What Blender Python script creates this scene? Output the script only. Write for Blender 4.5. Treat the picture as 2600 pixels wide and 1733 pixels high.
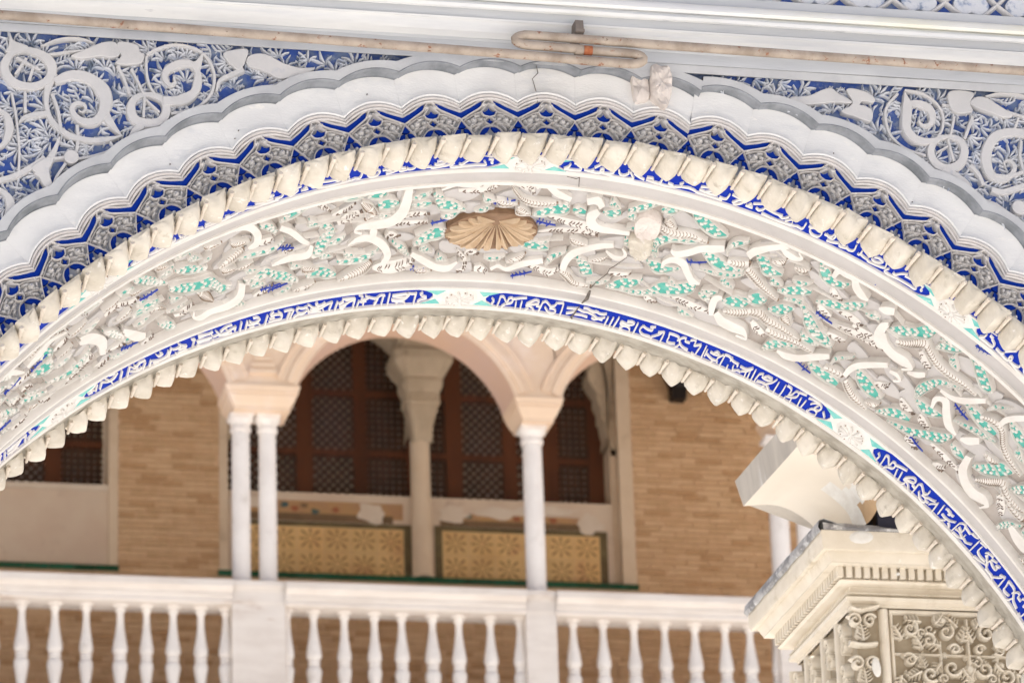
import bpy, math, random
import numpy as np
from mathutils import Matrix, Vector, noise as mnoise

for _o in list(bpy.data.objects):
    bpy.data.objects.remove(_o, do_unlink=True)
scene = bpy.context.scene
COL = scene.collection
rad = math.radians

# ------------------------------------------------------------------ camera
EYE = Vector((0.0, 0.0, 1.6))
PITCH, ROLL, YAW = rad(20.98), rad(-1.82), rad(12.47)
_F = Vector((math.sin(YAW) * math.cos(PITCH), math.cos(YAW) * math.cos(PITCH), math.sin(PITCH)))
_R0 = Vector((math.cos(YAW), -math.sin(YAW), 0))
_U0 = _R0.cross(_F)
_R = _R0 * math.cos(ROLL) + _U0 * math.sin(ROLL)
_U = -_R0 * math.sin(ROLL) + _U0 * math.cos(ROLL)
cam_data = bpy.data.cameras.new("camera")
cam = bpy.data.objects.new("camera", cam_data)
COL.objects.link(cam)
cam.matrix_world = Matrix(((_R.x, _U.x, -_F.x, EYE.x), (_R.y, _U.y, -_F.y, EYE.y), (_R.z, _U.z, -_F.z, EYE.z), (0, 0, 0, 1)))
cam_data.sensor_width = 36.0
cam_data.lens = 36.0 * 10500.0 / 2600.0
cam_data.clip_end = 500.0
cam_data.dof.use_dof = True
cam_data.dof.focus_distance = 6.75
cam_data.dof.aperture_fstop = 15.0
scene.camera = cam

# ------------------------------------------------------------------ sky, sun, exposure
SUN_EL, SUN_AZ = rad(60), rad(68)          # the sun stands high to the right, a little beyond the gallery
world = bpy.data.worlds.new("World")
scene.world = world
world.use_nodes = True
_nt = world.node_tree
_sky = _nt.nodes.new("ShaderNodeTexSky")
_sky.sky_type = 'NISHITA'
_sky.sun_disc = False
_sky.sun_elevation = SUN_EL
_sky.sun_rotation = SUN_AZ
_sky.dust_density = 7.0
_sky.ozone_density = 0.2
_sky.air_density = 0.7
_bg = _nt.nodes["Background"]
_nt.links.new(_sky.outputs[0], _bg.inputs[0])
_bg.inputs[1].default_value = 0.11
sun_data = bpy.data.lights.new("sun", 'SUN')
sun_data.energy = 5.0
sun_data.angle = rad(0.55)
sun_data.color = (1.0, 0.985, 0.96)
sun = bpy.data.objects.new("sun", sun_data)
COL.objects.link(sun)
_sd = Vector((math.sin(SUN_AZ) * math.cos(SUN_EL), math.cos(SUN_AZ) * math.cos(SUN_EL), math.sin(SUN_EL)))
sun.rotation_euler = _sd.to_track_quat('Z', 'Y').to_euler()
vs = scene.view_settings
vs.view_transform = 'Standard'
vs.look = 'None'
vs.gamma = 1.0
vs.use_curve_mapping = False
vs.exposure = 0.82
scene.cycles.use_denoising = True
scene.cycles.max_bounces = 8
scene.cycles.diffuse_bounces = 5
scene.cycles.sample_clamp_indirect = 6.0

# ------------------------------------------------------------------ materials
MATS = {}

def lin(c):
    return tuple(((x / 255.0) / 12.92 if x / 255.0 <= 0.04045 else ((x / 255.0 + 0.055) / 1.055) ** 2.4) for x in c)

def material(name, col, col2=None, scale=30.0, thr=(0.35, 0.7), detail=6.0, rough=0.75, bump=0.0, bscale=120.0,
             dirt=None, dscale=6.0, dthr=(0.55, 0.75), metallic=0.0, spec=0.3, objvar=0.0, stretch=None, dirt2=None):
    """plaster, stone, paint: two tones mixed by noise in world space, a dirt layer with a shape of its own, fine relief"""
    m = bpy.data.materials.new(name)
    m.use_nodes = True
    nt = m.node_tree
    N, L = nt.nodes, nt.links
    bs = N["Principled BSDF"]
    geo = N.new("ShaderNodeNewGeometry")
    pos = geo.outputs["Position"]
    if stretch:
        mp = N.new("ShaderNodeMapping")
        mp.inputs["Scale"].default_value = stretch
        L.new(pos, mp.inputs[0])
        pos = mp.outputs[0]

    def noise_tex(s, d=detail, r=0.6):
        n = N.new("ShaderNodeTexNoise")
        n.inputs["Scale"].default_value = s
        n.inputs["Detail"].default_value = d
        n.inputs["Roughness"].default_value = r
        L.new(pos, n.inputs["Vector"])
        return n.outputs["Fac"]

    def ramp(src, lo, hi):
        r = N.new("ShaderNodeMapRange")
        r.interpolation_type = 'SMOOTHSTEP'
        r.inputs[1].default_value, r.inputs[2].default_value = lo, hi
        L.new(src, r.inputs[0])
        return r.outputs[0]

    def mix(f, a, b):
        x = N.new("ShaderNodeMix")
        x.data_type = 'RGBA'
        L.new(f, x.inputs[0]) if not isinstance(f, float) else setattr(x.inputs[0], 'default_value', f)
        for s, v in ((6, a), (7, b)):
            if isinstance(v, tuple):
                x.inputs[s].default_value = (*v, 1)
            else:
                L.new(v, x.inputs[s])
        return x.outputs[2]

    c = tuple(col)
    if col2:
        c = mix(ramp(noise_tex(scale), *thr), tuple(col), tuple(col2))
    if dirt:
        c = mix(ramp(noise_tex(dscale, 8.0, 0.65), *dthr), c, tuple(dirt))
    if dirt2:
        c = mix(ramp(noise_tex(dirt2[1], 4.0, 0.7), *dirt2[2]), c, tuple(dirt2[0]))
    if objvar:
        oi = N.new("ShaderNodeObjectInfo")
        hsv = N.new("ShaderNodeHueSaturation")
        mr = N.new("ShaderNodeMapRange")
        mr.inputs[3].default_value, mr.inputs[4].default_value = 1 - objvar, 1 + objvar
        L.new(oi.outputs["Random"], mr.inputs[0])
        L.new(mr.outputs[0], hsv.inputs["Value"])
        if isinstance(c, tuple):
            hsv.inputs["Color"].default_value = (*c, 1)
        else:
            L.new(c, hsv.inputs["Color"])
        c = hsv.outputs[0]
    if isinstance(c, tuple):
        bs.inputs["Base Color"].default_value = (*c, 1)
    else:
        L.new(c, bs.inputs["Base Color"])
    bs.inputs["Roughness"].default_value = rough
    bs.inputs["Metallic"].default_value = metallic
    bs.inputs["Specular IOR Level"].default_value = spec
    if bump:
        b = N.new("ShaderNodeBump")
        b.inputs["Strength"].default_value = 1.0
        b.inputs["Distance"].default_value = bump
        L.new(noise_tex(bscale, 5.0, 0.6), b.inputs["Height"])
        L.new(b.outputs[0], bs.inputs["Normal"])
    MATS[name] = m
    return m

# ------------------------------------------------------------------ mesh helpers
class MB:
    """collects vertices and faces; build() links them as ONE mesh object"""
    def __init__(self):
        self.v, self.f, self.mi, self.n = [], [], [], 0

    def add(self, verts, faces, m=0):
        verts = np.asarray(verts, float).reshape(-1, 3)
        o = self.n
        self.v.append(verts)
        self.n += len(verts)
        self.f.extend([tuple(i + o for i in f) for f in faces])
        self.mi.extend([m] * len(faces))
        return o

    def grid(self, P, close_u=False, close_v=False, m=0, flip=False):
        P = np.asarray(P, float)
        a, b = P.shape[:2]
        fs = []
        for i in range(a if close_u else a - 1):
            for j in range(b if close_v else b - 1):
                q = (i * b + j, ((i + 1) % a) * b + j, ((i + 1) % a) * b + (j + 1) % b, i * b + (j + 1) % b)
                fs.append(q[::-1] if flip else q)
        self.add(P.reshape(-1, 3), fs, m)

    def box(self, x0, x1, y0, y1, z0, z1, m=0):
        v = [(x, y, z) for x in (x0, x1) for y in (y0, y1) for z in (z0, z1)]
        self.add(v, [(0, 1, 3, 2), (4, 6, 7, 5), (0, 4, 5, 1), (2, 3, 7, 6), (0, 2, 6, 4), (1, 5, 7, 3)], m)

    def cyl(self, a, b, r, n=12, r2=None, m=0):
        self.tube([a, b], [r, r if r2 is None else r2], n, m)

    def tube(self, pts, rs, n=10, m=0, cap=True):
        pts = np.asarray(pts, float)
        if np.isscalar(rs):
            rs = [rs] * len(pts)
        T = np.gradient(pts, axis=0)
        T /= np.linalg.norm(T, axis=1)[:, None]
        up = np.array([0, 0, 1.0]) if abs(T[0][2]) < 0.9 else np.array([1.0, 0, 0])
        rings = []
        for p, t, r in zip(pts, T, rs):
            u = np.cross(t, up); u /= np.linalg.norm(u)
            w = np.cross(u, t)
            up = w
            a = np.linspace(0, 2 * np.pi, n, endpoint=False)
            rings.append(p + r * (np.cos(a)[:, None] * u + np.sin(a)[:, None] * w))
        o = self.n
        self.grid(np.array(rings), close_v=True, m=m)
        if cap:
            self.f.append(tuple(o + i for i in range(n))); self.mi.append(m)
            k = o + (len(pts) - 1) * n
            self.f.append(tuple(k + n - 1 - i for i in range(n))); self.mi.append(m)

    def lathe(self, prof, c, n=20, m=0):
        a = np.linspace(0, 2 * np.pi, n, endpoint=False)
        P = [[(c[0] + r * math.cos(t), c[1] + r * math.sin(t), c[2] + z) for t in a] for r, z in prof]
        self.grid(P, close_v=True, m=m, flip=True)

    def prism_x(self, prof, x0, x1, m=0, n=2):
        """profile of (y,z) points extruded along x"""
        xs = np.linspace(x0, x1, n)
        P = np.array([[(x, y, z) for (y, z) in prof] for x in xs])
        self.grid(P, m=m)

    def build(self, name, mat=None, parent=None, smooth=True, angle=35.0, loc=None):
        me = bpy.data.meshes.new(name)
        v = np.concatenate(self.v) if self.v else np.zeros((0, 3))
        if loc is not None:
            v = v - np.asarray(loc, float)
        me.from_pydata(v.tolist(), [], self.f)
        mats = mat if isinstance(mat, (list, tuple)) else [mat]
        for x in mats:
            if x is not None:
                me.materials.append(MATS[x] if isinstance(x, str) else x)
        if len(mats) > 1:
            me.polygons.foreach_set("material_index", self.mi)
        me.update()
        if smooth:
            me.shade_smooth()
            me.set_sharp_from_angle(angle=rad(angle))
        return link(name, me, parent, loc)

def link(name, me, parent=None, loc=None):
    o = bpy.data.objects.new(name, me)
    COL.objects.link(o)
    if parent is not None:
        o.parent = parent
    if loc is not None:
        o.location = loc
        if parent is not None:
            o.location = Vector(loc) - world_loc(parent)
    return o

def world_loc(o):
    p = Vector((0, 0, 0))
    while o is not None:
        p += o.location
        o = o.parent
    return p

def thing(name, label, cat, loc=(0, 0, 0), group=None):
    o = bpy.data.objects.new(name, None)
    COL.objects.link(o)
    o.location = loc
    return tag(o, label, cat, group, "thing")

def tag(o, label=None, cat=None, group=None, kind=None):
    for k, v in (("label", label), ("category", cat), ("group", group), ("kind", kind)):
        if v:
            o[k] = v
    return o

def smooth_path(pts, n=None, closed=False, step=None):
    """Catmull-Rom through the points, resampled evenly"""
    p = np.asarray(pts, float)
    if len(p) < 3 and not closed:
        q = p
    else:
        e = np.vstack([p[-1], p, p[0], p[1]]) if closed else np.vstack([2 * p[0] - p[1], p, 2 * p[-1] - p[-2]])
        out = []
        for i in range(1, len(e) - 2):
            for t in np.linspace(0, 1, 8, endpoint=False):
                a, b, c, d = e[i - 1], e[i], e[i + 1], e[i + 2]
                out.append(0.5 * (2 * b + (c - a) * t + (2 * a - 5 * b + 4 * c - d) * t * t + (3 * b - 3 * c + d - a) * t ** 3))
        if not closed:
            out.append(p[-1])
        q = np.array(out)
    if closed:
        q = np.vstack([q, q[0]])
    s = np.r_[0, np.cumsum(np.linalg.norm(np.diff(q, axis=0), axis=1))]
    if n is None:
        n = max(4, int(s[-1] / step) + 1)
    t = np.linspace(0, s[-1], n + (1 if closed else 0))
    r = np.stack([np.interp(t, s, q[:, k]) for k in range(q.shape[1])], 1)
    return r[:-1] if closed else r

def offset_frame(p, closed=False):
    T = np.gradient(p, axis=0) if not closed else (np.roll(p, -1, 0) - np.roll(p, 1, 0))
    T /= np.maximum(np.linalg.norm(T, axis=1), 1e-9)[:, None]
    return np.stack([-T[:, 1], T[:, 0]], 1)

PROF_FLAT = [(-1, 0), (-1, .7), (-.8, 1), (.8, 1), (1, .7), (1, 0)]
PROF_ROUND = [(-1, 0), (-.92, .4), (-.7, .75), (-.36, .95), (0, 1), (.36, .95), (.7, .75), (.92, .4), (1, 0)]
PROF_RIDGE = [(-1, 0), (-.9, .25), (0, 1), (.9, .25), (1, 0)]
PROF_LOW = [(-1, 0), (-.75, .8), (0, 1), (.75, .8), (1, 0)]

def ribbon(mb, mp, pts, w, h0, h1, prof=PROF_FLAT, step=0.004, closed=False, m=0, smooth=True, hs=None):
    """raised band along a path; w: half width (number or list along the path); mp maps (u,v,h) to the surface"""
    pts = np.asarray(pts, float)
    p = smooth_path(pts, step=step, closed=closed) if smooth else pts
    n = len(p)
    ww = np.full(n, w) if np.isscalar(w) else np.interp(np.linspace(0, 1, n), np.linspace(0, 1, len(w)), w)
    hh = np.full(n, h1) if hs is None else np.interp(np.linspace(0, 1, n), np.linspace(0, 1, len(hs)), hs)
    nn = offset_frame(p, closed)
    P = np.empty((n, len(prof), 3))
    for j, (a, b) in enumerate(prof):
        q = p + nn * (ww * a)[:, None]
        P[:, j] = mp(q[:, 0], q[:, 1], h0 + (hh - h0) * b)
    o = mb.n
    mb.grid(P, close_u=closed, m=m)
    if not closed:
        k = len(prof)
        mb.f.append(tuple(o + i for i in range(k))); mb.mi.append(m)
        e = o + (n - 1) * k
        mb.f.append(tuple(e + k - 1 - i for i in range(k))); mb.mi.append(m)

def plate(mb, mp, pts, h0, h1, bev=0.0, m=0, smooth=False, step=0.004):
    """closed outline raised from h0 to h1 with a bevelled rim"""
    p = np.asarray(pts, float)
    if smooth:
        p = smooth_path(p, closed=True, step=step)
    a = 0.5 * np.sum(p[:, 0] * np.roll(p[:, 1], -1) - np.roll(p[:, 0], -1) * p[:, 1])
    if a < 0:
        p = p[::-1]
    nn = offset_frame(p, True)
    n = len(p)
    rings = [(p, h0), (p, h1 - bev * .6), (p + nn * bev, h1)] if bev else [(p, h0), (p, h1)]
    P = np.array([mp(q[:, 0], q[:, 1], np.full(n, h)) for q, h in rings])
    o = mb.n
    mb.grid(P, close_v=True, m=m)
    k = o + (len(rings) - 1) * n
    mb.f.append(tuple(k + i for i in range(n))); mb.mi.append(m)

def dome(mb, mp, c, rx, ry, ang, h0, h1, n=10, m=0, rings=3):
    ca, sa = math.cos(ang), math.sin(ang)
    P = []
    t = np.linspace(0, 2 * np.pi, n, endpoint=False)
    for k in range(rings):
        q = k / rings * math.pi / 2
        x, y = rx * math.cos(q) * np.cos(t), ry * math.cos(q) * np.sin(t)
        P.append(mp(c[0] + x * ca - y * sa, c[1] + x * sa + y * ca, np.full(n, h0 + (h1 - h0) * math.sin(q))))
    o = mb.n
    mb.grid(np.array(P), close_v=True, m=m)
    top = mb.add(mp(np.array([c[0]]), np.array([c[1]]), np.array([h1])), [])
    b = o + (rings - 1) * n
    for i in range(n):
        mb.f.append((b + i, b + (i + 1) % n, top)); mb.mi.append(m)

# ------------------------------------------------------------------ materials in use
W = 0.0
material("face_white", lin((230, 229, 226)), lin((220, 219, 217)), 9, bump=.0006, bscale=160, dirt=lin((200, 201, 204)), dscale=7, dthr=(.56, .76), rough=.7, stretch=(1, 1, 2.2), dirt2=(lin((238, 235, 229)), 17, (.60, .72)))
material("face_grey", lin((195, 196, 197)), lin((181, 182, 184)), 14, bump=.0006, bscale=150, dirt=lin((204, 205, 206)), dscale=7, dthr=(.56, .75))
material("groove_shade_grey", lin((150, 153, 158)), lin((120, 124, 128)), 25, bump=.0008, bscale=180)  # dirt and the strip's shade, both put into the moulding's colour
material("cornice_white", lin((227, 227, 225)), lin((210, 211, 212)), 9, bump=.0005, bscale=140, dirt=lin((224, 222, 206)), dscale=4, dthr=(.5, .7), stretch=(.35, 1, 3), dirt2=(lin((180, 182, 186)), 30, (.64, .76)))
material("cornice_grey", lin((184, 186, 189)), lin((198, 200, 202)), 8, bump=.0006, bscale=150, dirt=lin((168, 171, 176)), dscale=10, dthr=(.55, .8), stretch=(.35, 1, 3))
material("leaf_grey", lin((202, 200, 199)), lin((192, 191, 191)), 12, bump=.0005, bscale=220, dirt=lin((172, 176, 186)), dscale=26, dthr=(.60, .78))
material("vein_grey", lin((204, 206, 211)), lin((140, 154, 182)), 60, thr=(.48, .72), bump=.0006, bscale=260, dirt=lin((110, 122, 138)), dscale=30, dthr=(.54, .70))
material("blue_worn", lin((56, 84, 156)), lin((104, 120, 150)), 26, thr=(.42, .62), bump=.0008, bscale=200, dirt=lin((146, 154, 166)), dscale=45, dthr=(.52, .68), rough=.6)
material("blue_lace", lin((6, 46, 140)), lin((30, 68, 136)), 60, thr=(.56, .78), bump=.0004, bscale=300, rough=.8, spec=.12, dirt=lin((110, 122, 140)), dscale=24, dthr=(.64, .78))
material("lace_ground", lin((176, 177, 182)), lin((140, 146, 160)), 50, bump=.0008, bscale=260)
material("lace_grey", lin((206, 203, 200)), lin((182, 181, 182)), 70, thr=(.45, .7), bump=.0005, bscale=300)
material("lace_line", lin((216, 211, 207)), lin((202, 198, 196)), 60, bump=.0003, bscale=300)
material("bead_cream", lin((212, 205, 192)), lin((196, 188, 173)), 22, bump=.0009, bscale=170, dirt=lin((176, 168, 152)), dscale=36, dthr=(.57, .74), objvar=.06, dirt2=(lin((226, 222, 214)), 60, (.6, .7)))
material("rod_pink", lin((214, 204, 190)), lin((202, 190, 174)), 40, bump=.0004, bscale=260)
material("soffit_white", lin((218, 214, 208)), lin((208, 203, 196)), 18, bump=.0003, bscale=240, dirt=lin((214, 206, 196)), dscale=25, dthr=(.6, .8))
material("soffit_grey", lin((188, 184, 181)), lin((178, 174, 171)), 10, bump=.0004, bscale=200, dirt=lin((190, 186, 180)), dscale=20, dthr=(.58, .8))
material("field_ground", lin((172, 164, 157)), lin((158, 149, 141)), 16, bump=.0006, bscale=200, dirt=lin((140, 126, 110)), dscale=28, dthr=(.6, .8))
material("rough_band", lin((176, 170, 158)), lin((150, 144, 132)), 30, bump=.0016, bscale=150, dirt=lin((146, 140, 128)), dscale=40, dthr=(.56, .74), stretch=(1, 1.6, 1))
material("text_blue", lin((2, 38, 158)), lin((8, 50, 156)), 50, bump=.0003, bscale=260, rough=.8, spec=.12, dirt=lin((40, 82, 170)), dscale=38, dthr=(.64, .78))
material("text_white", lin((221, 218, 213)), lin((212, 208, 202)), 40, bump=.0002, bscale=300)
material("turquoise", lin((96, 182, 176)), lin((134, 198, 190)), 45, bump=.0004, bscale=260, dirt=lin((190, 214, 206)), dscale=60, dthr=(.56, .72))
material("green_paint", lin((64, 160, 146)), lin((104, 178, 164)), 55, bump=.0004, bscale=260, dirt=lin((176, 204, 194)), dscale=40, dthr=(.56, .72))
material("dark_paint", lin((104, 90, 80)), lin((140, 124, 112)), 80, rough=.7)
material("twig_blue", lin((40, 62, 170)), lin((80, 100, 180)), 70, rough=.6)
material("shell_tan", lin((204, 182, 154)), lin((190, 164, 134)), 40, bump=.0005, bscale=250, dirt=lin((216, 196, 166)), dscale=60, dthr=(.58, .74))
material("shell_brown", lin((138, 110, 86)), lin((120, 94, 72)), 60, bump=.0005, bscale=250)
material("patch_pink", lin((220, 211, 204)), lin((208, 198, 190)), 30, bump=.0025, bscale=90, dirt=lin((190, 182, 176)), dscale=40, dthr=(.58, .75))
material("crack", lin((84, 78, 72)), lin((120, 112, 104)), 90, rough=.9)
material("wall_core", lin((206, 204, 200)), lin((196, 194, 190)), 6, bump=.001)

# ------------------------------------------------------------------ the carved arch wall
D = 6.0                      # front of the wall
CX, CZ = 1.4004, 3.1267      # centre of the arch
RS = 1.176                   # radius of the soffit
T = 0.80                     # thickness of the wall
ZTOP = 2.846 + 1.6           # top edge of the spandrels

def fmap(u, v, h):           # front face, metres from the arch centre
    u, v, h = np.broadcast_arrays(u, v, h)
    return np.stack([CX + u, D - h, CZ + v], -1)

def lmap(u, v, h):           # the same, local to the arch centre, for pieces that repeat round the arch
    u, v, h = np.broadcast_arrays(u, v, h)
    return np.stack([u, -h, v], -1)

def pmap(x, r, h):           # polar: x is arc length at r = 1.205, local to the arch centre
    x, r, h = np.broadcast_arrays(x, r, h)
    a = x / 1.205
    return np.stack([r * np.sin(a), -h, r * np.cos(a)], -1)

def smap(s, v, h):           # soffit: arc length, depth from the front, height off the surface
    s, v, h = np.broadcast_arrays(s, v, h)
    a = s / RS
    r = RS - h
    return np.stack([CX + r * np.sin(a), D + v, CZ + r * np.cos(a)], -1)

arch = thing("carved_arch", "blue and white carved stucco arch with scalloped bands and inscriptions, nearest the camera", "arch", (CX, D, CZ))
AL = Vector((CX, D, CZ))

def apart(mb, name, mat, parent=None, **k):
    """a part of the arch: vertices given in the world, stored about the arch centre"""
    me_o = mb.build(name, mat, parent or arch, **k)
    if parent is None or parent is arch:
        me_o.data.transform(Matrix.Translation(-AL))
    else:
        me_o.data.transform(Matrix.Translation(-world_loc(parent)))
    return me_o

XL, XR, ZW = CX - 2.05, CX + 2.05, ZTOP + 1.3

# core: back face, jambs, the mass of the wall behind the ornament
core = MB()
th = np.linspace(-math.pi / 2, math.pi / 2, 73)
ROUT = RS + 0.03
def rect_edge(t, z1=ZW):
    dx, dz = math.sin(t), math.cos(t)
    k = 1e9
    if dz > 1e-6: k = min(k, (z1 - CZ) / dz)
    if abs(dx) > 1e-6: k = min(k, (XR - CX) / abs(dx))
    return k
for yy in (D + .04, D + T - .03):
    core.grid([[(CX + ROUT * math.sin(t), yy, CZ + ROUT * math.cos(t)), (CX + rect_edge(t) * math.sin(t), yy, CZ + rect_edge(t) * math.cos(t))] for t in th])
core.grid([[(CX + ROUT * math.sin(t), yy, CZ + ROUT * math.cos(t)) for yy in (D + .04, D + T - .03)] for t in th])
for a, b in ((XL, CX - ROUT), (CX + ROUT, XR)):
    core.box(a, b, D + .04, D + T - .03, CZ - .5, CZ)
core.box(XL, XR, D + .041, D + T - .031, ZW, ZW + .6)
apart(core, "wall_core", "wall_core", smooth=False)

# the columns that carry the arch stand below the picture
for sx in (-1, 1):
    mb = MB()
    x0 = CX + sx * (RS + .28)
    mb.lathe([(.13, -CZ + .0), (.13, -CZ + .12), (.1, -CZ + .16), (.095, -.95), (.1, -.93), (.12, -.9), (.16, -.6), (.2, -.52), (.2, -.5)], (x0, D + T / 2, CZ), 24)
    apart(mb, "supporting_column", "face_white")

# ---- soffit
SMAX = RS * rad(88)
def soffit_strip(name, prof, mat, ns=150, jit=0.0):
    mb = MB()
    ss = np.linspace(-SMAX, SMAX, ns)
    P = np.empty((ns, len(prof), 3))
    for j, (v, h) in enumerate(prof):
        hh = np.full(ns, h, float)
        vv = np.full(ns, v, float)
        if jit:
            hh += np.array([mnoise.noise(Vector((s * 9, v * 40, 3.1))) for s in ss]) * jit
            vv += np.array([mnoise.noise(Vector((s * 5, 7.7 + v, 1.0))) for s in ss]) * jit * 1.2
        P[:, j] = smap(ss, vv, hh)
    mb.grid(P)
    return apart(mb, name, mat)

soffit_strip("front_return", [(.0125, -.012), (.006, -.008), (.004, .001), (.042, .001), (.046, 0)], "bead_cream")
soffit_strip("front_inscription_ground", [(.030, .0014), (.101, .0005)], "text_blue")
soffit_strip("front_inscription_fillet", [(.094, -.001), (.095, .004), (.099, .006), (.105, .006), (.109, .003), (.110, -.002)], "soffit_white", jit=.0012)
soffit_strip("front_cavetto", [(.108, .003), (.116, -.002), (.13, -.004), (.146, -.002), (.153, .003)], "soffit_grey", jit=.001)
soffit_strip("field_front_fillet", [(.151, .0), (.151, .005), (.155, .007), (.160, .006), (.163, .001), (.163, -.02)], "soffit_white", jit=.0012)
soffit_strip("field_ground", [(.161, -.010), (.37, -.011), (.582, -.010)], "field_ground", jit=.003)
soffit_strip("field_back_fillet", [(.578, -.02), (.578, .001), (.581, .006), (.586, .007), (.590, .004), (.591, .0)], "soffit_white", jit=.0012)
soffit_strip("back_cavetto", [(.589, .003), (.597, -.002), (.61, -.004), (.622, -.002), (.630, .003)], "soffit_grey", jit=.001)
soffit_strip("back_inscription_front_fillet", [(.627, 0), (.628, .004), (.631, .005), (.635, .004), (.636, -.001)], "text_white", jit=.001)
soffit_strip("back_inscription_ground", [(.632, .0005), (.712, .0005)], "text_blue")
soffit_strip("back_inscription_fillet", [(.704, -.001), (.705, .005), (.710, .007), (.718, .006), (.724, .001), (.725, -.004)], "soffit_white", jit=.0012)
soffit_strip("rough_back_band", [(.721, -.001), (.735, -.004), (.75, -.005), (.78, -.004), (.812, -.002), (.813, -.04)], "rough_band", jit=.002)

# ---- cords of beads along both edges
PB = rad(2.2235)
def bead_mesh(v0, v1, seed):
    rnd = random.Random(seed)
    mb = MB()
    wob, wod = rnd.uniform(.97, 1.03), rnd.uniform(.86, 1.12)
    p = RS * PB
    prof = [(-.46, .007), (-.42, -.002), (-.32, -.0095), (-.14, -.0155), (.04, -.0192), (.11, -.0203), (.18, -.0185), (.30, -.0122), (.40, -.0060), (.475, .001), (.50, .007)]
    ys = [(v0, .22), (v0 + .003, .48), (v0 + .008, .72), (v0 + .015, .90), (v0 + .024, 1.0), (v1 - .010, 1.03), (v1 - .003, 1.0), (v1, .93)]
    P = []
    for y, k in ys:
        row = []
        for (x, dr) in prof:
            x2 = (-.02 + (x + .02) * (.86 + .14 * min(k, 1))) * p
            d2 = .008 + (dr - .008) * k
            yy = y + (.003 * math.sin(x * 9 + seed) if y in (v0, v1) else 0)
            row.append((x2 * wob + rnd.uniform(-.0005, .0005), yy + rnd.uniform(-.0012, .0012), RS + d2 * wod + rnd.uniform(-.0005, .0005)))
        P.append(row)
    o = mb.n
    mb.grid(P)
    k = len(prof)
    mb.f.append(tuple(o + i for i in range(k))); mb.mi.append(0)
    e = o + (len(ys) - 1) * k
    mb.f.append(tuple(e + k - 1 - i for i in range(k))); mb.mi.append(0)
    me = mb.build("bead", "bead_cream", angle=50)
    return me
def rod_mesh(v0, v1):
    mb = MB()
    p = RS * PB
    r = RS - .0065
    mb.tube([(-p * .5 + .0005, v0 - .010, r + .001), (-p * .5, v0 - .005, r - .0012), (-p * .5, v0 + .002, r), (-p * .5, v1, r)], [.0036, .0042, .0034, .0028], 8)
    return mb.build("rod", "rod_pink")
def cord(v0, v1, t0, n0, n1, skip=()):
    protos = [bead_mesh(v0, v1, s) for s in range(8)]
    rod = rod_mesh(v0 - .006, v1 - .008)
    rnd = random.Random(int(v0 * 1000) + 5)
    for k in range(n0, n1):
        if k in skip:
            continue
        a = rad(t0) + k * PB
        if abs(a) > rad(86):
            continue
        b = link("bead", protos[(k * 5 + 3) % 8].data, arch)
        b.rotation_euler = (0, a + rnd.uniform(-.0022, .0022), 0)
        b.scale = (1, 1, 1 + rnd.uniform(-.0012, .0012))
        r = link("rod", rod.data, b)
    for x in protos + [rod]:
        bpy.data.objects.remove(x, do_unlink=True)
cord(-.024, .039, .90, -38, 38)
cord(.780, .830, .18, -38, 38)

# ---- scalloped bands of the front
PL = rad(4.447)
TV0 = -42.41                 # angle of one cusp
def lobe_scale(deg):
    return float(np.interp(deg, [-90, 8.9, 9.0, 90], [1, 1, 1.006, 1.006]))
def lobe(f):
    return 1 - (2 * f) ** 2

def polar_rows(rows, nf=13, gap=0.0):
    """rows: (r0, amp, h); the row runs along the scallop"""
    f = np.linspace(-.5 + gap, .5 - gap, nf)
    P = []
    for r0, amp, h in rows:
        r = r0 + amp * lobe(f)
        a = f * PL
        P.append(np.stack([r * np.sin(a), np.full(nf, -h), r * np.cos(a)], -1))
    return np.array(P)

mb = MB()
mb.grid(polar_rows([(1.2475, .0172, -.02), (1.2475, .0172, .0015), (1.2505, .0170, .0025), (1.2560, .0165, -.001), (1.266, .015, -.0035), (1.285, .013, -.0045), (1.3015, .012, -.005), (1.3015, .012, -.02)], gap=.0008))
panel = mb.build("plain_lobe_panel", "face_white")
mb = MB()
mb.grid(polar_rows([(1.2362, .0175, -.016), (1.2362, .0175, -.003), (1.2372, .0175, .000), (1.2390, .0175, .0012), (1.2408, .0175, -.0005), (1.2415, .0175, -.0035), (1.2422, .0175, -.0005), (1.2440, .0174, .0022), (1.2460, .0173, .0015), (1.2472, .0172, -.0045), (1.2474, .0172, -.016)], nf=15))
mould = mb.build("scalloped_moulding", "lace_line")
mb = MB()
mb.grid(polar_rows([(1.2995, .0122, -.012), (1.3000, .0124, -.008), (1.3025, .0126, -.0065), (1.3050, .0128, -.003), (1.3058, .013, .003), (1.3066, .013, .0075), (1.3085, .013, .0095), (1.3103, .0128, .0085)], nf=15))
groove = mb.build("scalloped_drip_moulding", "groove_shade_grey")
mb = MB()
mb.grid(polar_rows([(1.3100, .0128, .004), (1.3101, .0128, .0082), (1.3180, .010, .0082), (1.3285, .0075, .0080), (1.3290, .0075, .0060), (1.3290, .0075, -.02)], nf=15))
strip = mb.build("grey_scalloped_strip", "face_grey")

# ---- lace band, one unit for each scallop
mb = MB()
mb.grid([[ (r * math.sin(a), .0105, r * math.cos(a)) for r in (1.172, 1.262)] for a in np.linspace(-.5, .5, 7) * PL])
lace_ground = mb.build("lace_ground", "lace_ground")

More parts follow.
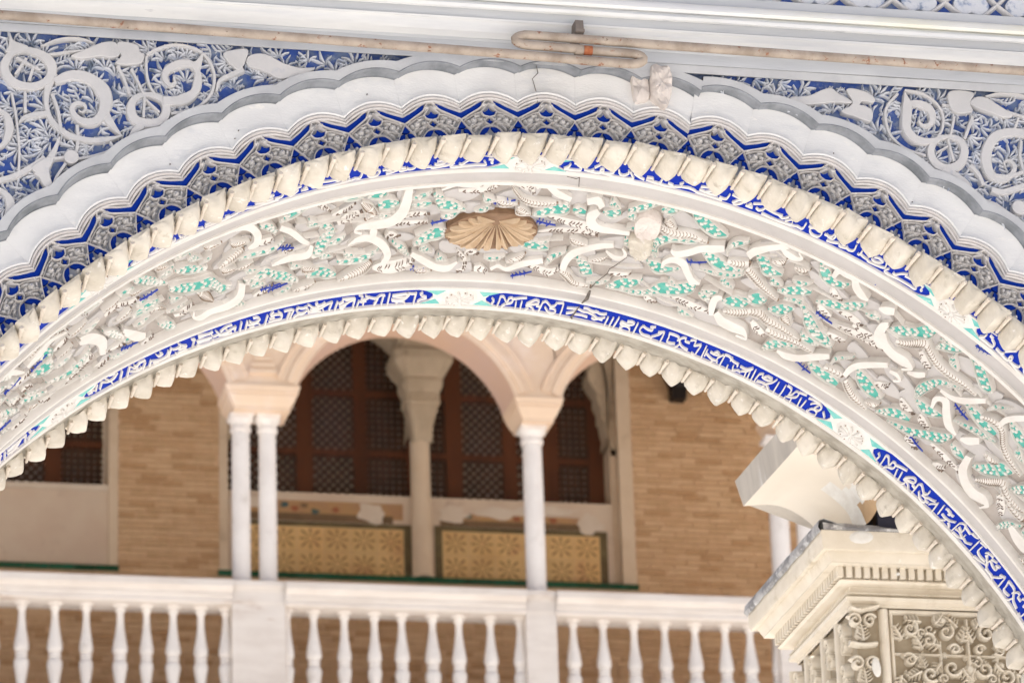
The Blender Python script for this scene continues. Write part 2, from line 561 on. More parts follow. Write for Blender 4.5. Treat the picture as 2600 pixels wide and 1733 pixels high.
def crescent(x0, r0, x1, r1, bulge, w, n=9):
    """leaf-like closed outline from a to b, bent sideways"""
    a, b = np.array([x0, r0]), np.array([x1, r1])
    d = b - a
    nrm = np.array([-d[1], d[0]]) / np.linalg.norm(d)
    t = np.linspace(0, 1, n)[:, None]
    mid = a + d * t + nrm * bulge * 4 * t * (1 - t)
    ww = w * np.sin(np.pi * t) ** .7
    up, dn = mid + nrm * ww, mid - nrm * ww
    return np.vstack([up, dn[::-1][1:-1]])

PH = 1.205 * PL / 2
BL = dict(h0=-.0105, h1=-.0048)
blue_sets = {}
def lace_part(name, mat, fn):
    mb = MB()
    fn(mb)
    return mb.build(name, mat, angle=40)
ridge_paths = []
def outline(pts, w=.0016, h=.0005):
    ridge_paths.append((np.asarray(pts), w, h))

chev = [np.array([(s * (PH - 0.0), 1.2245), (s * (PH - .034), 1.2425), (s * (PH - .0375), 1.2525), (s * (PH - .017), 1.2430), (s * PH, 1.2350)]) for s in (-1, 1)]
bowl = np.array([(-.0115, 1.2345), (-.006, 1.2335), (-.002, 1.2365), (0, 1.2400), (.002, 1.2365), (.006, 1.2335), (.0115, 1.2345), (.008, 1.2285), (.003, 1.2262), (-.003, 1.2262), (-.008, 1.2285)])
star = np.array([(0, 1.2222), (.0015, 1.2181), (.0052, 1.2168), (.0015, 1.2153), (0, 1.2110), (-.0015, 1.2153), (-.0052, 1.2168), (-.0015, 1.2181)])
tri = [np.array([(s * PH, 1.2185), (s * (PH - .0065), 1.2085), (s * (PH - .003), 1.2068), (s * PH, 1.2065)]) for s in (-1, 1)]
carch = [crescent(s * .0010, 1.2065, s * .0200, 1.1830, s * .0040, .0050) for s in (-1, 1)]
varch = [crescent(s * (PH - .0022), 1.2050, s * (PH - .0185), 1.1830, -s * .0022, .0055) for s in (-1, 1)]
def plates(name, shapes):
    return [(name, lace_part(name, "blue_lace", lambda m, c=c: plate(m, pmap, c, **BL))) for c in shapes]
blue_plates = plates("blue_chevron", chev) + plates("blue_bowl", [bowl]) + plates("blue_star", [star]) + plates("blue_triangle", tri) + plates("blue_crescent", carch + varch)

def lines(m):
    R_ = lambda pts, w=.0015, h=.0002, closed=False: ribbon(m, pmap, pts, w * .85, -.0105, h, PROF_ROUND, step=.003, closed=closed)
    for s in (-1, 1):
        R_([(s * PH, 1.2215), (s * (PH - .016), 1.2305), (s * (PH - .032), 1.2400), (s * (PH - .0375), 1.2460), (s * .004, 1.2545)], .0019)
        R_([(s * PH, 1.2350), (s * (PH - .019), 1.2440), (s * .012, 1.2535), (0, 1.2555)], .0018)
        R_([(s * .0128, 1.2345), (s * .009, 1.2268), (0, 1.2240)], .0015)
        R_([(s * .0128, 1.2345), (s * .007, 1.2400), (0, 1.2480)], .0013)
        R_([(s * .002, 1.2245), (s * .0085, 1.2165), (0, 1.2088)], .0013)
        R_([(0, 1.2088), (s * .010, 1.2065), (s * .019, 1.1975), (s * .0245, 1.1800)], .0014)
        R_([(s * PH, 1.2205), (s * (PH - .0085), 1.2075), (s * (PH - .0160), 1.1950), (s * .0245, 1.1800)], .0014)
        R_([(s * .0085, 1.2165), (s * .019, 1.2135), (s * .030, 1.2075), (s * (PH - .0085), 1.2075)], .0012, -.001)
        R_([(s * .0128, 1.2330), (s * .022, 1.2305), (s * .034, 1.2245), (s * (PH - .004), 1.2185)], .0012, -.001)
p_lines = lace_part("raised_lines", "lace_line", lines)

def blobs(m):
    rnd = random.Random(11)
    for s in (-1, 1):
        for (x, r, a, b, t, h) in ((.0062, 1.2450, .0062, .0030, -.75, -.001), (.0265, 1.2185, .0052, .0046, 0, .0005), (.0155, 1.2205, .0052, .0024, .5, -.002),
                                   (.0205, 1.2262, .0070, .0022, -.45, -.002), (.0345, 1.2165, .0046, .0022, 1.0, -.002), (.0170, 1.2120, .0060, .0022, -.25, -.002),
                                   (.0290, 1.2115, .0058, .0022, -.5, -.002), (.0225, 1.2055, .0062, .0023, -.7, -.003), (.0340, 1.2045, .0040, .0020, .9, -.003),
                                   (.0290, 1.1960, .0030, .0022, 1.2, -.004), (.0075, 1.1930, .0036, .0030, .4, -.002), (.0085, 1.1855, .0034, .0028, 0, -.002),
                                   (.0400, 1.1940, .0030, .0030, 0, -.003), (.0405, 1.1860, .0034, .0028, .4, -.003), (.0090, 1.2205, .0035, .0018, 1.0, -.004),
                                   (.0395, 1.2245, .0046, .0020, -.5, -.003)):
            dome(m, pmap, (s * x, r), a * 1.2, b * 1.35, s * t, -.0105, h + .0018, n=8)
            if a > .005:
                ribbon(m, pmap, [(s * (x - a * .7), r + a * .25 * t), (s * (x + a * .7), r - a * .25 * t)], .0005, h - .003, h + .0026, PROF_ROUND, smooth=False)
p_blob = lace_part("grey_leaf_relief", "lace_grey", blobs)
dots = [("blue_dot", lace_part("blue_dot", "blue_lace", lambda m, q=q: dome(m, pmap, (q * .0265, 1.2188), .0019, .0019, 0, -.003, .0026, n=8))) for q in (-1, 1)]
lace_subs = blue_plates + dots + [("raised_lines", p_lines), ("leaf_relief", p_blob)]
for k in range(-10, 30):
    deg = TV0 + 4.447 * (k + .5)
    if abs(deg) > 86:
        continue
    sc = lobe_scale(deg)
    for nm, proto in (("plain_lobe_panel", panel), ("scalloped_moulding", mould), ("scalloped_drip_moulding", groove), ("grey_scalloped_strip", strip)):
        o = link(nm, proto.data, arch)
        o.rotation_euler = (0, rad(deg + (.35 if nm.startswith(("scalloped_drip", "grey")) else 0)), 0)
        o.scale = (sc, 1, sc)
    o = link("lace_panel", lace_ground.data, arch)
    o.rotation_euler = (0, rad(deg), 0)
    o.scale = (sc, 1, sc)
    if -58 < deg < 56:
        for nm, proto in lace_subs:
            q = link(nm, proto.data, o)
            if nm in ("raised_lines", "leaf_relief"):
                q["kind"] = "stuff"
for x in [panel, mould, groove, strip, lace_ground] + [p for _, p in lace_subs]:
    bpy.data.objects.remove(x, do_unlink=True)

# ---- spandrels: sunk blue ground
mb = MB()
ths = np.linspace(-rad(80), rad(80), 121)
zt = ZTOP - CZ
rows = []
for t in ths:
    ro = min((zt + .004) / math.cos(t), (2.02) / max(abs(math.sin(t)), 1e-6))
    r0 = 1.322
    rows.append([(CX + r * math.sin(t), D + .0105 + .003 * mnoise.noise(Vector((r * 30 * math.sin(t), 2, r * 30 * math.cos(t)))), CZ + r * math.cos(t)) for r in np.linspace(r0, max(ro, r0 + .0005), 26)])
mb.grid(rows)
apart(mb, "spandrel_ground", "blue_worn")
# the drip mould closes the wall above the crown, where no spandrel is left
def hstrip(name, prof, mat, x0=-2.05, x1=2.05, nx=90, jit=.0012):
    mb = MB()
    xs = np.linspace(x0, x1, nx)
    P = np.empty((nx, len(prof), 3))
    for j, (z, h) in enumerate(prof):
        jz = np.array([mnoise.noise(Vector((x * 4.1, j * 3.3 + z * 50, 5.0))) for x in xs]) * jit
        P[:, j] = np.stack([CX + xs, np.full(nx, D - h) + jz, np.full(nx, z * (1 - h / D) + 1.6) + jz], -1)
    mb.grid(P)
    return apart(mb, name, mat)
hstrip("spandrel_top_fillet", [(2.8445, -.015), (2.8448, .004), (2.846, .0085), (2.860, .009), (2.8605, .0075), (2.8615, .0105)], "face_grey")
hstrip("lower_cornice_fillet", [(2.861, .0105), (2.862, .0108), (2.880, .011), (2.884, .0135), (2.886, .0135)], "cornice_grey")
hstrip("lower_cornice_cove", [(2.8855, .0135), (2.889, .019), (2.897, .030), (2.908, .037), (2.918, .039), (2.9185, .043), (2.9225, .044)], "cornice_white")
hstrip("middle_cornice_fascia", [(2.922, .044), (2.923, .041), (2.9375, .043), (2.9378, .047)], "cornice_grey")
hstrip("middle_cornice_roll", [(2.9375, .047), (2.941, .053), (2.947, .055), (2.9515, .052), (2.9525, .046), (2.953, .046), (2.955, .053), (2.961, .058), (2.968, .057), (2.9715, .053), (2.972, .046)], "cornice_white")
hstrip("upper_cornice_fascia", [(2.9718, .046), (2.973, .043), (2.987, .041), (2.9872, .02)], "cornice_grey")
# ---- lozenge panel above the cornice
mb = MB()
mb.grid([[(CX + x, D - .022, z + 1.6) for z in (2.962, 3.5)] for x in (-2.05, 2.05)])
apart(mb, "lozenge_panel_ground", "blue_worn")

# ------------------------------------------------------------------ spandrel scrolls: metres from the arch centre (x, z, half width)
SPANDREL_RIBBONS = [[(-0.8665,1.2734,0.00263),(-0.8278,1.2536,0.00263)],[(-0.8505,1.2732,0.00263),(-0.8672,1.244,0.00263)],[(-0.8386,1.2599,0.00263),(-0.8457,1.2337,0.00263)],[(-0.8075,1.2506,0.00846),(-0.8162,1.2212,0.00602),(-0.8172,1.1923,0.00414),(-0.8104,1.1702,0.0047),(-0.7972,1.1547,0.00564),(-0.7746,1.1417,0.00526),(-0.7409,1.1377,0.0047),(-0.7109,1.1436,0.00489),(-0.6968,1.1486,0.00113)],[(-0.8171,1.1796,0.0047),(-0.8366,1.1757,0.00526),(-0.8534,1.1696,0.00414),(-0.8607,1.1609,0.00113)],[(-0.8055,1.2363,0.00564),(-0.7793,1.2483,0.00846),(-0.7529,1.2459,0.0094),(-0.7321,1.2307,0.01034),(-0.7234,1.2086,0.0109),(-0.728,1.1856,0.01353),(-0.7411,1.1704,0.01165),(-0.7598,1.1693,0.00977),(-0.773,1.1787,0.00789),(-0.7769,1.1918,0.00752),(-0.7695,1.1995,0.00639),(-0.7582,1.1981,0.00526),(-0.7553,1.1901,0.00414),(-0.7618,1.1845,0.00263),(-0.7666,1.1883,0.00094)],[(-0.7261,1.1857,0.0094),(-0.7129,1.166,0.00602),(-0.6968,1.1465,0.00094)],[(-0.6612,1.2187,0.00226),(-0.663,1.1815,0.00226)],[(-0.6593,1.2126,0.00188),(-0.6375,1.1923,0.00188)],[(-0.6658,1.169,0.00846),(-0.679,1.1558,0.0047),(-0.6883,1.1399,0.00113)],[(-0.6585,1.2915,0.00263),(-0.6414,1.3031,0.00263),(-0.6166,1.312,0.00263),(-0.5899,1.3107,0.00263),(-0.567,1.2997,0.00263),(-0.5518,1.2756,0.00263),(-0.549,1.2508,0.00263),(-0.5558,1.2275,0.00263),(-0.573,1.2078,0.00263),(-0.5958,1.197,0.00263),(-0.6186,1.1915,0.00263)],[(-0.6585,1.2894,0.00244),(-0.6588,1.2728,0.00244),(-0.6575,1.2542,0.00244),(-0.6523,1.2358,0.00244),(-0.6441,1.2219,0.00244)],[(-0.6318,1.2123,0.0094),(-0.6034,1.2162,0.00846),(-0.5824,1.23,0.01034),(-0.5757,1.2511,0.00752),(-0.5776,1.2718,0.00789),(-0.59,1.2814,0.00526),(-0.609,1.2781,0.00602),(-0.6243,1.2677,0.00752),(-0.629,1.2539,0.00714),(-0.6223,1.2419,0.00564),(-0.6129,1.2446,0.00376),(-0.6147,1.2549,0.0015)],[(-0.8277,1.2959,0.00113),(-0.8024,1.3083,0.00226),(-0.7798,1.3132,0.00244),(-0.7571,1.312,0.00226),(-0.7429,1.3071,0.00075)],[(-0.8172,1.281,0.00188),(-0.7871,1.2882,0.00188),(-0.757,1.2937,0.00169),(-0.742,1.3043,0.00075)],[(-0.5021,1.2768,0.00526),(-0.5232,1.265,0.00414),(-0.5404,1.2534,0.00376),(-0.5462,1.2343,0.00188)],[(-0.8726,1.2114,0.00207),(-0.8665,1.179,0.00207),(-0.8613,1.1385,0.00207),(-0.8591,1.1081,0.00207),(-0.86,1.0746,0.00207)],[(-0.8515,1.2127,0.00263),(-0.8507,1.1779,0.00263)],[(-0.809,1.2134,0.00301),(-0.7993,1.1852,0.00301),(-0.7943,1.1507,0.00301)],[(-0.7682,1.1626,0.00301),(-0.7671,1.1381,0.00301),(-0.7692,1.1156,0.00301)],[(-0.7049,1.2697,0.00263),(-0.6944,1.2476,0.00263),(-0.6858,1.2213,0.00263)],[(-0.6831,1.2649,0.00226),(-0.6717,1.2429,0.00226),(-0.6631,1.2227,0.00226)],[(-0.7668,1.1045,0.00263),(-0.7482,1.1087,0.00263),(-0.722,1.1184,0.00263),(-0.7014,1.1309,0.00263)],[(-0.7864,1.0952,0.00263),(-0.8019,1.0669,0.00263),(-0.8054,1.0424,0.00263)],[(-0.7892,1.1052,0.00226),(-0.8051,1.1022,0.00226)],[(-0.7961,1.1394,0.00188),(-0.8052,1.1134,0.00451),(-0.817,1.0903,0.00846),(-0.8298,1.0693,0.00902)],[(-0.8964,1.0584,0.0047),(-0.889,1.0609,0.0047),(-0.8632,1.0705,0.00564),(-0.8375,1.0882,0.00489),(-0.819,1.1035,0.0047)],[(-0.9019,1.1808,0.00376),(-0.8908,1.1795,0.00376),(-0.8795,1.17,0.00677),(-0.8755,1.1498,0.00789),(-0.8807,1.1291,0.00602),(-0.8899,1.1184,0.00376),(-0.901,1.1157,0.00376)],[(-0.8999,1.0451,0.00376),(-0.8888,1.0438,0.00376),(-0.8757,1.0314,0.00752),(-0.8717,1.0136,0.00827),(-0.8788,0.9911,0.00677),(-0.8878,0.9786,0.00414),(-0.8988,0.9739,0.00376)],[(0.5973,1.3044,0.00244),(0.5807,1.285,0.00244),(0.5734,1.2674,0.00244),(0.5742,1.2481,0.00244),(0.5791,1.2291,0.00244),(0.5904,1.2149,0.00244),(0.608,1.2031,0.00244),(0.638,1.1943,0.00244)],[(0.61,1.311,0.00226),(0.6355,1.3079,0.00226),(0.6573,1.2963,0.00226),(0.6686,1.282,0.00226),(0.6736,1.265,0.00226),(0.6701,1.2433,0.00226),(0.6608,1.2277,0.00226)],[(0.6091,1.3062,0.00113),(0.6125,1.287,0.0094),(0.6101,1.2654,0.0094),(0.6085,1.2417,0.00846),(0.6197,1.2252,0.00846),(0.6398,1.22,0.00658),(0.6625,1.2236,0.00526)],[(0.6136,1.2871,0.00564),(0.6342,1.2884,0.00658),(0.652,1.2788,0.00827),(0.6549,1.2617,0.00752),(0.648,1.2506,0.00564),(0.6357,1.2498,0.00338),(0.6301,1.258,0.0015)],[(0.6732,1.2887,0.00188),(0.6896,1.2876,0.00188),(0.7081,1.2877,0.00188)],[(0.7499,1.3076,0.00226),(0.77,1.3143,0.00226),(0.7971,1.3161,0.00226),(0.8321,1.3118,0.00226)],[(0.7781,1.2845,0.00226),(0.8086,1.2767,0.00226),(0.829,1.2726,0.00226)],[(0.6791,1.2267,0.00226),(0.6865,1.1865,0.00226)],[(0.659,1.202,0.0015),(0.6782,1.2138,0.0015)],[(0.665,1.1703,0.00752),(0.6887,1.1589,0.00846),(0.7063,1.1472,0.00564),(0.7153,1.1307,0.00188)],[(0.8266,1.2422,0.00752),(0.8134,1.2457,0.00789),(0.7897,1.2464,0.00827),(0.7643,1.2384,0.00865),(0.7482,1.2159,0.0094),(0.7434,1.1921,0.00977),(0.7488,1.1689,0.01034),(0.7666,1.1593,0.0094),(0.7858,1.1689,0.00752),(0.7922,1.1843,0.00564),(0.7837,1.1945,0.00451),(0.7741,1.1907,0.00263),(0.7765,1.1812,0.00094)],[(0.6934,1.2684,0.00226),(0.6836,1.2313,0.00226)],[(0.7254,1.2704,0.00301),(0.708,1.2285,0.00301)],[(0.8062,1.2733,0.00226),(0.7961,1.249,0.00226)],[(0.7149,1.1818,0.00376),(0.7281,1.1655,0.00376),(0.7349,1.1472,0.00376)],[(0.8071,1.2303,0.00263),(0.8028,1.2021,0.00263),(0.807,1.1766,0.00263)],[(0.7488,1.1403,0.00564),(0.7669,1.1367,0.00564),(0.7901,1.1444,0.00526),(0.8198,1.1551,0.00489)],[(0.7329,1.1202,0.00226),(0.7549,1.113,0.00263),(0.7821,1.0933,0.00263),(0.8005,1.0796,0.00226)],[(0.7548,1.1662,0.00263),(0.7794,1.1655,0.00301),(0.808,1.1758,0.00263)]]
SPANDREL_RINGS=[[(-0.8502,1.2881,0.00564),(-0.8247,1.2805,0.00714),(-0.8101,1.2628,0.00977),(-0.813,1.242,0.00789),(-0.8279,1.2287,0.00714),(-0.8494,1.2242,0.00714),(-0.8728,1.2319,0.00789),(-0.8853,1.2538,0.00846),(-0.8772,1.277,0.00752),(-0.8661,1.285,0.00602)],[(-0.6555,1.2228,0.00451),(-0.6337,1.2163,0.00639),(-0.6261,1.2003,0.00789),(-0.6337,1.1792,0.00846),(-0.6554,1.1727,0.00846),(-0.6771,1.1785,0.00902),(-0.6832,1.1987,0.00827),(-0.6754,1.2157,0.00602)],[(0.6794,1.231,0.00414),(0.6996,1.2258,0.00658),(0.7065,1.207,0.00789),(0.6965,1.1829,0.00827),(0.6733,1.1729,0.00902),(0.6535,1.1824,0.00865),(0.6478,1.2034,0.00714),(0.6584,1.2233,0.00564)]]
SPANDREL_PLATES=[[(-0.8768,1.3154),(-0.871,1.3023),(-0.8474,1.2935),(-0.8567,1.2846),(-0.8754,1.2813),(-0.8848,1.2827),(-0.8789,1.2935)],[(-0.5871,1.2816),(-0.5785,1.2864),(-0.5666,1.3022),(-0.5699,1.2786),(-0.5728,1.2701)],[(-0.7795,1.2814),(-0.7608,1.292),(-0.7325,1.307),(-0.7098,1.3106),(-0.7041,1.2989),(-0.7017,1.2886),(-0.7116,1.2828),(-0.7343,1.284),(-0.7607,1.2781)],[(-0.7037,1.311),(-0.6832,1.3103),(-0.6718,1.3052),(-0.6695,1.2949),(-0.6619,1.2913),(-0.6695,1.2752),(-0.7077,1.2723),(-0.6993,1.2867),(-0.706,1.2988)],[(-0.5345,1.3022),(-0.5172,1.3093),(-0.4951,1.3118),(-0.4971,1.2959),(-0.502,1.2831),(-0.5107,1.2741),(-0.5212,1.2818),(-0.5288,1.2897)],[(-0.4975,1.2886),(-0.493,1.3),(-0.4786,1.3051),(-0.4632,1.304),(-0.4488,1.2966),(-0.4325,1.2893),(-0.4095,1.2845),(-0.3853,1.2861),(-0.398,1.2763),(-0.4212,1.267),(-0.4443,1.2634),(-0.4596,1.2708),(-0.4788,1.2779),(-0.4922,1.2812)],[(-0.8393,1.0851),(-0.8116,1.104),(-0.8128,1.0796),(-0.8074,1.0596),(-0.8024,1.0443),(-0.8204,1.0548),(-0.8299,1.0725)],[(0.4097,1.2845),(0.4404,1.289),(0.4655,1.3013),(0.482,1.3056),(0.4937,1.2967),(0.5114,1.2871),(0.5151,1.2809),(0.4846,1.2806),(0.4518,1.2753),(0.4273,1.2727)],[(0.5085,1.3058),(0.5329,1.3052),(0.5528,1.2957),(0.5545,1.2851),(0.5338,1.2859),(0.5271,1.2773),(0.5106,1.2737),(0.5173,1.2831)],[(0.5001,1.2688),(0.5272,1.2784),(0.5491,1.2701),(0.5458,1.2496),(0.5198,1.2571),(0.4997,1.2623)],[(0.6873,1.3129),(0.7286,1.3134),(0.721,1.2939),(0.7244,1.279),(0.6969,1.2747),(0.6854,1.2869)],[(0.7213,1.2935),(0.7321,1.305),(0.7487,1.306),(0.7685,1.2948),(0.7945,1.2765),(0.7792,1.2712),(0.757,1.2785),(0.7388,1.2838)]]
SPANDREL_DISCS=[[(-0.7775,1.1059,0.01165)],[(0.7936,1.1089,0.01241)]]

# flat scrolls and leaves of the spandrels
HT = .0045
_lv = [0]
def sp_ribbon(pts, closed=False):
    mb = MB()
    _lv[0] += 1
    HT = .0016 + (_lv[0] * 7 % 23) * .00008
    p = [(a, b) for a, b, c in pts]
    ribbon(mb, fmap, p, [c for a, b, c in pts] + ([pts[0][2]] if closed else []), -.013, HT, PROF_FLAT, step=.0035, closed=closed)
    apart(mb, "scroll_ring" if closed else ("scroll_band" if max(c for _, _, c in pts) > .004 else "scroll_stem"), "leaf_grey", angle=30)
for q in SPANDREL_RIBBONS:
    sp_ribbon(q)
for q in SPANDREL_RINGS:
    sp_ribbon(q, True)
for i, q in enumerate(SPANDREL_PLATES):
    mb = MB()
    plate(mb, fmap, q, -.013, .0036 + i * .00007, .0010, smooth=True, step=.004)
    apart(mb, "flat_leaf", "leaf_grey", angle=30)
for q in SPANDREL_DISCS:
    mb = MB()
    t = np.linspace(0, 2 * np.pi, 20, endpoint=False)
    plate(mb, fmap, np.stack([q[0][0] + q[0][2] * np.cos(t), q[0][1] + q[0][2] * np.sin(t)], 1), -.013, .0050, .0010)
    apart(mb, "boss", "leaf_grey", angle=30)

# veined leaves sunk behind the scrolls
def veined_leaf(c, ang, L, W_, rnd):
    """a palmette of bent fingers, or a leaf with fingers on one side of its rib"""
    ca, sa = math.cos(ang), math.sin(ang)
    def P(x, y):
        return (c[0] + x * ca - y * sa, c[1] + x * sa + y * ca)
    mb = MB()
    top = rnd.uniform(-.0040, -.0008)
    R_ = lambda pts, w: ribbon(mb, fmap, pts, w, -.0125, top + rnd.uniform(-.0012, .0006), PROF_ROUND, step=.005)
    if rnd.random() < .55:
        n = rnd.choice((4, 5, 5))
        for k in range(n):
            f = (k / (n - 1) - .5) * 2
            a = f * 1.15
            l = L * (.62 + .30 * math.cos(a)) * rnd.uniform(.85, 1.1)
            R_([P(-L * .35 + .12 * l * math.cos(a), .12 * l * math.sin(a)), P(-L * .35 + .6 * l * math.cos(a * .85), .6 * l * math.sin(a * .85)), P(-L * .35 + l * math.cos(a * 1.1), l * math.sin(a * 1.1))], [.0012, .0030, .0010])
    else:
        sg = rnd.choice((-1, 1))
        bend = rnd.uniform(.2, .7) * sg
        B = lambda t, s: P((t - .5) * L, s + bend * L * (t - .5) ** 2)
        R_([B(t, 0) for t in (0, .33, .66, 1)], [.0014, .0024, .0020, .0006])
        n = max(3, int(L / .0072))
        for k in range(n):
            t = (k + .5) / n
            w = W_ * 1.5 * (.5 + .5 * math.sin(math.pi * t))
            R_([B(t, sg * .001), B(min(1, t + .10), sg * w * .55), B(min(1.06, t + .24), sg * w)], [.0013, .0027, .0009])
            if rnd.random() < .6:
                R_([B(t, -sg * .001), B(min(1, t + .12), -sg * w * .5)], [.0009, .0010])
    apart(mb, "veined_leaf", "vein_grey", angle=60)
rnd = random.Random(21)
zt = ZTOP - CZ
cells = []
for side in (-1, 1):
    for tries in range(2600):
        x = side * rnd.uniform(.02, .95)
        z = rnd.uniform(.85, zt - .006)
        r = math.hypot(x, z)
        if r < 1.334 or z > zt - .006 or abs(x) > .98:
            continue
        if any((x - a) ** 2 + (z - b) ** 2 < .0150 ** 2 for a, b in cells):
            continue
        cells.append((x, z))
for i, (x, z) in enumerate(cells):
    ang = 2.2 * mnoise.noise(Vector((x * 5, z * 5, 9.0))) + rnd.uniform(-.9, .9) + math.atan2(z, x)
    veined_leaf((x, z), ang, rnd.uniform(.025, .034), rnd.uniform(.0062, .0090), rnd)

# lozenge net over the cornice
PN = .0912
mbx = [CX]
def net_piece(name, fn, mat):
    mb = MB()
    fn(mb)
    return apart(mb, name, mat, angle=40)
hm = lambda u, v, h: fmap(u, v, h + .022)
zb = 2.962 + 1.6 - CZ
for k in range(-12, 22):
    x0 = k * PN + .043
    if abs(x0) > 1.9:
        continue
    for sgn in (-1, 1):
        net_piece("net_ridge", lambda m: ribbon(m, hm, [(x0 - sgn * .046, zb - .004), (x0 - sgn * .03, zb + .006), (x0, zb + .030), (x0 + sgn * .046, zb + .078), (x0 + sgn * .09, zb + .125)], .0042, -.002, .012, PROF_ROUND, step=.008), "leaf_grey")
    xc = x0 + PN / 2
    for zz, sc in ((zb + .012, 1.0), (zb + .078, 1.0)):
        net_piece("net_cartouche", lambda m: plate(m, hm, [(xc - .031, zz + .016), (xc - .026, zz + .003), (xc - .012, zz - .004), (xc, zz + .001), (xc + .012, zz - .004), (xc + .026, zz + .003), (xc + .031, zz + .016), (xc + .022, zz + .030), (xc, zz + .040), (xc - .022, zz + .030)], -.002, .010, .002, smooth=True, step=.004), "vein_grey")

# nail holes and a bent nail in the plain band
for (x, z, r) in ((-.516, 1.155, .0011), (-.51, 1.17, .0008), (.274, 1.213, .0022), (-.30, 1.247, .0009), (.48, 1.19, .0010), (-.62, 1.105, .0010), (.61, 1.11, .0009)):
    mb = MB(); dome(mb, fmap, (x, z), r, r * 1.5, .3, -.004, .0012, n=8); apart(mb, "nail_hole", "crack")

